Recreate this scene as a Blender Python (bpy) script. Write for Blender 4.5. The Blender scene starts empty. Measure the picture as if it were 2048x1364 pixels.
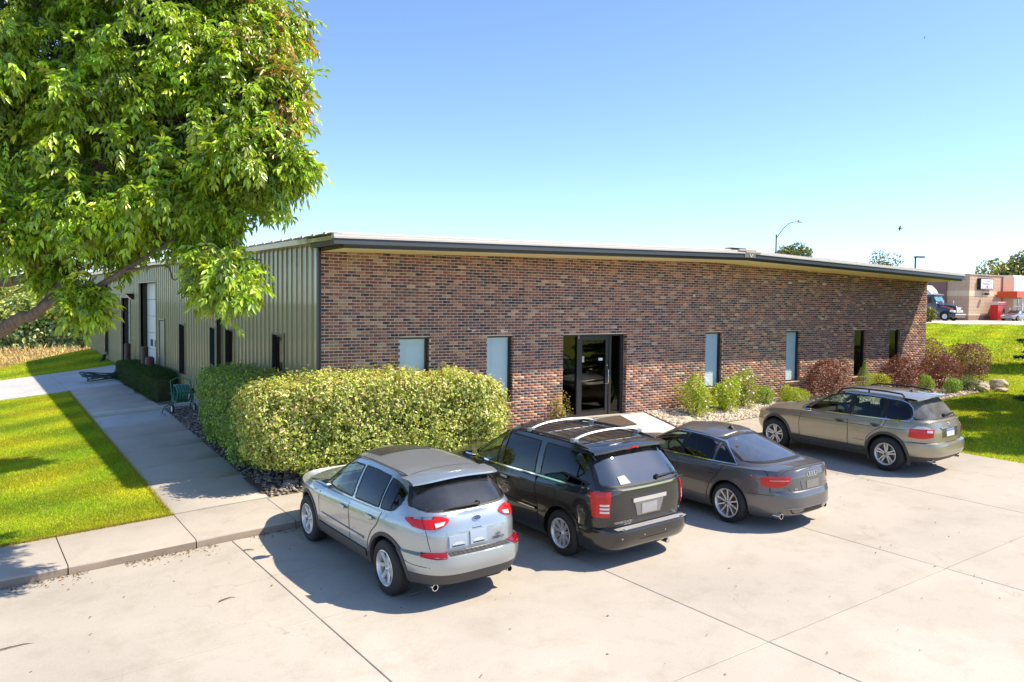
import bpy, bmesh, math, random
import numpy as np
from mathutils import Vector, Matrix
from mathutils.bvhtree import BVHTree

rng = np.random.default_rng(7)
random.seed(7)
SC = bpy.context.scene
COL = SC.collection
PI = math.pi

# ------------------------------------------------------------------ camera
CAM_POS = (-6.5273, -16.1868, 2.9115)
CAM_YAW, CAM_PITCH, CAM_ROLL, CAM_F = 0.6149, 0.0455, 0.0110, 1629.99


def make_camera():
    cy, sy = math.cos(CAM_YAW), math.sin(CAM_YAW)
    cp, sp = math.cos(CAM_PITCH), math.sin(CAM_PITCH)
    f = Vector((sy * cp, cy * cp, -sp))
    r = Vector((cy, -sy, 0))
    u = r.cross(f)
    cr, sr = math.cos(CAM_ROLL), math.sin(CAM_ROLL)
    r2, u2 = r * cr + u * sr, u * cr - r * sr
    cam = bpy.data.cameras.new('camera')
    cam.sensor_fit = 'HORIZONTAL'
    cam.sensor_width = 36.0
    cam.lens = CAM_F / 2048 * 36.0
    cam.clip_start, cam.clip_end = 0.1, 6000
    o = bpy.data.objects.new('camera', cam)
    COL.objects.link(o)
    o.matrix_world = Matrix(((r2.x, u2.x, -f.x, CAM_POS[0]), (r2.y, u2.y, -f.y, CAM_POS[1]),
                             (r2.z, u2.z, -f.z, CAM_POS[2]), (0, 0, 0, 1)))
    SC.camera = o


make_camera()

# ------------------------------------------------------------------ light
SUN_TRAVEL = Vector((-0.66, 0.44, -1.0)).normalized()
SUN_EL = math.asin(-SUN_TRAVEL.z)
SUN_AZ = math.atan2(-SUN_TRAVEL.x, -SUN_TRAVEL.y)      # clockwise from +Y
EXPOSURE = 0.90

world = bpy.data.worlds.new('World')
SC.world = world
world.use_nodes = True
wn = world.node_tree
for n in list(wn.nodes):
    wn.nodes.remove(n)
sky = wn.nodes.new('ShaderNodeTexSky')
sky.sky_type = 'NISHITA'
sky.sun_disc = False
sky.sun_elevation = SUN_EL
sky.sun_rotation = SUN_AZ
sky.altitude = 300
sky.air_density = 0.75
sky.dust_density = 0.4
sky.ozone_density = 4.5
bg = wn.nodes.new('ShaderNodeBackground')
bg.inputs['Strength'].default_value = 0.150
wo = wn.nodes.new('ShaderNodeOutputWorld')
tintn = wn.nodes.new('ShaderNodeMix')
tintn.data_type, tintn.blend_type = 'RGBA', 'MULTIPLY'
tintn.inputs[0].default_value = 1.0
tintn.inputs[7].default_value = (1.0, 1.0, 1.0, 1)
wn.links.new(sky.outputs[0], tintn.inputs[6])
wn.links.new(tintn.outputs[2], bg.inputs[0])
wn.links.new(bg.outputs[0], wo.inputs[0])

sun = bpy.data.lights.new('sun', 'SUN')
sun.energy = 4.25
sun.angle = math.radians(0.53)
sun.color = (1.0, 0.875, 0.68)
so = bpy.data.objects.new('sun', sun)
COL.objects.link(so)
so.rotation_euler = SUN_TRAVEL.to_track_quat('-Z', 'Y').to_euler()

SC.view_settings.view_transform = 'Standard'
SC.view_settings.look = 'None'
SC.view_settings.exposure = EXPOSURE
SC.view_settings.gamma = 1.0
SC.view_settings.use_curve_mapping = False
SC.render.engine = 'CYCLES'
SC.cycles.max_bounces = 8
SC.cycles.transparent_max_bounces = 16
SC.cycles.caustics_reflective = False
SC.cycles.caustics_refractive = False
SC.cycles.use_denoising = True

# ------------------------------------------------------------------ materials


class NT:
    def __init__(self, name):
        self.m = bpy.data.materials.new(name)
        self.m.use_nodes = True
        self.t = self.m.node_tree
        for n in list(self.t.nodes):
            self.t.nodes.remove(n)
        self.out = self.n('ShaderNodeOutputMaterial')

    def n(self, typ, **kw):
        nd = self.t.nodes.new(typ)
        for k, v in kw.items():
            if k == 'i':
                for a, b in v.items():
                    self.set(nd, a, b)
            else:
                setattr(nd, k, v)
        return nd

    def set(self, nd, key, v):
        s = nd.inputs[key]
        if isinstance(v, bpy.types.NodeSocket):
            self.t.links.new(v, s)
        else:
            if isinstance(v, (tuple, list)) and len(v) == 3 and s.type == 'RGBA':
                v = (*v, 1)
            s.default_value = v

    def coord(self, kind='Object', scale=(1, 1, 1), rand=False):
        c = self.n('ShaderNodeTexCoord').outputs[kind]
        if rand:
            oi = self.n('ShaderNodeObjectInfo')
            a = self.n('ShaderNodeVectorMath', operation='SCALE', i={0: (13.1, 7.7, 3.3)})
            self.set(a, 'Scale', oi.outputs['Random'])
            b = self.n('ShaderNodeVectorMath', operation='ADD', i={0: c, 1: a.outputs[0]})
            c = b.outputs[0]
        if scale != (1, 1, 1):
            c = self.n('ShaderNodeMapping', i={'Vector': c, 'Scale': scale}).outputs[0]
        return c

    def noise(self, vec, scale, detail=4, rough=0.55, dist=0.0):
        return self.n('ShaderNodeTexNoise', i={'Vector': vec, 'Scale': scale, 'Detail': detail,
                                               'Roughness': rough, 'Distortion': dist}).outputs['Fac']

    def ramp(self, fac, stops, interp='LINEAR'):
        r = self.n('ShaderNodeValToRGB')
        self.set(r, 'Fac', fac)
        e = r.color_ramp.elements
        r.color_ramp.interpolation = interp
        while len(e) < len(stops):
            e.new(0.5)
        for k, (p, c) in enumerate(stops):
            e[k].position = p
            e[k].color = (*c, 1) if isinstance(c, (tuple, list)) else (c, c, c, 1)
        return r.outputs['Color']

    def mix(self, fac, a, b, blend='MIX'):
        m = self.n('ShaderNodeMix', data_type='RGBA', blend_type=blend)
        self.set(m, 0, fac)
        self.set(m, 6, a)
        self.set(m, 7, b)
        return m.outputs[2]

    def math(self, op, a, b=0.0, clamp=False):
        m = self.n('ShaderNodeMath', operation=op, use_clamp=clamp)
        self.set(m, 0, a)
        self.set(m, 1, b)
        return m.outputs[0]

    def bump(self, h, strength=0.3, dist=0.01):
        return self.n('ShaderNodeBump', i={'Height': h, 'Strength': strength, 'Distance': dist}).outputs[0]

    def principled(self, **kw):
        p = self.n('ShaderNodeBsdfPrincipled')
        for k, v in kw.items():
            self.set(p, k.replace('_', ' '), v)
        return p

    def finish(self, sh):
        self.t.links.new(sh.outputs[0] if hasattr(sh, 'outputs') else sh, self.out.inputs['Surface'])
        return self.m


def simple(name, col, rough=0.5, metal=0.0, coat=0.0, var=0.12, nscale=6.0, bump=0.0, bscale=40.0, spec=0.5, rand=False):
    k = NT(name)
    co = k.coord(rand=rand)
    f = k.noise(co, nscale)
    c = k.mix(f, tuple(x * (1 - var) for x in col), tuple(min(1, x * (1 + var)) for x in col))
    kw = dict(Base_Color=c, Roughness=rough, Metallic=metal)
    p = k.principled(**kw)
    k.set(p, 'Specular IOR Level', spec)
    if coat:
        k.set(p, 'Coat Weight', coat)
        k.set(p, 'Coat Roughness', 0.03)
    if bump:
        k.set(p, 'Normal', k.bump(k.noise(co, bscale, 5), bump))
    return k.finish(p)


def paint(name, col, flake=0.35, rough=0.32, metal=0.85, dust=0.0):
    k = NT(name)
    co = k.coord()
    v = k.n('ShaderNodeTexVoronoi', i={'Vector': co, 'Scale': 900.0})
    c = k.mix(k.math('MULTIPLY', v.outputs['Color'], 1.0), tuple(x * (1 - flake) for x in col), tuple(min(1, x * (1 + flake)) for x in col))
    if dust:
        d = k.noise(co, 3.0, 6, 0.7)
        c = k.mix(k.math('MULTIPLY', d, dust), c, (0.32, 0.29, 0.24))
    p = k.principled(Base_Color=c, Roughness=rough, Metallic=metal)
    k.set(p, 'Coat Weight', 1.0)
    k.set(p, 'Coat Roughness', 0.02)
    return k.finish(p)


def glass(name, tint, rough=0.0, ior=1.5, boost=1.0, haze=0.0):
    k = NT(name)
    tr = k.n('ShaderNodeBsdfTransparent', i={'Color': tint})
    gl = k.n('ShaderNodeBsdfGlossy', i={'Roughness': rough, 'Color': (0.95, 0.97, 1.0)})
    ge = k.n('ShaderNodeNewGeometry')                # Schlick, the same from either side of a thin pane
    dt = k.n('ShaderNodeVectorMath', operation='DOT_PRODUCT', i={0: ge.outputs['Incoming'], 1: ge.outputs['Normal']}).outputs['Value']
    f0 = ((ior - 1) / (ior + 1)) ** 2 * boost
    g5 = k.math('POWER', k.math('SUBTRACT', 1.0, k.math('ABSOLUTE', dt)), 5.0)
    fr = k.math('ADD', k.math('MULTIPLY', g5, 1.0 - f0), f0, clamp=True)
    m = k.n('ShaderNodeMixShader', i={0: fr, 1: tr.outputs[0], 2: gl.outputs[0]})
    if haze:
        co = k.coord()
        df = k.n('ShaderNodeBsdfDiffuse', i={'Color': (0.5, 0.5, 0.5)})
        hz = k.math('MULTIPLY', k.noise(co, 5.0, 7, 0.7), haze)
        m = k.n('ShaderNodeMixShader', i={0: hz, 1: m.outputs[0], 2: df.outputs[0]})
    return k.finish(m)


def leafmat(name, trans=0.35, rough=0.5, spec=0.4):
    k = NT(name)
    at = k.n('ShaderNodeAttribute', attribute_name='tint').outputs['Color']
    p = k.principled(Base_Color=at, Roughness=rough)
    k.set(p, 'Specular IOR Level', spec)
    tcol = k.mix(1.0, at, (1.45, 1.35, 0.55), 'MULTIPLY')
    tl = k.n('ShaderNodeBsdfTranslucent', i={'Color': tcol})
    m = k.n('ShaderNodeMixShader', i={0: trans, 1: p.outputs[0], 2: tl.outputs[0]})
    return k.finish(m)


def concrete(name, base, stain=(0.6, 0.55, 0.48), rand=True, fine=0.16):
    k = NT(name)
    co = k.coord('Object', rand=False)
    big = k.noise(co, 0.35, 5, 0.6, 0.4)
    mid = k.noise(co, 2.2, 6, 0.65, 0.2)
    fin = k.noise(co, 60.0, 3, 0.6)
    c = k.mix(k.ramp(big, [(0.35, 0.0), (0.7, 1.0)]), tuple(x * 0.84 for x in base), tuple(x * 1.05 for x in base))
    # hairline cracks, here and there
    wv = k.n('ShaderNodeVectorMath', operation='ADD', i={0: co, 1: k.n('ShaderNodeTexNoise', i={'Vector': co, 'Scale': 1.6, 'Detail': 5.0}).outputs['Color']})
    ck = k.n('ShaderNodeTexVoronoi', feature='DISTANCE_TO_EDGE', i={'Vector': wv.outputs[0], 'Scale': 0.33})
    cm = k.math('MULTIPLY', k.ramp(ck.outputs['Distance'], [(0.0, 0.55), (0.0035, 0.0)]), k.ramp(k.noise(co, 0.23, 2), [(0.5, 0.0), (0.6, 1.0)]))
    c = k.mix(cm, c, tuple(x * 0.35 for x in base))
    c = k.mix(k.math('MULTIPLY', k.ramp(mid, [(0.5, 0.0), (0.75, 1.0)]), 0.35), c, tuple(b * s for b, s in zip(base, stain)))
    c = k.mix(fine, c, k.ramp(fin, [(0.3, 0.25), (0.7, 0.75)]), 'OVERLAY')
    # thin dark specks and drips
    sp = k.n('ShaderNodeTexVoronoi', i={'Vector': co, 'Scale': 2.6, 'Randomness': 1.0})
    c = k.mix(k.ramp(sp.outputs['Distance'], [(0.0, 0.5), (0.035, 0.0)]), c, tuple(x * 0.35 for x in base))
    if rand:
        oi = k.n('ShaderNodeObjectInfo').outputs['Random']
        c = k.mix(1.0, c, k.ramp(oi, [(0.0, (0.93, 0.93, 0.93)), (1.0, (1.0, 1.0, 1.0))]), 'MULTIPLY')
    p = k.principled(Base_Color=c, Roughness=0.85)
    k.set(p, 'Specular IOR Level', 0.25)
    k.set(p, 'Normal', k.bump(k.math('ADD', fin, k.math('MULTIPLY', mid, 0.5)), 0.35, 0.004))
    return k.finish(p)


# ------------------------------------------------------------------ geometry helpers


class MB:
    """collects shapes for one mesh object"""

    def __init__(s):
        s.v, s.f, s.mi, s.m = [], [], [], 0

    def add(s, vs, fs):
        b = len(s.v)
        s.v += [tuple(map(float, p)) for p in vs]
        for f in fs:
            s.f.append([b + i for i in f])
            s.mi.append(s.m)
        return s

    def box(s, x0, x1, y0, y1, z0, z1):
        return s.add([(x, y, z) for x in (x0, x1) for y in (y0, y1) for z in (z0, z1)],
                     [(0, 1, 3, 2), (4, 6, 7, 5), (0, 4, 5, 1), (2, 3, 7, 6), (0, 2, 6, 4), (1, 5, 7, 3)])

    def tube(s, pts, r, seg=8, cap=True):
        pts = [Vector(p) for p in pts]
        n = len(pts)
        rs = r if isinstance(r, (list, tuple)) else [r] * n
        vs = []
        t0 = (pts[1] - pts[0]).normalized()
        ref = Vector((0, 0, 1)) if abs(t0.z) < 0.9 else Vector((1, 0, 0))
        nrm = t0.cross(ref).normalized()
        for i, p in enumerate(pts):
            t = (pts[min(i + 1, n - 1)] - pts[max(i - 1, 0)]).normalized()
            nrm = (nrm - t * nrm.dot(t)).normalized()
            b = t.cross(nrm)
            for k in range(seg):
                a = 2 * PI * k / seg
                vs.append(p + (nrm * math.cos(a) + b * math.sin(a)) * rs[i])
        fs = []
        for i in range(n - 1):
            for k in range(seg):
                k2 = (k + 1) % seg
                fs.append((i * seg + k, i * seg + k2, (i + 1) * seg + k2, (i + 1) * seg + k))
        if cap:
            fs.append(tuple(range(seg))[::-1])
            fs.append(tuple((n - 1) * seg + k for k in range(seg)))
        return s.add(vs, fs)

    def lathe(s, prof, org=(0, 0, 0), axis='z', seg=24, close=False):
        """prof: (radius, height) pairs"""
        vs = []
        for r, h in prof:
            for k in range(seg):
                a = 2 * PI * k / seg
                c, d = r * math.cos(a), r * math.sin(a)
                p = (c, d, h) if axis == 'z' else ((h, c, d) if axis == 'x' else (d, h, c))
                vs.append((p[0] + org[0], p[1] + org[1], p[2] + org[2]))
        fs = []
        n = len(prof)
        for i in range(n if close else n - 1):
            j = (i + 1) % n
            for k in range(seg):
                k2 = (k + 1) % seg
                fs.append((i * seg + k, i * seg + k2, j * seg + k2, j * seg + k))
        return s.add(vs, fs)

    def prism(s, poly, axis, a0, a1):
        """extrude a 2D polygon along an axis (x: poly=(y,z); y: poly=(x,z); z: poly=(x,y))"""
        def P(p, a):
            return {'x': (a, p[0], p[1]), 'y': (p[0], a, p[1]), 'z': (p[0], p[1], a)}[axis]
        n = len(poly)
        vs = [P(p, a0) for p in poly] + [P(p, a1) for p in poly]
        fs = [tuple(range(n))[::-1], tuple(range(n, 2 * n))]
        fs += [(i, (i + 1) % n, n + (i + 1) % n, n + i) for i in range(n)]
        return s.add(vs, fs)

    def grid(s, G):
        """G: rows of points"""
        nr, nc = len(G), len(G[0])
        return s.add([p for row in G for p in row],
                     [(i * nc + j, i * nc + j + 1, (i + 1) * nc + j + 1, (i + 1) * nc + j)
                      for i in range(nr - 1) for j in range(nc - 1)])

    def mesh(s, name, mats, smooth=None, bevel=0.0):
        me = bpy.data.meshes.new(name)
        me.from_pydata(s.v, [], s.f)
        for m in (mats if isinstance(mats, (list, tuple)) else [mats]):
            me.materials.append(m)
        if any(s.mi):
            me.polygons.foreach_set('material_index', s.mi)
        fixn(me)
        if bevel:
            bm = bmesh.new()
            bm.from_mesh(me)
            bmesh.ops.bevel(bm, geom=[e for e in bm.edges if len(e.link_faces) == 2 and e.calc_face_angle(0) > 0.6],
                            offset=bevel, segments=2, profile=0.6, affect='EDGES')
            bm.to_mesh(me)
            bm.free()
        if smooth is not None:
            smooth_by(me, smooth)
        return me

    def build(s, name, mats, parent=None, smooth=None, bevel=0.0):
        return link(name, s.mesh(name, mats, smooth, bevel), parent)


def fixn(me):
    bm = bmesh.new()
    bm.from_mesh(me)
    bmesh.ops.recalc_face_normals(bm, faces=bm.faces)
    bm.to_mesh(me)
    bm.free()


def smooth_by(me, deg):
    me.polygons.foreach_set('use_smooth', [True] * len(me.polygons))
    if deg < 179:
        me.set_sharp_from_angle(angle=math.radians(deg))


def link(name, me, parent=None):
    o = bpy.data.objects.new(name, me)
    COL.objects.link(o)
    if parent is not None:
        o.parent = parent
    return o


def tag(o, label=None, cat=None, group=None, kind=None):
    if label:
        o['label'] = label
    if cat:
        o['category'] = cat
    if group:
        o['group'] = group
    if kind:
        o['kind'] = kind
    return o


def empty(name, loc=(0, 0, 0), rz=0.0, label=None, cat=None, group=None, kind=None):
    o = bpy.data.objects.new(name, None)
    o.empty_display_size = 0.2
    COL.objects.link(o)
    o.location = loc
    o.rotation_euler = (0, 0, rz)
    return tag(o, label, cat, group, kind)


def raw_mesh(name, V, F, mat, parent=None, tint=None, smooth=False, kind=None):
    """fast mesh from numpy: V (n,3), F (m,k); tint (n,3) point colours"""
    V = np.asarray(V, np.float32)
    F = np.asarray(F, np.int32)
    me = bpy.data.meshes.new(name)
    me.vertices.add(len(V))
    me.vertices.foreach_set('co', V.ravel())
    m, kk = F.shape
    me.loops.add(m * kk)
    me.polygons.add(m)
    me.loops.foreach_set('vertex_index', F.ravel())
    me.polygons.foreach_set('loop_start', np.arange(0, m * kk, kk, dtype=np.int32))
    me.polygons.foreach_set('loop_total', np.full(m, kk, np.int32))
    if smooth:
        me.polygons.foreach_set('use_smooth', np.ones(m, bool))
    if tint is not None:
        a = me.attributes.new('tint', 'FLOAT_COLOR', 'POINT')
        t = np.ones((len(V), 4), np.float32)
        t[:, :3] = tint
        a.data.foreach_set('color', t.ravel())
    me.materials.append(mat)
    me.update(calc_edges=True)
    o = link(name, me, parent)
    if kind:
        o['kind'] = kind
    return o


def unit(a):
    return a / np.maximum(np.linalg.norm(a, axis=-1, keepdims=True), 1e-9)


def leaf_geo(P, D, N, L, W, fold=0.25, droop=0.0):
    """leaves: base P, axis D, upper side N, length L, width W -> 4 verts, 2 tris each"""
    D = unit(D)
    S = unit(np.cross(D, N))
    N = np.cross(S, D)
    L = np.asarray(L)[:, None]
    W = np.asarray(W)[:, None]
    mid = P + D * L * 0.45
    tip = P + D * L - N * L * droop
    a = mid + S * W * 0.5 + N * W * fold
    b = mid - S * W * 0.5 + N * W * fold
    n = len(P)
    V = np.stack([P, a, tip, b], 1).reshape(-1, 3)
    i = np.arange(n)[:, None] * 4
    F = np.concatenate([i + [[0, 1, 2]], i + [[0, 2, 3]]], 0)
    return V, F


def rand_dirs(n, up=0.0):
    d = rng.normal(size=(n, 3))
    d[:, 2] += up
    return unit(d)


def hsv_var(n, base, dv=0.3, dh=0.15):
    """n tints around a base colour with brightness and warm/cool variation"""
    b = np.array(base)[None]
    v = np.exp(rng.normal(0, dv, (n, 1)))
    w = rng.normal(0, dh, (n, 1))
    return np.clip(b * v * np.concatenate([1 + w, 1 + 0.2 * w, 1 - 0.6 * w], 1), 0.002, 0.9)


# ------------------------------------------------------------------ the lie of the land
def zp(x, y):                                   # parking lot
    return -0.80 + 0.0349 * x + 0.0186 * y - 0.02 * np.maximum(0, -2 - np.asarray(x, float))


def zw(x, y):                                   # raised walk along the parking lot
    return zp(x, -2.95) + 0.13 + 0.045 * (np.asarray(y, float) + 2.95)


def sstep(a, b, t):
    t = np.clip((np.asarray(t, float) - a) / (b - a), 0, 1)
    return t * t * (3 - 2 * t)


def zl(x, y):                                   # lawn and paths left of the building
    x = np.asarray(x, float)
    y = np.asarray(y, float)
    tau = np.clip((y + 1.45) / 18.5, 0, 1.3)
    z = (1 - tau) * zw(x, -1.45) + tau * (-0.13 + 0.10 * np.maximum(x, -9))
    z = z + 0.30 * sstep(24, 30, y)
    yc = 31 + 0.85 * x
    return np.maximum(z - 0.25 * np.maximum(0, y - yc), -4.2)


def zb(x, y):                                   # planting bed in front of the wall
    y = np.asarray(y, float)
    t = np.clip((y + 1.45) / 1.40, 0, 1)
    top = np.interp(x, [-2, 5, 8, 15, 24, 28], [-0.45, -0.25, -0.03, 0.02, 0.10, 0.15])
    return zw(x, -1.45) * (1 - t) + top * t


def zr(x, y):                                   # lawn right of the lot and the bank behind it
    x = np.asarray(x, float)
    y = np.asarray(y, float)
    d = (x - CAM_POS[0]) * 0.89 + (y - CAM_POS[1]) * 0.456
    z = np.interp(d, [0, 22, 30, 37, 44, 52, 62, 72, 76, 80, 400],
                  [-0.50, -0.44, -0.18, 0.02, 0.52, 1.06, 1.42, 1.64, 1.63, 1.50, 1.50])
    edge = sstep(13.0, 14.5, x)
    return np.where(x < 14.5, zp(np.minimum(x, 13.1), y) * (1 - edge) + z * edge, z)
# ================================================================== ground and paving
M_conc = concrete('lot concrete', (0.49, 0.445, 0.39))
M_walk = concrete('walk concrete', (0.49, 0.44, 0.385))
M_walk2 = concrete('fresh walk concrete', (0.56, 0.56, 0.555))
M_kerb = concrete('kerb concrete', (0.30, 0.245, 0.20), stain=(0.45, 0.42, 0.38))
M_joint = simple('joint filler', (0.10, 0.075, 0.055), 0.9, var=0.4, nscale=9)
M_soil = simple('soil', (0.10, 0.075, 0.055), 0.95, var=0.3, nscale=12, bump=0.4)


def grass_mat(name, a, b, c):
    k = NT(name)
    co = k.coord()
    n1 = k.noise(co, 0.45, 5, 0.6, 0.5)
    n2 = k.noise(co, 5.0, 6, 0.7)
    n3 = k.noise(co, 55.0, 3, 0.7)
    col = k.mix(k.ramp(n1, [(0.38, 0.0), (0.62, 1.0)]), a, b)
    col = k.mix(k.math('MULTIPLY', k.ramp(n2, [(0.45, 0.0), (0.72, 1.0)]), 0.6), col, c)
    col = k.mix(k.ramp(n3, [(0.25, 0.65), (0.6, 0.0)]), col, tuple(x * 0.5 for x in a))
    p = k.principled(Base_Color=col, Roughness=0.9)
    k.set(p, 'Specular IOR Level', 0.15)
    k.set(p, 'Normal', k.bump(k.math('ADD', n2, n3), 0.9, 0.03))
    return k.finish(p)


M_lawn = grass_mat('lawn', (0.27, 0.38, 0.016), (0.42, 0.46, 0.024), (0.54, 0.50, 0.08))
M_blade = leafmat('grass blades', 0.3, 0.6, 0.2)


def sheet(name, xs, ys, zf, mat, parent=None, dz=0.0, keep=None):
    X, Y = np.meshgrid(xs, ys)
    Z = zf(X, Y) + dz
    V = np.stack([X, Y, Z], -1).reshape(-1, 3)
    nx, ny = len(xs), len(ys)
    i = np.arange(ny - 1)[:, None] * nx + np.arange(nx - 1)[None]
    F = np.stack([i, i + 1, i + nx + 1, i + nx], -1).reshape(-1, 4)
    if keep is not None:
        c = V[F].mean(1)
        F = F[keep(c[:, 0], c[:, 1])]
    return raw_mesh(name, V, F, mat, parent, smooth=True)


# far ground out to the horizon
far = sheet('ground', np.array([-3000, -900, -300, -100, -40, 0, 40, 100, 300, 900, 3000.]),
            np.array([-3000, -900, -300, -100, -40, 0, 40, 100, 300, 900, 3000.]),
            lambda x, y: np.full_like(x, -4.6), grass_mat('far ground', (0.06, 0.08, 0.02), (0.10, 0.11, 0.03), (0.14, 0.12, 0.05)))
tag(far, kind='structure')


def slab(xs, ys, zf, mat, parent, name='concrete_slab', gap=0.012, thick=0.12, n=3):
    """a cast slab between xs and ys (scalars) with rounded shoulders"""
    x0, x1 = xs[0] + gap / 2, xs[1] - gap / 2
    y0, y1 = ys[0] + gap / 2, ys[1] - gap / 2
    b = 0.006
    gx = [x0, x0 + b] + list(np.linspace(x0 + b, x1 - b, n + 2)[1:-1]) + [x1 - b, x1]
    gy = [y0, y0 + b] + list(np.linspace(y0 + b, y1 - b, n + 2)[1:-1]) + [y1 - b, y1]
    G = []
    for iy, y in enumerate(gy):
        row = []
        for ix, x in enumerate(gx):
            e = (ix in (0, len(gx) - 1)) or (iy in (0, len(gy) - 1))
            row.append((x, y, float(zf(x, y)) - (b if e else 0)))
        G.append(row)
    m = MB()
    m.grid(G)
    # skirts
    rim = [(x, gy[0]) for x in gx] + [(gx[-1], y) for y in gy[1:]] + [(x, gy[-1]) for x in gx[::-1][1:]] + [(gx[0], y) for y in gy[::-1][1:]]
    top = [(x, y, float(zf(x, y)) - b) for x, y in rim]
    bot = [(x, y, float(zf(x, y)) - thick) for x, y in rim]
    m.grid([top, bot])
    return m.build(name, mat, parent, smooth=40)


lot = empty('parking_lot', kind='structure')
LX = [-22.3, -18.4, -14.5, -10.5, -6.6, -2.69, 1.25, 5.24, 9.05, 13.1]
LY = [-40, -34, -28, -24.9, -21.3, -17.7, -14.04, -10.37, -6.68, -2.96]
for i in range(len(LX) - 1):
    for j in range(len(LY) - 1):
        slab((LX[i], LX[i + 1]), (LY[j], LY[j + 1]), zp, M_conc, lot)
sheet('joint_filler', np.linspace(-22.3, 13.1, 12), np.linspace(-40, -2.9, 12), zp, M_joint, lot, dz=-0.014)

# raised walk with a kerb face along the lot
side = empty('sidewalk', kind='structure')
SXs = [-14.2, -12.1, -10.25, -8.4, -6.75, -5.03, -3.24, -1.62, 0.1, 1.8, 3.5, 5.2, 6.9, 8.6, 10.3, 12.0, 13.1]
for i in range(len(SXs) - 1):
    x0, x1 = SXs[i] + 0.008, SXs[i + 1] - 0.008
    gx = np.linspace(x0, x1, 6)
    G = []
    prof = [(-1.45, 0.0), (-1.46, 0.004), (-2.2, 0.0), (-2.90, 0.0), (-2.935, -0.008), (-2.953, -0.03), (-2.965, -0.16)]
    for yy, dz in prof:
        G.append([(x, yy + (rng.normal(0, 0.004) if dz < -0.02 else 0), float(zw(x, yy)) + dz + (rng.normal(0, .003) if dz < -.02 else 0)) for x in gx])
    m = MB()
    m.m = 0
    m.grid(G)
    nf = len(gx) - 1
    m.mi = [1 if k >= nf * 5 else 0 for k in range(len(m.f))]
    # ends
    for x in (x0, x1):
        pts = [(x, yy, float(zw(x, yy)) + dz) for yy, dz in prof]
        m.add(pts + [(x, -2.96, float(zw(x, -2.96)) - .2), (x, -1.45, float(zw(x, -1.45)) - .2)], [tuple(range(len(pts) + 2))])
        m.mi[-1] = 0
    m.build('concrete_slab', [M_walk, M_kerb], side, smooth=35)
sheet('joint_filler', np.linspace(-14.2, 13.1, 9), np.array([-2.94, -1.44]), zw, M_joint, side, dz=-0.02)

# walk along the left wall, its slabs skewed a little
walk = empty('walkway', kind='structure')


def wl(y):
    return -3.26 + 0.56 * (y + 1.45) / 18.3


def wr(y):
    return -1.58 + 0.68 * (y + 1.45) / 12.0 if y < 10.5 else -0.90


WY = [-1.44, 0.55, 2.45, 4.30, 6.15, 8.05, 9.95, 11.9, 13.6, 15.2, 16.85]
for j in range(len(WY) - 1):
    y0, y1 = WY[j] + 0.006, WY[j + 1] - 0.006
    G = []
    for y in (y0, y0 + .006, (y0 + y1) / 2, y1 - .006, y1):
        e = y in (y0, y1)
        a, b = wl(y), wr(y)
        G.append([(x, y, float(zl(x, y)) + 0.02 - (0.005 if e or q in (0, 4) else 0)) for q, x in enumerate((a, a + .006, (a + b) / 2, b - .006, b))])
    m = MB()
    m.grid(G)
    rim = G[0] + [r[-1] for r in G[1:]] + G[-1][::-1][1:] + [r[0] for r in G[::-1][1:]]
    m.grid([rim, [(x, y, z - .1) for x, y, z in rim]])
    m.build('concrete_slab', M_walk2 if j == 5 else M_walk, walk, smooth=40)
drive = empty('driveway', kind='structure')
for j, (ya, yb) in enumerate([(16.86, 18.8), (18.8, 20.8), (20.8, 23.2)]):
    for xa, xb in [(-12.3, -8.6), (-8.6, -5.4), (-5.4, -2.7), (-2.7, -0.02)]:
        slab((xa, xb), (ya, yb), lambda x, y: zl(x, y) + 0.02, M_walk2, drive)

# walk from the lot to the door
ent = empty('entrance_walk', kind='structure')
for j, (ya, yb) in enumerate([(-1.44, -0.02)]):
    for xa, xb in [(6.2, 7.95), (7.95, 9.35)]:
        slab((xa, xb), (ya, yb), lambda x, y: zb(x, y) * 1.0 - 0.01, M_walk2, ent)


# ---------------------------------------------------------------- lawns
def left_region(x, y):
    w = np.where((y > 16.8) & (y < 23.25), -99, 99)        # the drive crosses
    a = np.interp(y, [-1.45, 16.85], [-3.27, -2.71])
    inl = np.where(y < 16.85, x < a, (y > 23.2) & (x < 0.0))
    return inl & (y > -1.45) & (w > 0)


lawnL = sheet('lawn', np.concatenate([np.linspace(-60, -12, 13)[:-1], np.linspace(-12, 4, 81)]),
              np.concatenate([np.linspace(-1.44, 16.9, 80), np.linspace(17.1, 44, 90)]), lambda x, y: zl(x, y) - 0.01 + 0 * x, M_lawn)
tag(lawnL, kind='structure')


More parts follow.
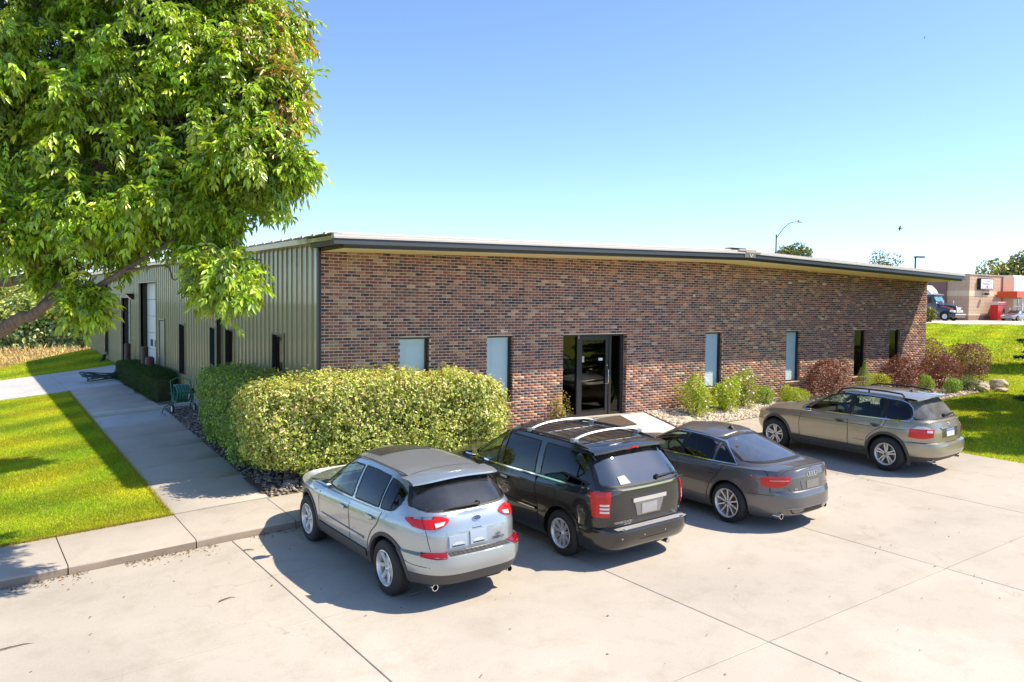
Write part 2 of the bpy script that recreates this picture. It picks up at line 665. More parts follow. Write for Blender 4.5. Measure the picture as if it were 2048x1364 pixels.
def blades(name, n, xr, yr, zf, keep, h, w, base, parent=None, dens=None, seedcol=None):
    x = rng.uniform(*xr, n)
    y = rng.uniform(*yr, n)
    ok = keep(x, y)
    if dens is not None:
        ok &= rng.random(n) < dens(x, y)
    x, y = x[ok], y[ok]
    n = len(x)
    P = np.stack([x, y, zf(x, y) - 0.012], 1)
    D = rng.normal(0, 0.55, (n, 3))
    D[:, 2] = 1.0
    D = unit(D)
    S = unit(np.cross(D, rng.normal(size=(n, 3))))
    hh = (h * rng.uniform(0.6, 1.3, n))[:, None]
    ww = (w * rng.uniform(0.7, 1.3, n))[:, None]
    V = np.stack([P - S * ww, P + S * ww, P + D * hh], 1).reshape(-1, 3)
    F = np.arange(n * 3).reshape(-1, 3)
    col = hsv_var(n, base, 0.22, 0.12)
    # yellower and greener drifts, and mower bands
    dr = 0.5 + 0.5 * np.sin(x * 1.7 + 1.3 * np.sin(y * 0.9)) * np.sin(y * 1.3 + 0.8 * np.sin(x * 1.1))
    band = 0.5 + 0.5 * np.tanh(3 * np.sin(2 * PI * (x * 0.35 - y * 0.94) / 2.2))
    col *= (0.80 + 0.28 * dr[:, None]) * (0.84 + 0.30 * band[:, None])
    col[:, 0] *= 0.78 + 0.46 * dr
    dead = rng.random(n) < 0.07
    col[dead] = hsv_var(dead.sum(), (0.52, 0.42, 0.16), 0.2, 0.05)
    return raw_mesh(name, V, F, M_blade, parent, np.repeat(col, 3, 0), kind='stuff')


G1 = (0.42, 0.52, 0.026)
blades('grass', 420000, (-8.2, -2.7), (-1.45, 17), lambda x, y: zl(x, y), left_region, 0.042, 0.0065, G1,
       dens=lambda x, y: np.clip((x + 8.5 - 0.12 * np.maximum(0, y)) / 2, 0.1, 1))
blades('grass', 60000, (-7, 0.0), (23.2, 33), lambda x, y: zl(x, y), left_region, 0.07, 0.010, G1)
# ragged edge of the turf over the walks
for (xa, ya, xb, yb, nn) in [(-7, -1.46, -3.26, -1.46, 5000), (-3.27, -1.45, -2.71, 16.8, 9000)]:
    t = rng.random(nn)
    ex, ey = xa + (xb - xa) * t, ya + (yb - ya) * t
    P = np.stack([ex + rng.normal(0, .018, nn), ey + rng.normal(0, .018, nn), 0 * ex], 1)
    P[:, 2] = np.where(P[:, 1] < -1.44, zw(P[:, 0], -1.45), zl(P[:, 0], P[:, 1])) - 0.005
    D = unit(np.stack([rng.normal(0, .7, nn), rng.normal(0, .7, nn), np.ones(nn)], 1))
    S = unit(np.cross(D, rng.normal(size=(nn, 3))))
    V = np.stack([P - S * .006, P + S * .006, P + D * .06], 1).reshape(-1, 3)
    raw_mesh('grass', V, np.arange(nn * 3).reshape(-1, 3), M_blade, None, np.repeat(hsv_var(nn, (0.38, 0.34, 0.05), .25, .15), 3, 0), kind='stuff')


def bed_edge(x):                         # front edge of the right hand bed on the lawn
    return np.interp(x, [13.0, 15, 18, 21, 24, 26.2, 27.2, 27.6], [-1.45, -1.7, -2.0, -2.2, -2.1, -1.7, -0.8, 0.6])


def right_region(x, y):
    bed = (x < 27.6) & (y > bed_edge(x))
    under = (x < 24.2) & (y > -1.0)
    return (x > 13.1) & ~bed & ~under


hill_x = np.concatenate([np.linspace(13.1, 30, 70), np.linspace(30.5, 90, 90), np.linspace(92, 180, 20)])
hill_y = np.concatenate([np.linspace(-70, -12, 25), np.linspace(-11.7, 6, 70), np.linspace(6.5, 60, 70), np.linspace(62, 160, 16)])


def zr_b(x, y):
    bumps = 0.05 * np.sin(x * 0.55 + np.sin(y * 0.4) * 1.6) * np.sin(y * 0.7 + x * 0.2) + 0.035 * np.sin(x * 1.3 - y * 1.1)
    return zr(x, y) + bumps * sstep(26, 40, x)


lawnR = sheet('lawn', hill_x, hill_y, zr_b, M_lawn, dz=-0.012, keep=lambda x, y: right_region(x, y) & (((x + 6.5) * .89 + (y + 16.2) * .456 < 77.5)))
tag(lawnR, kind='structure')
blades('grass', 230000, (13.05, 34), (-11.5, 3), zr_b, right_region, 0.06, 0.010, G1,
       dens=lambda x, y: np.clip(1.25 - (x - 13) / 30, 0.3, 1))
blades('grass', 170000, (30, 72), (-12, 34), zr_b, lambda x, y: right_region(x, y) & (((x + 6.5) * .89 + (y + 16.2) * .456 < 76)) & (y < 0.62 * (x - 15)), 0.11, 0.03, (0.45, 0.56, 0.022))

# forecourt on top of the bank
M_fore = concrete('forecourt concrete', (0.60, 0.54, 0.46), rand=False)
fore = sheet('forecourt', np.linspace(30, 260, 30), np.linspace(-60, 220, 30), lambda x, y: np.full_like(x, 1.505), M_fore,
             keep=lambda x, y: ((x + 6.5) * .89 + (y + 16.2) * .456 > 74))
tag(fore, kind='structure')


# ---------------------------------------------------------------- stone mulch
def stones(name, n, px, py, zf, keep, r, cols, mat):
    x = rng.uniform(*px, n)
    y = rng.uniform(*py, n)
    ok = keep(x, y)
    x, y = x[ok], y[ok]
    n = len(x)
    base = np.array([(1, 0, 0), (-1, 0, 0), (0, 1, 0), (0, -1, 0), (0, 0, 1), (0, 0, -.6),
                     (.62, .62, .45), (-.62, .62, .45), (.62, -.62, .45), (-.62, -.62, .45)], float)
    tri = np.array([(4, 6, 7), (4, 7, 9), (4, 9, 8), (4, 8, 6), (6, 2, 7), (7, 1, 9), (9, 3, 8), (8, 0, 6),
                    (0, 2, 6), (2, 1, 7), (1, 3, 9), (3, 0, 8)])
    sc = np.exp(rng.normal(0, .3, (n, 1))) * r * rng.uniform(.65, 1.3, (n, 3))
    sc[:, 2] *= 0.7
    V = base[None] * (1 + rng.normal(0, .14, (n, 10, 1))) * sc[:, None, :]
    a = rng.uniform(0, 2 * PI, n)
    ca, sa = np.cos(a)[:, None], np.sin(a)[:, None]
    V = np.stack([V[..., 0] * ca - V[..., 1] * sa, V[..., 0] * sa + V[..., 1] * ca, V[..., 2]], -1)
    V += np.stack([x, y, zf(x, y) + sc[:, 2] * .35], 1)[:, None]
    F = (np.arange(n)[:, None, None] * 10 + tri[None]).reshape(-1, 3)
    pick = np.array(cols)[rng.integers(0, len(cols), n)] * np.exp(rng.normal(0, .2, (n, 1)))
    return raw_mesh(name, V.reshape(-1, 3), F, mat, None, np.repeat(np.clip(pick, 0, .9), 10, 0), kind='stuff')


k = NT('river stone')
M_stone = k.finish(k.principled(Base_Color=k.n('ShaderNodeAttribute', attribute_name='tint').outputs['Color'], Roughness=0.8))

def bedz(x, y):
    x = np.asarray(x, float)
    y = np.asarray(y, float)
    e = bed_edge(x)
    t = np.clip((y - e) / (0.02 - e - .0), 0, 1)
    top = np.interp(x, [13, 15, 24, 26, 28], [0.0, 0.02, 0.06, 0.02, 0.0])
    z2 = (1 - t) * (zr_b(x, e) + .015) + t * np.maximum(top, zr_b(x, e) + .02)
    w = sstep(12.6, 14.2, x)
    return zb(x, y) * (1 - w) + z2 * w


bed = sheet('planting_bed', np.linspace(9.35, 28, 90), np.linspace(-2.4, 0.9, 60), lambda x, y: bedz(x, y) - 0.012,
            simple('bed soil', (0.33, 0.26, 0.19), 0.95, var=0.3, nscale=20, bump=0.5),
            keep=lambda x, y: np.where(x < 13.1, y > -1.45, y > bed_edge(x) - .03) & ((y < 0.0) | (x > 24.2)))
tag(bed, kind='structure')


stones('gravel', 15000, (9.38, 16.5), (-1.43, -0.02), bedz, lambda x, y: (x < 13.1) | (y > bed_edge(x)), 0.026,
       [(.55, .47, .37), (.62, .55, .46), (.42, .34, .26), (.50, .38, .27), (.34, .30, .27), (.66, .60, .52)], M_stone)
stones('gravel', 12000, (16.5, 27.6), (-2.3, 0.6), bedz, lambda x, y: (y > bed_edge(x)) & ((y < -.02) | (x > 24.2)), 0.032,
       [(.55, .45, .36), (.62, .53, .44), (.46, .36, .29), (.52, .40, .31)], M_stone)

bedL = sheet('planting_bed', np.linspace(-1.62, 6.2, 40), np.linspace(-1.45, 0.0, 12), lambda x, y: np.where(x > 1, zb(x, y), np.minimum(zb(x, y), zl(x, y) + .1)) - 0.02, M_soil)
tag(bedL, kind='structure')
bedS = sheet('planting_bed', np.linspace(-1.62, 0.0, 12), np.linspace(0.0, 16.8, 50), lambda x, y: zl(x, y) - 0.0, M_soil,
             keep=lambda x, y: x > np.interp(y, [-1.45, 10.5, 17], [-1.58, -.90, -.90]))
tag(bedS, kind='structure')


def bedLz(x, y):
    return np.where(y > 0, zl(x, y), np.where(x > 1, zb(x, y), np.minimum(zb(x, y), zl(x, y) + .1)))


stones('rock_mulch', 9000, (-1.6, 0.9), (-1.44, 11.2), bedLz, lambda x, y: (x > np.interp(y, [-1.45, 10.5, 17], [-1.58, -.90, -.90])) & ((y < 0) | (x < -.02)), 0.03,
       [(.24, .19, .17), (.30, .25, .23), (.17, .14, .13), (.34, .29, .26), (.14, .12, .12)], M_stone)
stones('rock_mulch', 2500, (0.9, 6.2), (-1.44, -0.3), bedLz, lambda x, y: x > 0, 0.03,
       [(.30, .24, .20), (.36, .30, .26), (.22, .18, .16)], M_stone)

# ---------------------------------------------------------------- corn field beyond the left lawn
M_corn = leafmat('dry corn', 0.25, 0.7, 0.15)
fld = sheet('field', np.linspace(-60, 90, 20), np.linspace(36, 130, 20), lambda x, y: np.full_like(x, -4.35),
            simple('field soil', (0.30, 0.22, 0.12), 0.95, var=0.3, nscale=0.5))
tag(fld, kind='structure')
nc = 42000
cx = rng.uniform(-16, 32, nc)
cx = np.round(cx / 0.9) * 0.9 + rng.normal(0, .10, nc)
cyy = rng.uniform(38, 96, nc)
P = np.stack([cx, cyy, np.full(nc, -4.35) + rng.uniform(.4, 1.3, nc)], 1)
D = unit(np.stack([rng.normal(0, .45, nc), rng.normal(0, .45, nc), rng.uniform(.1, 1.0, nc)], 1))
V, F = leaf_geo(P, D, rand_dirs(nc), rng.uniform(.4, .9, nc), rng.uniform(.05, .13, nc), .1, .15)
raw_mesh('corn', V, F, M_corn, None, np.repeat(hsv_var(nc, (0.62, 0.47, 0.22), .25, .12), 4, 0), kind='stuff')
# ================================================================== the office building
W_B, L_B = 24.12, 31.0
APX = 12.06


def zs(x):                                # soffit line along the front
    return 3.945 + 0.0200 * min(x, W_B - x) - 0.0018 * x


k = NT('brick')
at = k.n('ShaderNodeAttribute', attribute_name='tint').outputs['Color']
co = k.coord(rand=True)
n1 = k.noise(co, 14.0, 5, 0.75)
n2 = k.noise(co, 70.0, 3, 0.7)
c = k.mix(k.ramp(n1, [(0.52, 0.0), (0.70, 0.7)]), at, (0.54, 0.37, 0.27))
c = k.mix(k.ramp(n1, [(0.30, 0.75), (0.46, 0.0)]), c, (0.055, 0.042, 0.042))
c = k.mix(0.35, c, k.ramp(n2, [(0.3, 0.3), (0.7, 0.7)]), 'OVERLAY')
p = k.principled(Base_Color=c, Roughness=0.85, Normal=k.bump(k.math('ADD', n1, n2), 0.5, 0.006))
k.set(p, 'Specular IOR Level', 0.3)
M_brick = k.finish(p)
M_mortar = simple('mortar', (0.76, 0.62, 0.53), 0.95, var=0.15, nscale=1.5, bump=0.3, bscale=150)
M_bronze = simple('bronze frame', (0.050, 0.050, 0.052), 0.35, metal=0.4, var=0.1)
M_dark = simple('dark trim', (0.030, 0.024, 0.020), 0.45, var=0.2)
M_fascia = simple('fascia', (0.060, 0.066, 0.068), 0.38, metal=0.2, var=0.15, nscale=0.8)
M_cap = simple('roof edge cap', (0.60, 0.57, 0.54), 0.45, var=0.08, nscale=2)
M_soffit = simple('soffit', (0.92, 0.80, 0.46), 0.7, var=0.05, nscale=1.5)
M_tan = simple('tan siding', (0.35, 0.32, 0.195), 0.30, coat=.6, var=0.06, nscale=0.6, spec=0.6)
M_found = simple('foundation', (0.40, 0.38, 0.35), 0.9, var=0.2, nscale=3, bump=0.3)
M_roof = simple('roof sheet', (0.55, 0.55, 0.54), 0.35, metal=0.3, var=0.1, nscale=0.5)
M_white = simple('white door', (0.74, 0.75, 0.77), 0.45, var=0.04)
M_black = simple('black', (0.012, 0.012, 0.013), 0.6)
M_room = simple('room dark', (0.02, 0.02, 0.02), 0.9)
M_blind = simple('blind slats', (0.88, 0.93, 0.95), 0.5, var=0.04)
M_pane = glass('window glass', (0.90, 0.97, 0.98), boost=1.15)
M_pane_dark = glass('door glass', (0.30, 0.28, 0.25), boost=1.1)
M_pane_blue = glass('coated window glass', (0.90, 0.97, 0.98), boost=1.4)
M_pane_dull = glass('dull window glass', (0.6, 0.65, 0.62), boost=0.45)
M_steel = simple('brushed steel', (0.62, 0.62, 0.62), 0.25, metal=1.0)
M_greyd = simple('grey door', (0.30, 0.28, 0.22), 0.5)
M_lens = simple('lamp lens', (0.70, 0.72, 0.72), 0.15)

bld = empty('office_building', (0, 0, 0), 0,
            'long low building with a dark brick front, tan ribbed metal side and wide sloping eave', 'building')

WIN = [(1.86, 2.61, 0.51, 2.14), (4.18, 4.93, 0.51, 2.14), (11.83, 12.57, 0.51, 2.14),
       (15.63, 16.36, 0.51, 2.14), (19.41, 20.13, 0.51, 2.14), (21.62, 22.34, 0.51, 2.14)]
DOOR = (6.50, 8.70, -0.03, 2.14)
OPN = WIN + [DOOR]
ZB = -0.55

# mortar backing, column by column round the openings
m = MB()
xs = sorted({0.0, W_B, APX, *[o[0] for o in OPN], *[o[1] for o in OPN]})
for a, b in zip(xs[:-1], xs[1:]):
    o = next((o for o in OPN if o[0] <= a + 1e-6 and b <= o[1] + 1e-6), None)
    spans = [(ZB, None)] if o is None else [(ZB, o[2]), (o[3], None)]
    for z0, z1 in spans:
        ta, tb = (zs(a) + .06, zs(b) + .06) if z1 is None else (z1, z1)
        m.add([(a, 0.0022, z0), (b, 0.0022, z0), (b, 0.0022, tb), (a, 0.0022, ta)], [(0, 1, 2, 3)])
for o in OPN:                              # reveals
    x0, x1, z0, z1 = o
    for x in (x0, x1):
        m.add([(x, .0022, z0), (x, .2, z0), (x, .2, z1), (x, .0022, z1)], [(0, 1, 2, 3)])
    m.add([(x0, .004, z1), (x1, .004, z1), (x1, .2, z1), (x0, .2, z1)], [(0, 1, 2, 3)])
    m.add([(x0, .004, z0), (x1, .004, z0), (x1, .2, z0), (x0, .2, z0)], [(0, 1, 2, 3)])
bw = m.build('brick_wall', M_mortar, bld)

# bricks
CH, BL, JT = 0.0677, 0.2032, 0.0135
pal = [((0.29, 0.118, 0.075), .31), ((0.235, 0.105, 0.080), .21), ((0.120, 0.078, 0.072), .18), ((0.058, 0.048, 0.054), .10),
       ((0.45, 0.225, 0.125), .13), ((0.52, 0.34, 0.20), .065)]
pc = np.array([p_[0] for p_ in pal])
pw = np.array([p_[1] for p_ in pal])
pw /= pw.sum()
bricks = []
for ci in range(int((4.3 - ZB) / CH)):
    z0 = ZB + ci * CH + JT / 2
    z1 = z0 + CH - JT
    off = (BL / 2 if ci % 2 else 0.0)
    n = int(W_B / BL) + 2
    for j in range(-1, n):
        segs = [(j * BL + off + JT / 2, (j + 1) * BL + off - JT / 2)]
        segs = [(max(a, 0.012), min(b, W_B - 0.004)) for a, b in segs]
        for o in OPN:
            if z1 > o[2] + .01 and z0 < o[3] - .01:
                ns = []
                for a, b in segs:
                    if b <= o[0] or a >= o[1]:
                        ns.append((a, b))
                    else:
                        if a < o[0]:
                            ns.append((a, o[0]))
                        if b > o[1]:
                            ns.append((o[1], b))
                segs = ns
        for a, b in segs:
            if b - a > 0.025 and z0 < zs((a + b) / 2) + .03:
                bricks.append((a, b, z0, z1))
bricks = np.array(bricks)
full = (np.abs(bricks[:, 1] - bricks[:, 0] - (BL - JT)) < 1e-4) & (bricks[:, 2] > 0.95)
cen = np.stack([(bricks[:, 0] + bricks[:, 1]) / 2, 0 * bricks[:, 0], (bricks[:, 2] + bricks[:, 3]) / 2], 1)
dist = np.linalg.norm(cen - np.array(CAM_POS), axis=1) + np.where(full, 0, 1e3)
near = np.argsort(dist)[:300]
is_near = np.zeros(len(bricks), bool)
is_near[near] = True
rest = bricks[~is_near]
nb = len(rest)
px = np.array([0, 1, 1, 0, 0, 1, 1, 0])
pz = np.array([0, 0, 1, 1, 0, 0, 1, 1])
prd = rng.normal(0.0015, 0.0012, nb)
V = np.zeros((nb, 8, 3))
V[:, :, 0] = rest[:, 0:1] + (rest[:, 1] - rest[:, 0])[:, None] * px
V[:, :, 2] = rest[:, 2:3] + (rest[:, 3] - rest[:, 2])[:, None] * pz
V[:, :4, 1] = -prd[:, None] + rng.normal(0, .0007, (nb, 4))
V[:, 4:, 1] = 0.010
q = np.array([(0, 1, 2, 3), (1, 5, 6, 2), (5, 4, 7, 6), (4, 0, 3, 7), (3, 2, 6, 7), (0, 4, 5, 1)])
F = (np.arange(nb)[:, None, None] * 8 + q[None]).reshape(-1, 4)
tc = pc[rng.choice(len(pc), nb, p=pw)] * np.exp(rng.normal(0, .16, (nb, 1)))
raw_mesh('brick', V.reshape(-1, 3), F, M_brick, bw, np.repeat(tc, 8, 0), kind='stuff').name = 'brickwork'
# the nearest bricks one by one, sharing a few meshes
bms = []
for t in range(24):
    col = pc[rng.choice(len(pc), p=pw)] * math.exp(rng.normal(0, .16))
    v = np.zeros((8, 3))
    v[:, 0] = (px - .5) * (BL - JT)
    v[:, 2] = (pz - .5) * (CH - JT)
    v[:4, 1] = -0.0015 + rng.normal(0, .0006, 4)
    v[4:, 1] = 0.010
    o = raw_mesh('brick', v, q, M_brick, bw, np.repeat(col[None], 8, 0))
    bms.append(o)
for t, i in enumerate(near):
    if t < 24:
        o = bms[t]
    else:
        o = bms[rng.integers(0, 24)].copy()
        COL.objects.link(o)
    o.location = cen[i]

# reveal bricks at the openings
m = MB()
for o in OPN:
    for x in (o[0], o[1]):
        s = 1 if x == o[0] else -1
        z = ZB
        while z < o[3]:
            if z > o[2] - .02:
                m.box(min(x, x + s * .003), max(x, x + s * .003), 0.006, 0.11, z + JT / 2, min(z + CH - JT / 2, o[3]))
            z += CH
me = m.mesh('brick', M_brick)
a = me.attributes.new('tint', 'FLOAT_COLOR', 'POINT')
nv = len(me.vertices) // 8
cc = np.repeat(pc[rng.choice(len(pc), nv, p=pw)], 8, 0)
a.data.foreach_set('color', np.concatenate([cc, np.ones((nv * 8, 1))], 1).astype(np.float32).ravel())
tag(link('reveal_brickwork', me, bw), kind='stuff')


def window(x0, x1, z0, z1, blind, parent=bld, wrap=None):
    """a fixed light set back in the brick; wrap turns the local frame (front = -y) into place"""
    d = 0.085
    m = MB()
    t = 0.045
    m.box(x0, x0 + t, d, d + .05, z0, z1)
    m.box(x1 - t, x1, d, d + .05, z0, z1)
    m.box(x0 + t, x1 - t, d, d + .05, z1 - t, z1)
    m.box(x0 + t, x1 - t, d, d + .05, z0, z0 + t)
    f = m.build('window', M_bronze, parent)
    g = MB().add([(x0 + t, d + .02, z0 + t), (x1 - t, d + .02, z0 + t), (x1 - t, d + .02, z1 - t), (x0 + t, d + .02, z1 - t)],
                 [(0, 1, 2, 3)]).build('pane', M_pane_blue if blind else M_pane_dull, f)
    parts = [f, g]
    if blind:
        m = MB()
        z = z1 - .05
        while z > z0 + .03:
            m.add([(x0 + .05, d + .076, z), (x1 - .05, d + .076, z), (x1 - .05, d + .060, z - .026), (x0 + .05, d + .060, z - .026)], [(0, 1, 2, 3)])
            z -= 0.0235
        for q_ in (.28, .72):
            xx = x0 + (x1 - x0) * q_
            m.box(xx - .002, xx + .002, d + .056, d + .060, z0 + .03, z1 - .03)
        m.box(x0 + .05, x1 - .05, d + .055, d + .08, z1 - .075, z1 - .047)
        parts.append(m.build('blind', M_blind, f))
    r = MB()
    r.add([(x0, .6, z0), (x1, .6, z0), (x1, .6, z1), (x0, .6, z1), (x0, d + .05, z0), (x1, d + .05, z0), (x1, d + .05, z1), (x0, d + .05, z1)],
          [(0, 1, 2, 3), (0, 4, 5, 1), (1, 5, 6, 2), (2, 6, 7, 3), (3, 7, 4, 0)])
    parts.append(r.build('interior', M_room, f))
    return f


for i, (x0, x1, z0, z1) in enumerate(WIN):
    w = window(x0, x1, z0, z1, i < 4)
    # rowlock sill
    sm = MB()
    nbk = 10
    for q_ in range(nbk):
        a = x0 - .06 + (x1 - x0 + .12) * q_ / nbk
        b = a + (x1 - x0 + .12) / nbk - .009
        sm.prism([(-.035, z0 - .085), (-.035, z0 - .018), (.083, z0 - .001), (.083, z0 - .085)], 'x', a, b)
    me = sm.mesh('sill', M_brick)
    a = me.attributes.new('tint', 'FLOAT_COLOR', 'POINT')
    cc = np.tile(np.array([(0.20, 0.10, 0.062, 1)]), (len(me.vertices), 1)).astype(np.float32)
    a.data.foreach_set('color', cc.ravel())
    link('sill', me, w)

# ---------------------------------------------------------------- entrance
x0, x1, z0, z1 = DOOR
yd = 0.12
ent_o = MB()
for a, b in [(x0, x0 + .05), (7.07, 7.15), (8.18, 8.26), (x1 - .10, x1)]:
    ent_o.box(a, b, yd, yd + .11, z0, z1)
ent_o.box(x0 + .05, 7.07, yd, yd + .11, z1 - .05, z1)
ent_o.box(7.15, 8.18, yd, yd + .11, z1 - .05, z1)
ent_o.box(8.26, x1 - .10, yd, yd + .11, z1 - .05, z1)
ent_o.box(x0 + .05, 7.07, yd, yd + .11, z0, z0 + .07)
ent_o.box(8.26, x1 - .10, yd, yd + .11, z0, z0 + .07)
entry = ent_o.build('entrance_frame', M_bronze, bld, bevel=.004)
for a, b in [(x0 + .05, 7.07), (8.26, x1 - .10)]:
    MB().add([(a, yd + .05, z0 + .07), (b, yd + .05, z0 + .07), (b, yd + .05, z1 - .05), (a, yd + .05, z1 - .05)], [(0, 1, 2, 3)]).build('pane', M_pane_dark, entry)
dm = MB()
a, b = 7.155, 8.175
dm.box(a, a + .10, yd + .02, yd + .065, z0 + .01, z1 - .055)
dm.box(b - .10, b, yd + .02, yd + .065, z0 + .01, z1 - .055)
dm.box(a + .10, b - .10, yd + .02, yd + .065, z1 - .165, z1 - .055)
dm.box(a + .10, b - .10, yd + .02, yd + .065, z0 + .01, z0 + .12)
door = dm.build('door', M_bronze, bld, bevel=.003)
MB().add([(a + .1, yd + .045, z0 + .12), (b - .1, yd + .045, z0 + .12), (b - .1, yd + .045, z1 - .165), (a + .1, yd + .045, z1 - .165)], [(0, 1, 2, 3)]).build('pane', M_pane_dark, door)
hm = MB()
hm.tube([(8.115, yd + .02, .80), (8.115, yd - .05, .83), (8.115, yd - .06, 1.0), (8.115, yd - .05, 1.17), (8.115, yd + .02, 1.20)], .014, 8)
hm.build('handle', M_steel, door, smooth=60)
MB().lathe([(0.0, .0), (.024, .0), (.024, .02), (0, .02)], (8.115, yd, 1.30), 'y', 14).build('lock', M_steel, door, smooth=40)
sm = MB().box(7.84, 7.98, yd + .038, yd + .040, 1.43, 1.50)
sm.build('sticker', simple('sticker', (.75, .76, .75), .5), door)
MB().box(7.26, 7.34, yd + .038, yd + .040, 1.40, 1.56).build('sticker', simple('sticker yellow', (.55, .50, .30), .5), door)
MB().box(7.10, 7.13, yd - .006, yd, 2.02, 2.11).build('sticker', simple('sticker red', (.65, .30, .28), .5), entry)
room = MB()
room.add([(x0, 3.0, -.03), (x1, 3.0, -.03), (x1, 3.0, z1), (x0, 3.0, z1), (x0, yd + .11, -.03), (x1, yd + .11, -.03), (x1, yd + .11, z1), (x0, yd + .11, z1)],
         [(0, 1, 2, 3), (0, 4, 5, 1), (1, 5, 6, 2), (2, 6, 7, 3), (3, 7, 4, 0)])
room.build('interior', M_room, entry)
MB().box(x0, x1, -.05, yd + .1, -.05, -.028).build('threshold', M_conc, entry)

# ---------------------------------------------------------------- front fascia, soffit, roof
FY = -1.25


def sweep(prof, mat, name, parent=bld, xs=(-.24, APX, W_B + .16), smooth=None):
    """a profile (y,z above the soffit line) carried along the sloping gable edge"""
    m = MB()
    G = []
    for x in xs:
        zz_ = 3.955 + 0.0212 * (APX - abs(x - APX)) - 0.0018 * x
        G.append([(x, y, zz_ + z) for y, z in prof])
    n = len(prof)
    m.grid([g + [g[0]] for g in G])
    m.add(G[0], [tuple(range(n))])
    m.add(G[-1], [tuple(range(n))])
    return m.build(name, mat, parent, smooth=smooth)


sweep([(FY - .055, .198), (FY - .055, .240), (FY - .035, .246), (FY - .035, .292), (FY + .10, .296), (FY + .10, .198)], M_cap, 'roof_edge_cap')
sweep([(FY - .03, .078), (FY - .045, .085), (FY - .030, .198), (FY + .08, .198), (FY + .08, .078)], M_fascia, 'fascia')
sweep([(FY + .02, .012), (FY + .005, .040), (FY + .02, .044), (FY + .012, .078), (FY + .09, .078), (FY + .09, .012)], M_fascia, 'lower_trim', xs=(.0, APX, W_B + .05))
sm = MB()
G = []
for x in (-.0, APX, W_B):
    zz_ = 3.955 + 0.0212 * (APX - abs(x - APX)) - 0.0018 * x
    G.append([(x, FY + .05, zz_ + .012), (x, 0.02, zz_ - .002)])
sm.grid(G)
sm.build('soffit', M_soffit, bld)
# gutter box at the left end of the eave
m = MB()
m.box(-.235, -.0, FY + .02, .10, 4.12, 4.21)
m.build('eave_return', M_tan, bld, bevel=.006)
m = MB()
m.box(-.20, -.0, FY + .10, .02, 4.02, 4.115)
m.build('return_trim', M_dark, bld)
# roof planes with ribs across the eave
rm = MB()
zf = lambda x: 4.243 + 0.0205 * (APX - abs(x - APX)) - 0.0018 * x
for xa, xb in [(-.27, APX), (APX, W_B + .2)]:
    rm.add([(xa, FY - .03, zf(xa)), (xb, FY - .03, zf(xb)), (xb, L_B + .2, zf(xb)), (xa, L_B + .2, zf(xa))], [(0, 1, 2, 3)])
roof = rm.build('roof', M_roof, bld)
rib = MB()
xa, xb = -.30, APX
for (yy0, yy1, h0, h1) in [(0, 0, 0, 0)]:
    prof = [(-.07, .0), (-.035, .045), (.035, .045), (.07, .0)]
    G = [[(x, y, zf(x) + h) for y, h in prof] for x in (xa, xb)]
    rib.grid(G)
    rib.add(G[0], [(0, 1, 2, 3)])
rme = rib.mesh('roof_rib', M_cap)
y = -0.95
while y < L_B:
    o = link('roof_rib', rme, roof)
    o.location.y = y
    y += 0.61
# the patched ridge end
rp = MB()
zr_ = 3.955 + .0212 * APX - .0018 * APX
rp.box(APX - .42, APX + .30, FY - .075, FY + .3, zr_ + .268, zr_ + .312)
rp.box(APX - .13, APX + .52, FY - .072, FY + .3, zr_ + .228, zr_ + .267)
M_patch = simple('ridge patch', (0.62, 0.52, 0.42), .6, var=.2, nscale=8)
rpo = rp.build('ridge_patch', M_patch, bld, bevel=.004)
rq = MB()
rq.box(APX - .16, APX + .30, FY - .052, FY - .040, zr_ + .09, zr_ + .2)
rq.build('patch_plate', simple('patch grey', (.20, .19, .18), .5), bld)
rq = MB()
rq.add([(APX + .02, FY - .06, zr_ + .20), (APX + .06, FY - .06, zr_ + .20), (APX + .10, FY - .07, zr_ + .10), (APX + .07, FY - .07, zr_ + .10)], [(0, 1, 2, 3)])
rq.add([(APX + .20, FY - .06, zr_ + .20), (APX + .16, FY - .06, zr_ + .195), (APX + .075, FY - .07, zr_ + .10), (APX + .10, FY - .07, zr_ + .10)], [(0, 1, 2, 3)])
rq.build('torn_flashing', M_cap, bld)
rq = MB()
rq.box(APX - .72, APX - .10, FY - .04, FY + .2, zr_ + .314, zr_ + .340)
rq.build('ridge_flap', M_fascia, bld)

# ---------------------------------------------------------------- left metal wall
EZ = 4.12
PZ = 0.08
LWIN = [(2.13, 2.88, 0.51, 2.13), (5.96, 6.72, 0.51, 2.13), (7.55, 8.29, 0.51, 2.13), (11.23, 11.97, 0.51, 2.13)]
MAND = (14.10, 14.92, -0.20, 2.20)
BIG = (15.42, 18.38, -0.25, 3.56)
SML = (20.25, 22.23, -0.25, 2.99)
LOP = LWIN + [MAND, BIG, SML]
mw = MB().box(0.02, 0.05, 0.1, L_B, EZ - .05, EZ).build('metal_wall', M_tan, bld)
tag(mw)


def panel_prof(y, wid):
    pr = [(0.0, 0.0), (0.012, -.030), (0.048, -.030), (0.062, 0.0), (0.14, 0.0), (.146, -.006), (.158, -.006), (.164, 0.0),
          (.225, 0.0), (.231, -.006), (.243, -.006), (.249, 0.0), (.305, 0.0)]
    pr = [(a, d) for a, d in pr if a < wid - 1e-4]
    pr.append((wid, 0.0))
    return [(d, y + a) for a, d in pr]


def panel_mesh(y, wid, spans):
    m = MB()
    for za, zb_ in spans:
        pr = panel_prof(y, wid)
        m.grid([[(x, yy, za) for x, yy in pr], [(x, yy, zb_) for x, yy in pr]])
    return m.mesh('wall_panel', M_tan)


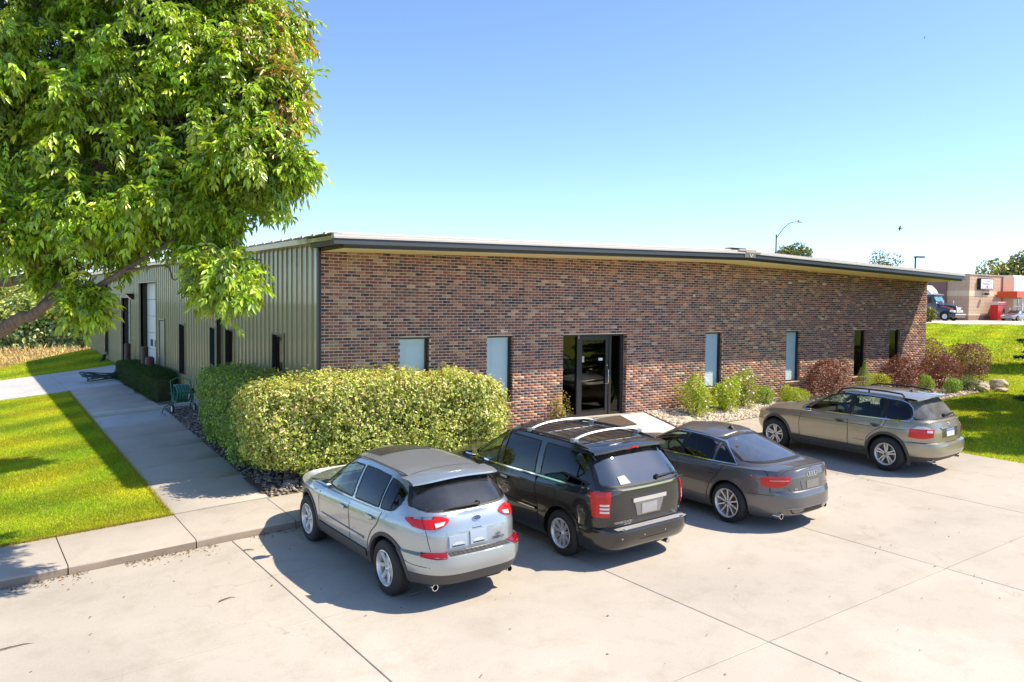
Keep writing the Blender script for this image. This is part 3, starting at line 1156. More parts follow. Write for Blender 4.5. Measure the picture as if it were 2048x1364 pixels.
PW = 0.305
y = 0.10
shared = panel_mesh(0, PW, [(PZ, EZ)])
cuts = sorted({o[0] for o in LOP} | {o[1] for o in LOP})
while y < L_B - .01:
    yn = min(y + PW, L_B)
    hit = [o for o in LOP if o[0] < yn - 1e-3 and o[1] > y + 1e-3]
    if not hit and yn - y > PW - .01:
        o = link('wall_panel', shared, mw)
        o.location.y = y
    else:
        edges = sorted({y, yn} | {e for e in cuts if y < e < yn})
        for a, b in zip(edges[:-1], edges[1:]):
            oo = next((o for o in LOP if o[0] <= a + 1e-3 and o[1] >= b - 1e-3), None)
            sp = [(PZ, EZ)] if oo is None else ([(PZ, oo[2])] if oo[2] > PZ else []) + [(oo[3], EZ)]
            pr_m = MB()
            for za, zb_ in sp:
                pr = panel_prof(y, PW)
                ys_ = [p_[1] for p_ in pr]
                xs_ = [p_[0] for p_ in pr]
                pts = [(float(np.interp(a, ys_, xs_)), a)] + [p_ for p_ in pr if a < p_[1] < b] + [(float(np.interp(b, ys_, xs_)), b)]
                pr_m.grid([[(x, yy, za) for x, yy in pts], [(x, yy, zb_) for x, yy in pts]])
            link('wall_panel', pr_m.mesh('wall_panel', M_tan), mw)
    y = yn
fm = MB()
for ya, yb in [(0.0, 14.1), (14.92, 15.42), (18.38, 20.25), (22.23, L_B)]:
    fm.box(-.01, .15, ya, yb, -1.4, PZ)
fm.build('foundation', M_found, bld)
bt = MB()
for ya, yb in [(0.0, 14.1), (14.92, 15.42), (18.38, 20.25), (22.23, L_B)]:
    bt.box(-.04, -.011, ya, yb, PZ - .03, PZ + .02)
bt.build('base_trim', M_dark, bld)
bt = MB()
for o in LOP:
    ya, yb, za, zb_ = o
    t = .05
    bt.box(-.045, .10, ya - t, ya, za, zb_ + t)
    bt.box(-.045, .10, yb, yb + t, za, zb_ + t)
    bt.box(-.045, .10, ya, yb, zb_, zb_ + t)
bt.build('opening_trim', simple('opening trim', (.24, .215, .13), .4), bld)
ct = MB()
ct.box(-.045, .012, -.03, .085, -.5, EZ)
ct.build('corner_trim', M_dark, bld, bevel=.004)
ct = MB()
ct.box(-.045, .0, .087, .20, -.5, EZ)
ct.build('corner_flashing', M_tan, bld, bevel=.004)
ev = MB()
ev.prism([(-.02, 4.10), (-.235, 4.115), (-.245, 4.225), (-.02, 4.225)], 'y', .102, L_B + .1)
ev.build('eave_trim', M_tan, bld)
ev = MB()
ev.box(-.262, -.02, -1.2, L_B + .1, 4.227, 4.262)
ev.build('eave_edge', simple('eave edge', (.10, .14, .15), .4), bld)
# windows in the metal wall
for ya, yb, za, zb_ in LWIN:
    m = MB()
    t = .05
    d0, d1 = .03, .08
    m.box(d0, d1, ya, ya + t, za, zb_)
    m.box(d0, d1, yb - t, yb, za, zb_)
    m.box(d0, d1, ya + t, yb - t, zb_ - t, zb_)
    m.box(d0, d1, ya + t, yb - t, za, za + t)
    m.box(-.05, d0, ya - .01, yb + .01, zb_ + .005, zb_ + .035)
    m.box(-.04, d0, yb - .03, yb, za, zb_)
    f = m.build('window', M_dark, bld)
    MB().add([(.05, ya + t, za + t), (.05, yb - t, za + t), (.05, yb - t, zb_ - t), (.05, ya + t, zb_ - t)], [(0, 1, 2, 3)]).build('pane', M_pane, f)
    if 7 < ya < 8:
        bm_ = MB()
        z = zb_ - .06
        while z > za + .04:
            bm_.add([(.100, ya + .05, z), (.100, yb - .05, z), (.084, yb - .05, z - .026), (.084, ya + .05, z - .026)], [(0, 1, 2, 3)])
            z -= .0235
        bm_.build('blind', M_blind, f)
    MB().box(.12, .5, ya, yb, za, zb_).build('interior', M_room, f)
# man door
ya, yb, za, zb_ = MAND
m = MB().box(-.01, .04, ya + .03, yb - .03, za, zb_ - .03)
d = m.build('side_door', M_greyd, bld, bevel=.004)
MB().tube([(-.02, 14.78, .92), (-.075, 14.78, .92), (-.08, 14.68, .92)], .012, 6).build('handle', M_steel, d)
hm = MB()
for zz_ in (.3, 1.0, 1.85):
    hm.box(-.02, -.011, ya + .03, ya + .06, zz_, zz_ + .10)
hm.build('hinge', M_dark, d)
# sectional doors
for (ya, yb, za, zb_) in (BIG, SML):
    jm = MB()
    jm.box(.02, .34, yb, yb + .01, za, zb_)
    jm.box(.02, .34, ya - .01, ya, za, zb_)
    jm.box(.02, .34, ya, yb, zb_, zb_ + .01)
    jm.build('door_jamb', M_dark, bld)
    sec = MB().box(.33, .36, ya, yb, zb_ - .03, zb_).build('roll_up_door', M_white, bld)
    nsec = 6 if zb_ > 3.2 else 5
    hh = (zb_ - za) / nsec
    for q_ in range(nsec):
        sm = MB().box(.26, .31, ya + .002, yb - .002, za + q_ * hh + .006, za + (q_ + 1) * hh - .006)
        sm.build('door_panel', M_white, sec, bevel=.006)
    if True:
        zc = za + hh * (2.05 if zb_ > 3.2 else 2.0)
        for yc in ((ya + .45, ya + 1.2, ya + 1.95) if zb_ > 3.2 else (ya + .45, ya + 1.25)):
            MB().box(.245, .262, yc, yc + .38, zc + .08, zc + .34).build('door_window', M_black, sec)
# downspouts
for yy, wd in ((7.15, .14), (25.6, .13)):
    m = MB()
    m.box(-.17, -.05, yy - wd / 2, yy + wd / 2, .0 if yy < 10 else .35, 4.12)
    ds = m.build('downspout', M_dark, bld, bevel=.01)
    bm_ = MB()
    for zz_ in (1.0, 2.3, 3.6):
        bm_.box(-.178, -.03, yy - wd / 2 - .03, yy + wd / 2 + .03, zz_, zz_ + .03)
    bm_.build('bracket', M_dark, ds)
# wall packs
for yy, zz_ in ((19.55, 2.92), (8.05, 3.10)):
    m = MB()
    m.prism([(-.03, zz_ + .24), (-.30, zz_ + .24), (-.30, zz_ + .20), (-.10, zz_), (-.03, zz_)], 'y', yy - .18, yy + .18)
    wlm = m.build('wall_lamp', M_black, bld, bevel=.01)
    MB().add([(-.305, yy - .15, zz_ + .19), (-.305, yy + .15, zz_ + .19), (-.115, yy + .15, zz_ + .0), (-.115, yy - .15, zz_ + .0)], [(0, 1, 2, 3)]).build('lens', M_lens, wlm)
# unseen back and right walls
m = MB()
m.box(W_B - .15, W_B, .012, L_B, -1, 4.0)
m.box(.05, W_B - .15, L_B - .12, L_B, -1, 4.1)
m.build('rear_wall', M_tan, bld)
# ================================================================== plants
M_leaf = leafmat('tree leaf', 0.30, 0.32, 0.8)
M_hedge = leafmat('hedge leaf', 0.30, 0.38, 0.6)
M_dleaf = leafmat('dense leaf', 0.15, 0.6, 0.3)
k = NT('bark')
co = k.coord(scale=(1, 1, .25))
n1 = k.noise(co, 22, 6, .7)
p = k.principled(Base_Color=k.ramp(n1, [(0.3, (0.075, 0.052, 0.038)), (0.7, (0.28, 0.20, 0.14))]), Roughness=0.9, Normal=k.bump(n1, .8, .02))
M_bark = k.finish(p)
M_twig = simple('twig', (0.13, 0.09, 0.065), 0.85, var=.3, nscale=20)


def cloud(name, P, N, base, L, W, mat, parent, dv=.28, dh=.14, spread=.8, droop=.15, down=0.0, tintf=None, fold=.22, kind='stuff'):
    n = len(P)
    Nn = unit(N + rng.normal(0, spread, (n, 3)))
    T = rng.normal(size=(n, 3))
    T[:, 2] -= down
    D = unit(T - Nn * np.sum(T * Nn, 1, keepdims=True))
    Ls = L * np.exp(rng.normal(0, .22, n))
    V, F = leaf_geo(P, D, Nn, Ls, Ls * W / L, fold, droop)
    t = hsv_var(n, base, dv, dh)
    if tintf is not None:
        t = tintf(P, t)
    return raw_mesh(name, V, F, mat, parent, np.repeat(t, 4, 0), kind=kind)


def lumps(P, s, amp):
    x, y, z = P.T * s
    return amp * (np.sin(x + 1.7 * np.sin(y * .8)) * np.cos(z * 1.1 + .6 * x) + .6 * np.sin(2.3 * y + z) * np.sin(1.9 * x - .4 * z))


def box_shell(n, lo, hi, rnd=4.0, depth=.25, amp=.07, bottom=False, s=3.2):
    """points in a shell under a lumpy rounded box"""
    lo, hi = np.array(lo, float), np.array(hi, float)
    c, h = (lo + hi) / 2, (hi - lo) / 2
    A = np.array([h[1] * h[2], h[0] * h[2], h[0] * h[1]])
    ax = rng.choice(3, n, p=A / A.sum())
    u = rng.uniform(-1, 1, (n, 3))
    sg = np.where(rng.random(n) < .5, -1, 1)
    if not bottom:
        sg = np.where(ax == 2, 1, sg)
    u[np.arange(n), ax] = sg
    r = (np.abs(u) ** rnd).sum(1) ** (1 / rnd)
    u = u / r[:, None]
    N = np.sign(u) * np.abs(u) ** (rnd - 1) / h
    N = unit(N)
    P = c + u * h
    P = P + N * (lumps(P, s, amp) - np.minimum(rng.exponential(depth * .4, n), depth))[:, None]
    return P, N


# ---------------------------------------------------------------- clipped L hedge at the corner
hedge = empty('hedge', (-0.4, -0.6, 0), 0, 'tall leafy hedge with pale sunlit leaves wrapping the corner of the building', 'hedge')
hedge.location = (0, 0, 0)
def clumps(P, N, per, r):
    n = len(P)
    Q = np.repeat(P, per, 0) + rng.normal(0, r, (n * per, 3))
    M = unit(np.repeat(N, per, 0) + 1.1 * unit(Q - np.repeat(P - N * r * .8, per, 0)))
    return Q, M


Pa, Na = box_shell(6800, (-1.82, -1.42, -.40), (4.02, -.05, 1.42), 5.0, .50, .12, bottom=True, s=2.6)
Pb, Nb = box_shell(4300, (-1.74, -.9, -.40), (-.08, 5.75, 1.26), 4.6, .45, .12, bottom=True, s=2.6)
Pb[:, 0] += np.clip(-Pb[:, 0] / 1.6, 0, 1) * np.clip(Pb[:, 1] + .3, 0, 6) * .105
Pa, Na = clumps(Pa, Na, 11, .058)
Pb, Nb = clumps(Pb, Nb, 11, .058)


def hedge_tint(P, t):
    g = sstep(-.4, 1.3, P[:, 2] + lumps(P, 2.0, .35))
    warm = np.array((0.66, 0.56, 0.28))  # bronze tips and pale highlights put into the tint, more toward the top
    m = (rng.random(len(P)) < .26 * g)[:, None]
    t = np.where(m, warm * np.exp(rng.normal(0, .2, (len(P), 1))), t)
    shade_leg = (P[:, 0] < -.45) & (P[:, 1] > .3)  # leg along the side wall: the building's shade put into the leaf tint
    t[shade_leg] *= np.array((.62, .80, .6))
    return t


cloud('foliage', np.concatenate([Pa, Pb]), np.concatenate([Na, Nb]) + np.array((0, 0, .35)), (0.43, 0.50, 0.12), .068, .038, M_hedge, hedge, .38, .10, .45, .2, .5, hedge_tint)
sm = MB()
for i in range(46):
    if i < 30:
        bx, by = rng.uniform(-1.1, 3.6), rng.uniform(-1.0, -.4)
    else:
        bx, by = rng.uniform(-1.0, -.4), rng.uniform(0, 5.2)
    b = Vector((bx, by, float(min(zl(bx, by), -0.45)) - .05))
    for q_ in range(3):
        e = b + Vector((rng.normal(0, .3), rng.normal(0, .22), rng.uniform(1.1, 1.7)))
        sm.tube([b, b.lerp(e, .5) + Vector((rng.normal(0, .06), rng.normal(0, .06), 0)), e], [.018, .012, .005], 5)
sm.build('branch', M_twig, hedge)['kind'] = 'stuff'

# ---------------------------------------------------------------- dark clipped yew block by the side doors
yew = empty('hedge', (0, 0, 0), 0, 'low dark green box clipped hedge along the metal side wall', 'hedge')
P, N = box_shell(70000, (-.95, 11.55, -.55), (-.10, 18.6, .60), 9.0, .16, .03, bottom=False, s=4)
cloud('foliage', P, N + np.array((0, 0, .2)), (0.055, 0.115, 0.022), .05, .012, M_dleaf, yew, .3, .12, .9, .1, 0)
sm = MB()
for i in range(26):
    b = Vector((-.5 + rng.normal(0, .12), 11.8 + i * .26, -.62))
    sm.tube([b, b + Vector((rng.normal(0, .12), rng.normal(0, .12), .85))], [.02, .006], 5)
sm.box(-.74, -.28, 11.8, 18.35, -.5, .34)  # solid core added to stop see-through and darken gaps between the leaves
sm.build('branch', M_twig, yew)['kind'] = 'stuff'


# ---------------------------------------------------------------- shrubs of the bed
def shrub(name, x, y, z, rx, ry, h, n, base, L, W, label, group, cat='shrub', shape=1.0, open_=.35, mat=None, flowers=0, spread=.9, upright=0.0, lump=.12, down=0.0, dv=.3):
    o = empty(name, (x, y, z), 0, label, cat, group)
    d = rand_dirs(n, .15)
    r = 1 - np.minimum(rng.exponential(open_ * .45, n), .85)
    P = d * r[:, None]
    P[:, 2] = P[:, 2] * .5 + .5
    if shape > 1:                                  # conical
        P[:, :2] *= (1.08 - P[:, 2:3] ** 1.1)
    P *= np.array((rx, ry, h))
    P += d * lumps(P + np.array((x, y, z)), 6.0 / max(rx, .3) * .5, lump * rx)[:, None]
    P[:, 2] = np.maximum(P[:, 2], .02)
    N = unit(d * np.array((1, 1, .8)) + np.array((0, 0, .3 + upright)))
    cloud('foliage', P, N, base, L, W, mat or M_hedge, o, dv, .14, spread, .1, down)
    sm = MB()
    for q_ in range(7):
        a = rng.uniform(0, 2 * PI)
        e = Vector((math.cos(a) * rx * .55, math.sin(a) * ry * .55, h * rng.uniform(.55, .85)))
        sm.tube([(rng.normal(0, .04), rng.normal(0, .04), -.05), e * .5 + Vector((0, 0, .06)), e], [.014, .01, .004], 5)
    sm.build('stem', M_twig, o)
    if flowers:
        pick = P[rng.choice(n, flowers, replace=False)]
        # blooms sit at the outside and on taller canes
        dd = rand_dirs(flowers, .5)
        Fp = dd * np.array((rx, ry, h * .5)) * 1.02 + np.array((0, 0, h * .52))
        fm = MB()
        for q_, c_ in enumerate(Fp):
            nrm = Vector(dd[q_] + np.array((0, -.4, .5))).normalized()
            t_ = nrm.orthogonal().normalized()
            b_ = nrm.cross(t_)
            c_ = Vector(c_)
            R_ = rng.uniform(.022, .036)
            for kk in range(5):
                a = 2 * PI * kk / 5
                d1 = t_ * math.cos(a) + b_ * math.sin(a)
                d2 = t_ * math.cos(a + .62) + b_ * math.sin(a + .62)
                d0 = t_ * math.cos(a - .62) + b_ * math.sin(a - .62)
                fm.add([c_, c_ + d0 * R_ * .8 + nrm * .006, c_ + d1 * R_ * 1.15 + nrm * .012, c_ + d2 * R_ * .8 + nrm * .006], [(0, 1, 2, 3)])
        fm.build('flowers', M_petal, o)['kind'] = 'stuff'
    return o


M_petal = simple('petal', (0.82, 0.80, 0.76), .6, var=.05)
YG = (0.40, 0.50, 0.05)
GR = 'rose bushes in white flower by the front wall'
shrub('rose_bush', 10.75, -.66, -.24, .50, .46, 1.20, 5200, YG, .046, .027, 'first white flowering bush right of the glass door beside two boulders', GR, flowers=22, open_=.75, lump=.3)
shrub('rose_bush', 12.02, -.62, -.22, .48, .44, 1.05, 4600, YG, .046, .027, 'middle white flowering bush under the window with pale blinds', GR, flowers=20, open_=.75, lump=.3)
shrub('rose_bush', 12.98, -.45, -.16, .47, .42, 1.20, 4600, (0.33, 0.40, 0.06), .046, .027, 'darkest and most heavily flowering white bush, third from the door', GR, flowers=46, open_=.75, lump=.3)
GB = 'small green mounded bushes in the gravel bed'
BX = (0.26, 0.42, 0.04)
shrub('boxwood', 14.15, -.34, -.12, .32, .28, .62, 3000, BX, .034, .018, 'small round green bush close beside the dark white flowering bush', GB, lump=.1)
shrub('boxwood', 15.25, -.55, -.16, .48, .40, .60, 4200, (0.36, 0.46, 0.03), .040, .020, 'wide bright green bush below the second narrow window right of the door', GB, lump=.16)
shrub('boxwood', 19.95, -.62, -.06, .44, .40, .74, 3000, (0.40, 0.46, 0.03), .040, .020, 'yellow green bush between the small conifer and a purple bush', GB, lump=.15)
shrub('boxwood', 22.10, -1.12, -.02, .32, .30, .58, 2400, BX, .036, .018, 'small green bush between two purple bushes, behind the tan wagon roof', GB, lump=.12)
shrub('boxwood', 22.75, -1.75, -.06, .33, .31, .52, 2800, (0.24, 0.42, 0.05), .036, .018, 'square clipped bright green bush in front of the spreading juniper', GB, lump=.06)
GP = 'dark purple bushes at the right end of the wall'
BB = (0.17, 0.065, 0.058)
shrub('barberry', 16.95, -.66, -.10, .80, .62, 1.38, 7000, BB, .044, .024, 'purple leaved bush standing left of the small cone shaped conifer', GP, open_=.5, lump=.16, dv=.5)
shrub('barberry', 21.05, -.75, -.05, .86, .62, 1.32, 7000, BB, .046, .025, 'rounded purple bush below the last narrow window of the wall', GP, open_=.5, lump=.14, dv=.5)
shrub('barberry', 23.35, -.95, 0.0, 1.00, .72, 1.38, 7500, (0.19, 0.058, 0.055), .046, .025, 'broad reddish purple bush overlapping the end of the brick wall', GP, open_=.45, lump=.14, dv=.5)
shrub('barberry', 25.0, .35, .08, .85, .75, 1.75, 5500, (0.17, 0.062, 0.052), .048, .026, 'purple bush half hidden behind two others at the wall corner', GP, open_=.5, lump=.14, dv=.5)
shrub('barberry', 25.60, -.90, .05, .98, .80, 1.62, 8500, BB, .048, .026, 'largest brownish purple bush, at the outer end of the bed by the boulders', GP, open_=.45, lump=.10, dv=.5)
shrub('dwarf_conifer', 18.80, -.78, -.07, .42, .40, 1.22, 7000, (0.30, 0.40, 0.11), .034, .008, 'small cone shaped pale green conifer between two purple bushes', None, 'conifer', shape=2, open_=.25, lump=.05, upright=.3)
shrub('juniper', 23.85, -1.72, -.02, .62, .42, .50, 3600, (0.16, 0.23, 0.08), .06, .013, 'low spreading grey green juniper next to the square clipped bush', None, open_=.7, lump=.3, spread=1.2)
shrub('vine', 6.32, -.12, -.22, .34, .12, .92, 700, (0.45, 0.40, 0.09), .040, .024, 'sparse yellowing plant against the brick left of the glass door', None, 'plant', open_=.9, lump=.3)

# ---------------------------------------------------------------- boulders
k = NT('boulder')
co = k.coord(rand=True)
n1 = k.noise(co, 5, 7, .7, .5)
n2 = k.noise(co, 45, 4, .7)
c = k.mix(k.ramp(n1, [(.35, 0), (.65, 1)]), (0.46, 0.35, 0.25), (0.60, 0.52, 0.43))
c = k.mix(k.ramp(n1, [(.58, 0), (.72, .6)]), c, (0.30, 0.22, 0.16))
c = k.mix(.35, c, k.ramp(n2, [(.3, .3), (.7, .7)]), 'OVERLAY')
M_rock = k.finish(k.principled(Base_Color=c, Roughness=.9, Normal=k.bump(k.math('ADD', n1, n2), .7, .02)))
k = NT('grey boulder')
co = k.coord(rand=True)
n1 = k.noise(co, 5, 7, .7, .5)
M_rockg = k.finish(k.principled(Base_Color=k.ramp(n1, [(.3, (.16, .14, .13)), (.7, (.42, .38, .35))]), Roughness=.85, Normal=k.bump(n1, .7, .03)))


def boulder(x, y, z, rx, ry, h, rz, label, mat=None, group='landscape boulders in the gravel bed'):
    bm = bmesh.new()
    bmesh.ops.create_icosphere(bm, subdivisions=4, radius=1)
    sd = rng.uniform(0, 40, 3)
    for v in bm.verts:
        p_ = np.array(v.co)
        q_ = p_ * 1.3 + sd
        f = 1 + .16 * math.sin(q_[0] * 1.9 + math.sin(q_[1] * 2.2)) + .10 * math.sin(q_[1] * 3.1 + q_[2] * 2.4) + .05 * math.sin(q_[2] * 7 + q_[0] * 5)
        # a few cleaved faces
        for dd in ((.5, -.6, .62), (-.7, -.3, .64), (.1, .2, .97), (.8, .3, .4)):
            dp = float(np.dot(p_ * f, dd))
            if dp > .80:
                p_ = p_ - np.array(dd) * (dp - .80) / f * .8
        v.co = Vector(p_ * f) * 1.0
        v.co = Vector((v.co.x * rx, v.co.y * ry, v.co.z * h))
    me = bpy.data.meshes.new('boulder')
    bm.to_mesh(me)
    bm.free()
    me.materials.append(mat or M_rock)
    smooth_by(me, 50)
    o = link('boulder', me)
    o.location = (x, y, z + h * .45)
    o.rotation_euler = (rng.normal(0, .12), rng.normal(0, .12), rz)
    return tag(o, label, 'boulder', group)


boulder(9.72, -.48, -.27, .24, .17, .15, .3, 'smaller pale boulder nearest the door, left of a pair')
boulder(10.05, -.82, -.34, .36, .25, .19, -.35, 'larger tan boulder of the pair by the first white flowering bush')
boulder(13.35, -.86, -.32, .21, .16, .16, .2, 'small grey boulder in the gravel in front of the tan wagon hood', M_rockg)
boulder(13.85, -.70, -.28, .27, .18, .15, -.1, 'low tan boulder touching a small grey one below the wall')
boulder(16.05, -1.05, -.22, .26, .22, .22, .4, 'grey rounded boulder below the leftmost purple bush', M_rockg)
boulder(24.25, -2.02, -.04, .33, .25, .22, .1, 'split reddish tan boulder right of the juniper')
boulder(25.62, -2.05, .0, .34, .27, .25, -.3, 'pointed pale boulder at the foot of the largest purple bush')
boulder(24.95, -2.42, -.06, .32, .20, .10, .2, 'flat low pinkish rock at the front edge of the bed')
boulder(-1.02, -.95, -.74, .20, .15, .15, .2, 'dark grey stone in shade under the corner of the tall hedge', M_rockg)

# ---------------------------------------------------------------- the big tree
TREE_LOBES = [(-4.91, -1.80, 6.65, 1.92), (-3.60, -2.73, 6.74, 1.73), (-3.13, -3.74, 5.42, 1.33), (-4.22, -2.98, 5.26, 1.36), (-5.36, -2.17, 5.39, 1.18), (-2.79, -4.62, 4.87, 0.79), (-3.87, -3.90, 4.18, 0.63), (-4.91, -3.17, 4.17, 0.56), (-5.74, -2.96, 3.92, 0.38), (-3.22, -4.65, 3.41, 0.50), (-4.89, -3.62, 2.90, 0.23), (-2.40, -3.55, 7.14, 0.73), (-2.85, -3.89, 6.23, 0.81), (-4.38, -2.07, 8.65, 2.15), (-3.00, -3.05, 8.44, 1.46), (-6.62, -0.64, 5.94, 1.99), (-6.64, -1.32, 4.49, 0.66), (-2.41, -4.47, 5.90, 0.45), (-4.25, -2.67, 3.81, 0.35), (-3.27, -3.97, 3.93, 0.40), (-2.40, -5.03, 4.75, 0.29), (-5.67, -2.56, 3.17, 0.19), (-5.14, -2.68, 3.40, 0.22), (-3.44, -4.07, 4.34, 0.43), (-1.74, 2.60, 4.85, 0.77), (-2.57, 2.58, 5.11, 1.02), (-3.44, 2.61, 5.61, 1.10), (-2.83, 2.22, 6.35, 1.46), (-4.53, 3.43, 6.33, 1.25)]
TRUNK = [ (-6.74, -0.58, -1.29, 0.300), (-6.65, -0.55, 0.52, 0.260), (-6.43, -0.74, 2.10, 0.240), (-6.10, -1.03, 3.19, 0.210), (-5.71, -1.38, 4.11, 0.180), (-5.32, -1.61, 4.96, 0.150), (-5.38, -1.52, 5.80, 0.120), (-5.29, -1.53, 6.72, 0.090), (-5.08, -1.61, 7.95, 0.060) ]
LIMB1 = [ (-6.40, -0.77, 1.94, 0.170), (-5.79, -2.51, 2.45, 0.150), (-5.46, -2.98, 2.67, 0.120), (-5.18, -3.29, 2.88, 0.085), (-4.73, -3.60, 3.07, 0.065), (-4.42, -3.68, 3.29, 0.055), (-4.11, -3.77, 3.51, 0.045), (-3.76, -4.00, 3.77, 0.035), (-3.30, -4.31, 4.05, 0.020) ]
LIMB2 = [ (-5.71, -1.38, 4.11, 0.120), (-5.20, -2.36, 3.85, 0.100), (-4.81, -2.88, 4.06, 0.080), (-4.27, -3.24, 4.35, 0.060), (-3.74, -3.61, 4.47, 0.045), (-3.11, -4.16, 4.79, 0.030), (-2.65, -4.72, 4.90, 0.015) ]
LIMB3 = [ (-5.32, -1.61, 4.96, 0.120), (-5.00, -1.90, 6.01, 0.090), (-4.43, -2.26, 6.70, 0.070), (-3.80, -2.68, 7.24, 0.050), (-3.16, -3.09, 7.93, 0.030) ]
LIMB4 = [ (-6.10, -1.03, 3.19, 0.130), (-5.53, -2.41, 3.18, 0.100), (-5.20, -2.99, 3.60, 0.080), (-4.91, -3.17, 4.10, 0.060), (-4.56, -3.01, 4.86, 0.045), (-3.91, -3.19, 5.34, 0.035), (-3.19, -3.69, 5.49, 0.020) ]
LIMB5 = [ (-4.42, -3.68, 3.29, 0.030), (-3.91, -4.04, 3.40, 0.022), (-3.82, -4.24, 3.19, 0.015), (-3.53, -4.42, 3.47, 0.018), (-3.13, -4.70, 3.51, 0.010) ]
LIMB6 = [ (-5.46, -2.98, 2.67, 0.050), (-5.03, -3.02, 3.18, 0.040), (-4.58, -3.07, 3.48, 0.035), (-4.12, -3.13, 3.79, 0.025) ]
tree = empty('ash_tree', (-6.7, -.58, -.95), 0, 'large leafy green tree filling the upper left, its limbs reaching over the walk', 'tree')


def wpath(m, pts, org, seg=9):
    P = [Vector(p[:3]) - Vector(org) for p in pts]
    R = [p[3] * .66 for p in pts]
    # smooth the polyline
    Q, S = [], []
    for i in range(len(P) - 1):
        p0, p1, p2, p3 = P[max(i - 1, 0)], P[i], P[i + 1], P[min(i + 2, len(P) - 1)]
        for t in (0, .25, .5, .75):
            Q.append(0.5 * ((2 * p1) + (p2 - p0) * t + (2 * p0 - 5 * p1 + 4 * p2 - p3) * t * t + (3 * p1 - p0 - 3 * p2 + p3) * t ** 3)
                     + Vector(rng.normal(0, .12 * R[i], 3)))
            S.append(R[i] * (1 - t) + R[i + 1] * t)
    Q.append(P[-1])
    S.append(R[-1])
    m.tube(Q, S, seg)
    return Q


TO = tuple(tree.location)
m = MB()
wpath(m, TRUNK, TO, 14)
trk = m.build('trunk', M_bark, tree, smooth=60)
limbs = []
for L_ in (LIMB1, LIMB2, LIMB3, LIMB4, LIMB5, LIMB6):
    m = MB()
    limbs += [np.array(q_) + np.array(TO) for q_ in wpath(m, L_, TO)]
    m.build('limb', M_bark, trk, smooth=60)
limbs += [np.array(p_[:3]) for p_ in TRUNK[3:]]
limbs = np.array(limbs)
LB = np.array(TREE_LOBES)
tw_p, tw_d, tw_lobe = [], [], []
for li, (x, y, z, R) in enumerate(LB):
    n = int(44 + 96 * R * R) if R > .6 else int(26 + 130 * R)
    d = rand_dirs(n, .12)
    rr = R * rng.uniform(.45, 1.04, n) ** .6
    # breaks in the crown
    P = np.array((x, y, z)) + d * rr[:, None]
    keep = lumps(P, 2.6, 1.0) > -.30
    tw_p.append(P[keep])
    tw_d.append(d[keep])
    tw_lobe.append(np.full(keep.sum(), li))
TP, TD, TL = np.concatenate(tw_p), np.concatenate(tw_d), np.concatenate(tw_lobe)
# twigs
m = MB()
for i in range(len(TP)):
    tip = TP[i]
    c_ = LB[TL[i], :3]
    near_ = limbs[np.argmin(((limbs - (tip * .45 + c_ * .55)) ** 2).sum(1))]
    a = np.array(near_) if np.linalg.norm(near_ - tip) < 1.5 else c_ + rng.normal(0, .15 * LB[TL[i], 3], 3)
    mid = (a + tip) / 2 + np.array((0, 0, .12)) + rng.normal(0, .08, 3)
    m.tube([Vector(a) - Vector(TO), Vector(mid) - Vector(TO), Vector(tip) - Vector(TO)], [.012, .008, .004], 4, cap=False)
m.build('twigs', M_twig, tree)['kind'] = 'stuff'
# pinnate leaves drooping from the twig ends
NL = 14
n = len(TP)
axis = unit(TD * np.array((1, 1, .5)) + rng.normal(0, .35, (n, 3)) + np.array((0, 0, -.05)))
base = (TP[:, None] - axis[:, None] * rng.uniform(-.05, .42, (n, NL, 1))).reshape(-1, 3)
ra = unit(np.repeat(axis, NL, 0) * .7 + rng.normal(0, .75, (n * NL, 3)) + np.array((0, 0, -.35)))
N0 = unit(np.repeat(TD, NL, 0) * .6 + np.array((0, 0, 1.0)) + rng.normal(0, .35, (n * NL, 3)))
S0 = unit(np.cross(ra, N0))
N0 = np.cross(S0, ra)
rl = rng.uniform(.17, .30, n * NL)
tl = hsv_var(n * NL, (0.315, 0.45, 0.030), .30, .13) * np.repeat(np.exp(rng.normal(0, .22, (n, 1))), NL, 0)
edge = TP[:, 0] > -2.95
warm = np.repeat((edge & (TP[:, 2] > 5.0)), NL) & (rng.random(n * NL) < .24)
tl[warm] = hsv_var(warm.sum(), (0.40, 0.27, 0.08), .2, .1)
Ps, Ds, Ns, Ls, Ts = [], [], [], [], []
for (t, sgn) in [(.30, 1), (.30, -1), (.62, 1), (.62, -1), (.90, 1), (.90, -1), (1.0, 0)]:
    droop = np.array((0, 0, -1.0)) * (.10 * t * t)
    Ps.append(base + ra * (rl * t)[:, None] + droop)
    Ds.append(unit(ra * (.75 if sgn else 1.0) + S0 * sgn * .75 + np.array((0, 0, -.75)) + rng.normal(0, .22, ra.shape)))
    Ns.append(N0 + rng.normal(0, .25, ra.shape))
    Ls.append(rl * rng.uniform(.36, .56, len(rl)))
    Ts.append(tl * np.exp(rng.normal(0, .12, (len(tl), 1))))
Ps, Ds, Ns, Ls, Ts = map(np.concatenate, (Ps, Ds, Ns, Ls, Ts))
V, F = leaf_geo(Ps - np.array(TO), Ds, Ns, Ls, Ls * .37, .20, .14)
raw_mesh('crown', V, F, M_leaf, tree, np.repeat(Ts, 4, 0), kind='stuff')


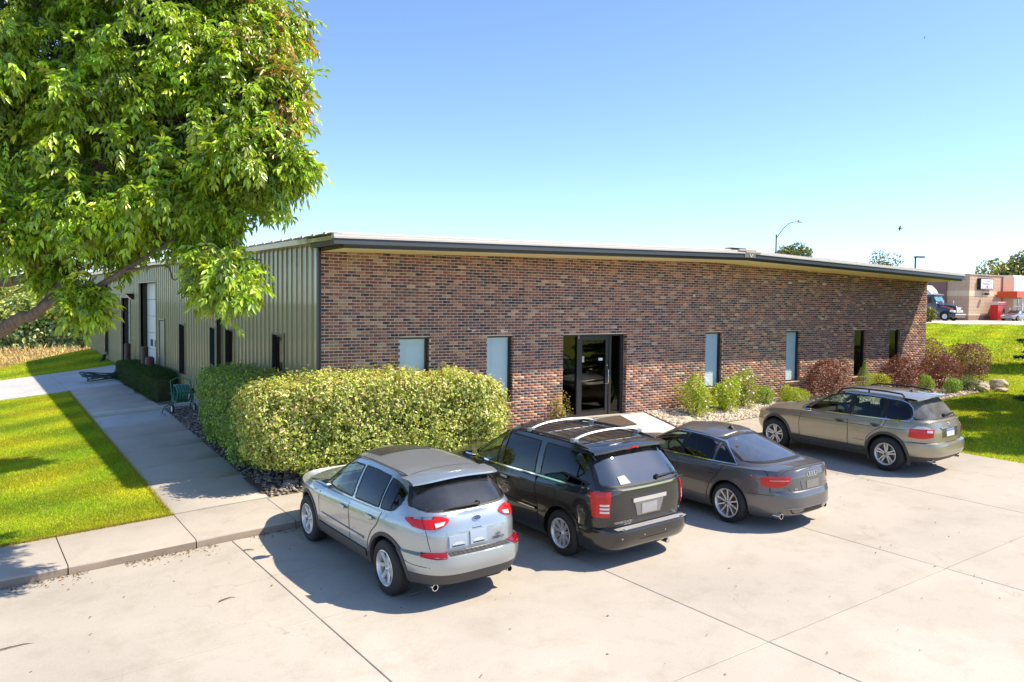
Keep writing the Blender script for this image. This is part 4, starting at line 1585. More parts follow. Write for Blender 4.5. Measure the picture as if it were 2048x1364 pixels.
# ---------------------------------------------------------------- spruces at the right edge
def spruce(x, y, z, H, R, label, nb=340, base=(0.070, 0.120, 0.060)):
    o = empty('spruce', (x, y, z), 0, label, 'tree', 'spruces along the right lawn')
    m = MB()
    m.tube([(0, 0, -.2), (0, 0, H * .5), (0, 0, H)], [.14, .09, .015], 8)
    t_ = m.build('trunk', M_bark, o, smooth=60)
    bm_ = MB()
    Ps, Ds, Ns = [], [], []
    for i in range(nb):
        f = (i + rng.random()) / nb
        zz_ = .25 + (H - .3) * f
        r = R * (1 - f) ** .85 * rng.uniform(.75, 1.08) + .08
        a = i * 2.399 + rng.normal(0, .2)
        d = np.array((math.cos(a), math.sin(a), 0))
        e = d * r + np.array((0, 0, -.22 * r + .10))
        pts = [np.array((0, 0, zz_)), np.array((0, 0, zz_)) + d * r * .5 + np.array((0, 0, -.16 * r)), np.array((0, 0, zz_)) + e]
        bm_.tube(pts, [.022, .014, .005], 4, cap=False)
        ns = int(10 + r * 26)
        for j in range(ns):
            s = rng.uniform(.15, 1.0)
            q0 = pts[0] * (1 - s) ** 2 + 2 * pts[1] * s * (1 - s) + pts[2] * s * s
            sd = np.array((-d[1], d[0], 0)) * (1 if j % 2 else -1)
            tl_ = .34 * r ** .6 * (1.1 - s * .7)
            dir_ = unit(d * .75 + sd * .8 + np.array((0, 0, -.25)) + rng.normal(0, .15, 3))
            for q_ in range(7):
                pt = q0 + dir_ * tl_ * q_ / 6.5
                for w_ in range(2):
                    Ps.append(pt)
                    Ds.append(unit(dir_ + rng.normal(0, .75, 3)))
                    Ns.append(rng.normal(size=3) + np.array((0, 0, .6)))
    bm_.build('branches', M_bark, t_)['kind'] = 'stuff'
    Ps, Ds, Ns = map(np.array, (Ps, Ds, Ns))
    n = len(Ps)
    V, F = leaf_geo(Ps, Ds, Ns, rng.uniform(.07, .13, n), np.full(n, .034), 0, 0)
    raw_mesh('crown', V, F, M_dleaf, o, np.repeat(hsv_var(n, base, .3, .12), 4, 0), kind='stuff')
    return o


spruce(33.9, -1.7, .1, 9.4, 2.5, 'dark green spruce cut off by the right edge in front of the shop')
spruce(25.4, -6.8, -.2, 10.2, 3.8, 'tall spruce just right of the view shading the lawn')
spruce(19.2, -9.9, -.3, 9.0, 3.3, 'short spruce beside the lot throwing shade on the grass')
spruce(22.2, -8.7, -.2, 10.0, 3.6, 'full spruce between two others right of the view')
spruce(40.5, -3.2, .4, 9.0, 3.0, 'spruce on the bank whose shade crosses the slope')


# ---------------------------------------------------------------- far trees
def far_tree(x, y, z, H, R, label, group, n=2600, base=(0.075, 0.095, 0.028), L=.5, lobes=9, sparse=0.0):
    o = empty('deciduous_tree', (x, y, z), 0, label, 'tree', group)
    m = MB()
    m.tube([(0, 0, -.3), (rng.normal(0, .1), 0, H * .45), (rng.normal(0, .3), 0, H * .8)], [.03 * H, .02 * H, .006 * H], 7)
    ctr = []
    for q_ in range(lobes):
        a = rng.uniform(0, 2 * PI)
        rr = R * rng.uniform(.1, .62)
        c_ = np.array((math.cos(a) * rr, math.sin(a) * rr, H * rng.uniform(.36, .84)))
        ctr.append((c_, R * rng.uniform(.36, .6)))
        m.tube([(0, 0, H * .3), tuple(c_ * np.array((.5, .5, .85))), tuple(c_)], [.012 * H, .008 * H, .003 * H], 5)
    m.build('trunk', M_bark, o, smooth=60)
    Ps, Ns = [], []
    for c_, r in ctr:
        nn = n // lobes
        d = rand_dirs(nn, .2)
        Ps.append(c_ + d * (r * (1 - np.minimum(rng.exponential(.18, nn), .8)))[:, None] * np.array((1, 1, .85)))
        Ns.append(d + np.array((0, 0, .35)))
    P, N = np.concatenate(Ps), np.concatenate(Ns)
    if sparse:
        kk = lumps(P, 1.6, 1.0) > sparse
        P, N = P[kk], N[kk]
    cloud('crown', P, N, base, L, L * .6, M_leaf, o, .32, .16, .8, .1, .3)
    return o


TLG = 'trees along the far edge of the corn field'
tl_lab = ['rounded tree of the far row nearest the frame edge', 'pale green tree of the far row under the sloping limb', 'dense dark tree of the far row behind the hanging leaves',
          'tall tree of the far row beside the metal building', 'yellowish crown rising at the back of the far row']
far_spec = [(-9, 118, 12, 5.0), (-4.5, 115, 8.5, 4.4), (-1.2, 113, 7.2, 3.8), (2.6, 111, 8.2, 4.2), (5.4, 109, 6.6, 3.2), (7.2, 108, 7.6, 3.6), (10.0, 106, 8.6, 4.2), (13.8, 104, 9.5, 4.4),
            (18.5, 104, 10, 5.0), (4.2, 117, 11.0, 4.6), (9.0, 114, 10.5, 4.6), (-.5, 121, 11.5, 5.0), (-6.5, 123, 13, 5.4)]
far_lab = ['wide tree at the left end of the far row, mostly off the frame', 'tree of the far row showing below the leaning limb at the frame edge', 'low bushy tree of the far row beneath the leaning limb',
           'round pale tree of the far row seen just under the limb', 'short dark tree of the far row at the middle of the gap', 'full tree of the far row behind the hanging leaf cluster',
           'tree of the far row beside the corner of the metal wall', 'tree of the far row hidden mostly by the metal building', 'last tall tree of the far row behind the metal building',
           'taller yellow green tree standing behind the middle of the far row', 'taller tree standing behind the right part of the far row', 'tall tree behind the left part of the far row', 'tallest tree at the back left of the far row']
for (x, y, H, R), lb in zip(far_spec, far_lab):
    far_tree(x, y, -4.4, H, R, lb, TLG, 3200, (0.42 + rng.uniform(-.10, .12), 0.50, 0.16), .55)
# undergrowth at the foot of the row
nu = 9000
P = np.stack([rng.uniform(-14, 24, nu), 0 * np.zeros(nu), -4.3 + rng.uniform(0, 3.0, nu) ** 1.0], 1)
P[:, 1] = 106.5 - .62 * (P[:, 0] - 8) * .9 + rng.normal(0, 1.2, nu)
cloud('undergrowth', P, np.tile((-.2, -.8, .6), (nu, 1)), (0.34, 0.42, 0.17), .55, .34, M_leaf, None, .35, .15, .8)

RTG = 'trees showing above the roof on the right'
far_tree(97, 58.4, 1.5, 11.3, 3.0, 'dense tree crown above the roof right of the curved lamp', RTG, 2400, (0.15, 0.19, 0.05), .42)
far_tree(102.5, 57.0, 1.5, 8.9, 3.4, 'low sliver of foliage above the roof slope', RTG, 900, (0.17, 0.19, 0.08), .35, sparse=.35)
far_tree(112.7, 59.4, 1.5, 10.6, 3.0, 'thin lacy tree left of the square lot light', RTG, 1100, (0.11, 0.15, 0.07), .36, 9, .15)
far_tree(116.6, 56.8, 1.5, 11.4, 3.6, 'taller airy tree above the low end of the roof', RTG, 1700, (0.11, 0.15, 0.07), .36, 10, .0)
far_tree(158, 55, 1.5, 12.0, 6.0, 'broad tree behind the shop at the right edge', RTG, 5200, (0.22, 0.25, 0.06), .6)
# ================================================================== cars
M_tyre = simple('tyre', (0.018, 0.018, 0.019), 0.75, var=.2, nscale=30, bump=.2, bscale=120)
M_clad = simple('grey cladding', (0.060, 0.058, 0.058), 0.6, var=.12, bump=.1, bscale=300)
M_rub = simple('black rubber', (0.010, 0.010, 0.011), 0.55)
M_chrome = simple('chrome', (0.82, 0.83, 0.85), 0.08, metal=1.0, var=.02)
M_alloy = simple('alloy rim', (0.74, 0.73, 0.71), 0.33, metal=.55, var=.06)
M_red = simple('lamp red', (0.62, 0.010, 0.008), 0.25, coat=.25, var=.3, nscale=22)
M_redd = simple('lamp dark red', (0.22, 0.006, 0.010), 0.15, coat=1.0, var=.2, nscale=30)
M_clear = simple('lamp clear', (0.72, 0.70, 0.68), 0.12, coat=1.0, var=.1, nscale=40)
M_disc = simple('brake disc', (0.16, 0.15, 0.14), .4, metal=.8)
M_gdark = glass('privacy glass', (0.030, 0.030, 0.033), boost=1.3)
M_gback = glass('tinted rear glass', (0.030, 0.032, 0.038), boost=2.6, haze=.10)
M_gclear = glass('car glass', (0.55, 0.70, 0.64), boost=1.05)
M_gsed = glass('sedan rear glass', (0.26, 0.32, 0.34), boost=8.0, haze=.16)
M_gx = glass('wagon rear glass', (0.16, 0.17, 0.17), boost=1.5, haze=.45)
M_mir = simple('mirror glass', (0.75, 0.80, 0.85), 0.02, metal=1.0, var=.01)
M_plate = simple('plate', (0.60, 0.62, 0.66), .4, var=.06)
M_plate2 = simple('paper plate', (0.36, 0.44, 0.54), .5, var=.05)  # card colour darkened to carry the shade of the plate recess
M_seatd = simple('dark seat', (0.035, 0.034, 0.033), .7)
M_seatt = simple('tan seat', (0.22, 0.17, 0.12), .7)
M_inkd = simple('dark lettering', (0.03, 0.03, 0.04), .5)


M_hand = simple('handle silver', (0.70, 0.70, 0.69), 0.25, metal=.3, var=.03)
M_gvan = glass('van rear glass', (0.035, 0.037, 0.042), boost=6.0, haze=.08)


def pchip(xs, ys, x):
    xs, ys, x = np.asarray(xs, float), np.asarray(ys, float), np.asarray(x, float)
    h = np.diff(xs)
    dl = np.diff(ys) / h
    d = np.zeros(len(xs))
    for i in range(1, len(xs) - 1):
        if dl[i - 1] * dl[i] > 0:
            w1, w2 = 2 * h[i] + h[i - 1], h[i] + 2 * h[i - 1]
            d[i] = (w1 + w2) / (w1 / dl[i - 1] + w2 / dl[i])
    d[0], d[-1] = dl[0], dl[-1]
    i = np.clip(np.searchsorted(xs, x) - 1, 0, len(h) - 1)
    t = (x - xs[i]) / h[i]
    return ((2 * t ** 3 - 3 * t ** 2 + 1) * ys[i] + (t ** 3 - 2 * t ** 2 + t) * h[i] * d[i]
            + (-2 * t ** 3 + 3 * t ** 2) * ys[i + 1] + (t ** 3 - t ** 2) * h[i] * d[i + 1])


def half_loop(w, yr, yf, nr, nf, ts):
    c, h = (yr + yf) / 2, (yf - yr) / 2
    s, co_ = np.sin(ts), np.cos(ts)
    n = np.where(s < 0, nr, nf)
    return w * np.abs(co_) ** (2 / n), c + h * np.sign(s) * np.abs(s) ** (2 / n)


def even_ts(w, yr, yf, nr, nf, M):
    t = np.concatenate([-PI / 2 + (np.linspace(0, 1, 3000) ** 3) * PI / 2, PI / 2 - (np.linspace(1, 0, 3000)[1:] ** 3) * PI / 2])
    t = np.sort(np.concatenate([t, np.sign(t) * np.abs(t / (PI / 2)) ** 4 * PI / 2]))
    x, y = half_loop(w, yr, yf, nr, nf, t)
    a = np.concatenate([[0], np.cumsum(np.hypot(np.diff(x), np.diff(y)))])
    return np.interp(np.linspace(0, a[-1], M + 1), a, t)


def res_poly(pts, n):
    pts = np.array(pts, float)
    a = np.concatenate([[0], np.cumsum(np.linalg.norm(np.diff(pts, axis=0), axis=1))])
    s = np.linspace(0, a[-1], n)
    return np.stack([np.interp(s, a, pts[:, k]) for k in range(pts.shape[1])], 1)


def in_poly(x, y, poly):
    poly = np.asarray(poly)
    r = np.zeros(len(x), bool)
    j = len(poly) - 1
    for i in range(len(poly)):
        xi, yi = poly[i]
        xj, yj = poly[j]
        c_ = ((yi > y) != (yj > y)) & (x < (xj - xi) * (y - yi) / (yj - yi + 1e-12) + xi)
        r ^= c_
        j = i
    return r


class Car:
    def __init__(s, name, label, cat, loc, spec):
        s.sp = spec
        s.root = empty(name, loc, 0, label, cat, 'cars parked nose in to the building')
        # follow the fall of the lot
        nrm = Vector((-0.0349, -0.0186, 1)).normalized()
        s.root.rotation_mode = 'QUATERNION'
        s.root.rotation_quaternion = Vector((0, 0, 1)).rotation_difference(nrm)
        s.body()
        s.glasshouse()

    # ---- lower shell
    def body(s):
        sp = s.sp
        lv = sp['levels']
        M = 84
        ts = even_ts(.93, 0, sp['L'], sp['nr'], sp['nf'], M)
        nl = len(lv)
        rows = []
        for k in range(nl - 1):
            n = max(2, int(round((np.mean(np.atleast_2d(lv[k + 1][0])[:, -1]) - np.mean(np.atleast_2d(lv[k][0])[:, -1])) / .028)))
            rows += list(np.linspace(k, k + 1, n + 1)[:-1])
        rows.append(nl - 1)
        rows = np.array(rows)
        ks = np.arange(nl)
        W = pchip(ks, [l[1] for l in lv], rows)
        R_ = pchip(ks, [l[2] for l in lv], rows)
        F_ = pchip(ks, [l[3] for l in lv], rows)

        def zlev(k, y):
            z = lv[k][0]
            return np.full_like(y, z) if np.isscalar(z) else np.interp(y, [p_[0] for p_ in z], [p_[1] for p_ in z])
        G = []
        for lam, w, r, f in zip(rows, W, R_, F_):
            x, y = half_loop(w, r, f, sp['nr'], sp['nf'], ts)
            x = x * np.interp(y, [q_[0] for q_ in sp['plan']], [q_[1] for q_ in sp['plan']])
            k0 = min(int(lam), nl - 2)
            t = lam - k0
            z = zlev(k0, y) * (1 - t) + zlev(k0 + 1, y) * t
            G.append((x, y, z, lam))
        x, y, z, lam = G[-1]
        cr = np.interp(y, [q_[0] for q_ in sp['crown']], [q_[1] for q_ in sp['crown']])
        caps = []
        for u in (.985, .95, .85, .7, .5, .25, 0.0):
            caps.append((x * u, y, z + cr * (1 - u ** 2.6)))
        x0, y0, z0, _ = G[0]
        V, F, MI, TAG = [], [], [], []
        sheets = [[(x0 * u, y0, z0) for u in (0.0, .5)], [(g[0], g[1], g[2]) for g in G], caps]
        allrows = sheets[0] + sheets[1] + sheets[2]
        nb, ng = len(sheets[0]), len(G)
        Nf = 2 * M
        for (x, y, z) in allrows:
            fx = np.concatenate([x, -x[1:-1][::-1]])
            fy = np.concatenate([y, y[1:-1][::-1]])
            fz = np.concatenate([z, z[1:-1][::-1]])
            V.append(np.stack([fx, fy, fz], 1))
        nr_ = len(V)
        V = np.concatenate(V)
        for i in range(nr_ - 1):
            for j in range(Nf):
                F.append((i * Nf + j, i * Nf + (j + 1) % Nf, (i + 1) * Nf + (j + 1) % Nf, (i + 1) * Nf + j))
                g = i - nb
                dark = g < 0 or (0 <= g < ng - 1 and rows[g] < sp['clad'])
                MI.append(1 if dark else 0)
        bm = bmesh.new()
        bv = [bm.verts.new(v) for v in V]
        for f, mi in zip(F, MI):
            fc = bm.faces.new([bv[i] for i in f])
            fc.material_index = mi
        bmesh.ops.remove_doubles(bm, verts=bm.verts, dist=1e-4)
        bmesh.ops.dissolve_degenerate(bm, edges=bm.edges, dist=1e-5)
        bmesh.ops.recalc_face_normals(bm, faces=bm.faces)
        s.bvh = BVHTree.FromBMesh(bm)
        me = bpy.data.meshes.new('body')
        bm.to_mesh(me)
        bm.free()
        for mm in (sp['paint'], M_clad, M_rub):
            me.materials.append(mm)
        ob = bpy.data.objects.new('body', me)
        COL.objects.link(ob)
        cut = MB()
        cut.m = 2
        for yy in (sp['ya'], sp['yb']):
            for sg in (-1, 1):
                xi = sg * (sp['W'] / 2 - .36)
                xo = sg * (sp['W'] / 2 + .2)
                cut.lathe([(0, min(xi, xo)), (sp['arch'], min(xi, xo)), (sp['arch'], max(xi, xo)), (0, max(xi, xo))], (0, yy, sp['r'] + sp.get('archz', .01)), 'x', 48)
        cme = cut.mesh('cutter', [sp['paint'], M_clad, M_rub])
        bm = bmesh.new()
        bm.from_mesh(cme)
        bmesh.ops.remove_doubles(bm, verts=bm.verts, dist=1e-4)
        bmesh.ops.recalc_face_normals(bm, faces=bm.faces)
        bm.to_mesh(cme)
        bm.free()
        co_ = bpy.data.objects.new('cutter', cme)
        COL.objects.link(co_)
        md = ob.modifiers.new('cut', 'BOOLEAN')
        md.operation = 'DIFFERENCE'
        md.solver = 'EXACT'
        md.object = co_
        md.material_mode = 'INDEX'
        dg = bpy.context.evaluated_depsgraph_get()
        me2 = bpy.data.meshes.new_from_object(ob.evaluated_get(dg))
        bpy.data.objects.remove(ob)
        bpy.data.objects.remove(co_)
        # open the cabin
        bm = bmesh.new()
        bm.from_mesh(me2)
        g = sp['gh']
        kill = []
        for f in bm.faces:
            c_ = f.calc_center_median()
            if f.normal.z > .75 and c_.z > sp['belt'] - .12 and g['yr'] + .12 < c_.y < g['yf'] - .12 - .5 * (c_.x / g['wb']) ** 2 and (abs(c_.x) / g['wb']) ** g['nr'] + abs((c_.y - (g['yr'] + g['yf']) / 2) / ((g['yf'] - g['yr']) / 2)) ** g['nr'] < .80:
                kill.append(f)
        bmesh.ops.delete(bm, geom=kill, context='FACES')
        bm.to_mesh(me2)
        bm.free()
        me2.name = 'body'
        smooth_by(me2, 32)
        s.b = link('body', me2, s.root)

    # ---- greenhouse
    def glasshouse(s):
        sp, g = s.sp, s.sp['gh']
        M = 72
        ts = even_ts(g['wb'], g['yr'], g['yf'], g['nr'], g['nf'], M)
        xb, yb = half_loop(g['wb'], g['yr'], g['yf'], g['nr'], g['nf'], ts)
        xt, yt = half_loop(g['wt'], g['tr'], g['tf'], g['nr'], g['nf'] + .6, ts)
        lv = sp['levels'][-1][0]
        zb_ = np.interp(yb, [p_[0] for p_ in lv], [p_[1] for p_ in lv]) - .008
        cr = np.interp(yb, [q_[0] for q_ in sp['crown']], [q_[1] for q_ in sp['crown']])
        zb_ = zb_ + cr * (1 - np.clip(np.abs(xb) / sp['levels'][-1][1], 0, 1) ** 2.6)
        zt = np.interp(yt, [p_[0] for p_ in g['zt']], [p_[1] for p_ in g['zt']])
        rowsP = []
        for v in np.linspace(0, 1, 17):
            bul = g.get('bulge', .03) * math.sin(PI * v) + 0
            vz = v
            x = xb * (1 - v) + xt * v
            y = yb * (1 - v) + yt * v
            z = zb_ * (1 - vz) + zt * vz
            x = x * (1 + bul * .9)
            yc_ = (g['yr'] + g['yf']) / 2
            y = yc_ + (y - yc_) * (1 + bul * .45)
            rowsP.append((x, y, z))
        for u in (.985, .955, .90, .8, .65, .45, .22, 0.0):
            rowsP.append((xt * u, yt + 0, zt + g['crown'] * (1 - u ** 2.2)))
        Nf = 2 * M
        V = []
        for x, y, z in rowsP:
            V.append(np.stack([np.concatenate([x, -x[1:-1][::-1]]), np.concatenate([y, y[1:-1][::-1]]), np.concatenate([z, z[1:-1][::-1]])], 1))
        V = np.concatenate(V)
        bm = bmesh.new()
        bv = [bm.verts.new(v) for v in V]
        for i in range(len(rowsP) - 1):
            for j in range(Nf):
                bm.faces.new([bv[i * Nf + j], bv[i * Nf + (j + 1) % Nf], bv[(i + 1) * Nf + (j + 1) % Nf], bv[(i + 1) * Nf + j]])
        bmesh.ops.remove_doubles(bm, verts=bm.verts, dist=1e-4)
        bmesh.ops.recalc_face_normals(bm, faces=bm.faces)
        if sum((f.normal.z > 0) for f in bm.faces if f.calc_center_median().z > max(zt)) < 1:
            bmesh.ops.reverse_faces(bm, faces=bm.faces)
        s.gbvh = BVHTree.FromBMesh(bm)
        # window openings
        kill = []
        polys = [np.concatenate([np.array(t), np.array(b)[::-1]]) for _, t, b in sp['side']]
        rg = np.concatenate([np.array(sp['rear'][1]), np.array(sp['rear'][2])[::-1]])
        fg = np.concatenate([np.array(sp['front'][1]), np.array(sp['front'][2])[::-1]])
        for f in bm.faces:
            c_ = f.calc_center_median()
            n_ = f.normal
            yy, zz_, xx = np.array([c_.y]), np.array([c_.z]), np.array([c_.x])
            if abs(n_.x) > .6 and any(in_poly(yy, zz_, p_)[0] for p_ in polys):
                kill.append(f)
            elif n_.y < -.25 and in_poly(xx, zz_, rg)[0]:
                kill.append(f)
            elif n_.y > .25 and in_poly(xx, zz_, fg)[0]:
                kill.append(f)
        bmesh.ops.delete(bm, geom=kill, context='FACES')
        me = bpy.data.meshes.new('cabin_shell')
        bm.to_mesh(me)
        bm.free()
        me.materials.append(sp['paint'])
        smooth_by(me, 40)
        s.cab = link('cabin_shell', me, s.root)
        # panes with a black border round them
        for sg in (-1, 1):
            for kind, top, bot in sp['side']:
                p_ = s.patch('side_window', [(sg * 3, a, b) for a, b in top], [(sg * 3, a, b) for a, b in bot], (-sg, 0, 0), s.gbvh,
                             M_gclear if kind == 'clear' else M_gdark, s.cab, off=.004, nu=14, nv=8, skirt=0)
                s.border(p_, top, bot, sg, .022)
        for key, dr, nm in (('rear', (0, 1, 0), 'rear_window'), ('front', (0, -1, 0), 'windshield')):
            mat, top, bot = sp[key]
            yy = -3 if key == 'rear' else sp['L'] + 3
            s.rw = s.patch(nm, [(a, yy, b) for a, b in top], [(a, yy, b) for a, b in bot], dr, s.gbvh, mat, s.cab, off=.004, nu=22, nv=10, skirt=0)
            ring = [(a, yy, b) for a, b in list(top) + list(bot)[::-1] + [top[0]]]
            s.ribbon('window_seal', ring, .022, dr, s.gbvh, M_rub, s.cab, off=.0055)

    def border(s, pane, top, bot, sg, w):
        ring = [(sg * 3, a, b) for a, b in list(top) + list(bot)[::-1] + [top[0]]]
        s.ribbon('window_seal', ring, w, (-sg, 0, 0), s.gbvh, s.sp.get('seal', M_rub), s.cab, off=.0055)

    # ---- draping tools
    def hit(s, p_, d, bvh, off):
        d = Vector(d)
        loc, nrm, _, _ = bvh.ray_cast(Vector(p_) - d * 0.0, d, 8)
        if loc is None:
            loc, nrm, _, _ = bvh.find_nearest(Vector(p_))
            return None
        if nrm.dot(d) > 0:
            nrm = -nrm
        return loc + nrm * off

    def drape(s, G, d, bvh, off):
        nr_, nc_ = len(G), len(G[0])
        out = np.zeros((nr_, nc_, 3))
        bad = []
        for i in range(nr_):
            for j in range(nc_):
                h = s.hit(G[i][j], d, bvh, off)
                if h is None:
                    bad.append((i, j))
                else:
                    out[i, j] = h
        for i, j in bad:                    # borrow the nearest good neighbour's depth
            best = min(((abs(i - a) + abs(j - b), a, b) for a in range(nr_) for b in range(nc_) if (a, b) not in bad), default=None)
            if best:
                dv = np.array(d, float)
                q_ = np.array(G[i][j], float)
                ref = out[best[1], best[2]]
                out[i, j] = q_ + dv * float(np.dot(ref - q_, dv))
        return out

    def relax(s, A, d, it=4):
        ax = int(np.argmax(np.abs(d)))
        for _ in range(it):
            B = A[..., ax].copy()
            if A.shape[0] > 2:
                B[1:-1] = .5 * B[1:-1] + .25 * (A[:-2, :, ax] + A[2:, :, ax])
            C_ = B.copy()
            if A.shape[1] > 2:
                C_[:, 1:-1] = .5 * B[:, 1:-1] + .25 * (B[:, :-2] + B[:, 2:])
            A[..., ax] = C_
        return A

    def patch(s, name, top, bot, d, bvh, mat, parent=None, off=.004, nu=12, nv=8, skirt=.012, relax=4):
        T, B = res_poly(top, nu), res_poly(bot, nu)
        G = [[tuple(T[j] * (1 - v) + B[j] * v) for j in range(nu)] for v in np.linspace(0, 1, nv)]
        A = s.drape(G, d, bvh, off)
        A = s.relax(A, d, relax)
        m = MB()
        m.grid(A.tolist())
        if skirt:
            rim = [tuple(A[0, j]) for j in range(nu)] + [tuple(A[i, -1]) for i in range(1, nv)] + [tuple(A[-1, j]) for j in range(nu - 2, -1, -1)] + [tuple(A[i, 0]) for i in range(nv - 2, 0, -1)]
            rim.append(rim[0])
            dv = np.array(d, float) * skirt
            m.grid([rim, [tuple(np.array(q_) + dv) for q_ in rim]])
        o = m.build(name, mat, parent or s.root, smooth=50)
        return o

    def ribbon(s, name, line, w, d, bvh, mat, parent=None, off=.003, n=None, h=0.0):
        L_ = np.array(line, float)
        ln = np.sum(np.linalg.norm(np.diff(L_, axis=0), axis=1))
        n = n or max(6, int(ln / .06))
        P = res_poly(L_, n)
        dv = np.array(d, float)
        A = []
        for i in range(n):
            t = P[min(i + 1, n - 1)] - P[max(i - 1, 0)]
            sd = np.cross(t, dv)
            sd = sd / (np.linalg.norm(sd) + 1e-9) * w / 2
            A.append([P[i] - sd, P[i] + sd])
        D_ = s.drape([list(map(tuple, a)) for a in A], d, bvh, off + h)
        m = MB()
        if h:
            E_ = D_ + dv * h
            m.grid([[E_[i, 0], D_[i, 0], D_[i, 1], E_[i, 1]] for i in range(n)])
        else:
            m.grid(D_.tolist())
        return m.build(name, mat, parent or s.root, smooth=50)

    def rear_patch(s, name, top, bot, mat, parent=None, off=.006, nu=10, nv=5, bvh=None, skirt=.02):
        return s.patch(name, [(a, -2, b) for a, b in top], [(a, -2, b) for a, b in bot], (0, 1, 0), bvh or s.bvh, mat, parent, off, nu, nv, skirt)

    def wrap_patch(s, name, top, bot, mat, parent=None, off=.008, nu=16, nv=6, skirt=.02):
        """patch from rough 3D edge points snapped to the nearest body surface (for lamps that turn the corner)"""
        T, B = res_poly(top, nu), res_poly(bot, nu)
        A = np.zeros((nv, nu, 3))
        for i, v in enumerate(np.linspace(0, 1, nv)):
            for j in range(nu):
                q_ = T[j] * (1 - v) + B[j] * v
                # cast inwards on a level line, so heights and lateral positions are kept
                dr_ = Vector((-q_[0], 1.15 - q_[1], 0)).normalized()
                loc, nrm, _, _ = s.bvh.ray_cast(Vector(q_) - dr_ * .8, dr_, 3)
                if loc is None:
                    loc, nrm, _, _ = s.bvh.find_nearest(Vector(q_))
                if nrm.dot(dr_) > 0:
                    nrm = -nrm
                A[i, j] = loc + nrm * off
        for _ in range(1):
            A[1:-1, 1:-1] = .5 * A[1:-1, 1:-1] + .125 * (A[:-2, 1:-1] + A[2:, 1:-1] + A[1:-1, :-2] + A[1:-1, 2:])
        m = MB()
        m.grid(A.tolist())
        rim = [tuple(A[0, j]) for j in range(nu)] + [tuple(A[i, -1]) for i in range(1, nv)] + [tuple(A[-1, j]) for j in range(nu - 2, -1, -1)] + [tuple(A[i, 0]) for i in range(nv - 2, 0, -1)]
        rim.append(rim[0])
        cc = np.array((0, s.sp['L'] / 2, .7))
        m.grid([rim, [tuple(np.array(q_) + unit(cc - np.array(q_)) * skirt) for q_ in rim]])
        return m.build(name, mat, parent or s.root, smooth=50)

    def doors(s, spec):
        """spec: (front edge, rear edge) polylines (y,z) top to bottom, handle (y,z)"""
        for sg in (-1, 1):
            for fe, re, hd in spec:
                nv = 16
                fe_, re_ = res_poly(fe, nv), res_poly(re, nv)
                G = [[(sg * 3, *(fe_[i] * (1 - u) + re_[i] * u)) for u in np.linspace(0, 1, 22)] for i in range(nv)]
                A = s.relax(s.drape(G, (-sg, 0, 0), s.bvh, .004), (1, 0, 0), 5)
                m = MB()
                m.grid(A.tolist())
                rim = [tuple(A[0, j]) for j in range(22)] + [tuple(A[i, -1]) for i in range(1, nv)] + [tuple(A[-1, j]) for j in range(20, -1, -1)] + [tuple(A[i, 0]) for i in range(nv - 2, -1, -1)]
                m.grid([rim, [(q_[0] - sg * .012, q_[1], q_[2]) for q_ in rim]])
                d = m.build('door', s.sp['paint'], s.root, smooth=50)
                ring = [(sg * 3, a, b) for a, b in list(fe)[::-1] + []] 
                if fe is spec[0][0]:
                    s.ribbon('door_seam', [(sg * 3, a, b) for a, b in fe], .010, (-sg, 0, 0), s.bvh, M_rub, d, off=.0052)
                s.ribbon('door_seam', [(sg * 3, a, b) for a, b in re], .010, (-sg, 0, 0), s.bvh, M_rub, d, off=.0052)
                hy, hz = hd
                s.ribbon('handle', [(sg * 3, hy - .10, hz), (sg * 3, hy + .09, hz + .006)], .032, (-sg, 0, 0), s.bvh, s.sp.get('handle', M_hand), d, off=.012, n=6, h=.022)
                s.patch('handle_cup', [(sg * 3, hy - .05, hz + .028), (sg * 3, hy + .05, hz + .03)], [(sg * 3, hy - .05, hz - .034), (sg * 3, hy + .05, hz - .03)], (-sg, 0, 0), s.bvh, M_rub, d, off=.0055, nu=5, nv=4, skirt=0)

    def seams(s, lines):
        for ln in lines:
            for sg in (-1, 1):
                s.ribbon('panel_seam', [(sg * 3, a, b) for a, b in ln], .009, (-sg, 0, 0), s.bvh, M_rub, s.b, off=.0015)

    def arches(s, wid, mat, lift=.010, off=.010, a0=-12, a1=192):
        sp = s.sp
        for yy in (sp['ya'], sp['yb']):
            for sg in (-1, 1):
                zc = sp['r'] + sp.get('archz', .01)
                A = []
                for a in np.linspace(math.radians(a0), math.radians(a1), 40):
                    row = []
                    for q_ in (sp['arch'] - .004, sp['arch'] + wid * .5, sp['arch'] + wid):
                        row.append((sg * 3, yy + q_ * math.cos(a), zc + q_ * math.sin(a)))
                    A.append(row)
                D_ = s.drape(A, (-sg, 0, 0), s.bvh, off)
                m = MB()
                m.grid([[tuple(r_[0] - np.array((sg * .05, 0, 0))), tuple(r_[0]), tuple(r_[1]), tuple(r_[2]), tuple(r_[2] - np.array((sg * .015, 0, 0)))] for r_ in D_])
                m.build('wheel_arch', mat, s.b, smooth=50)

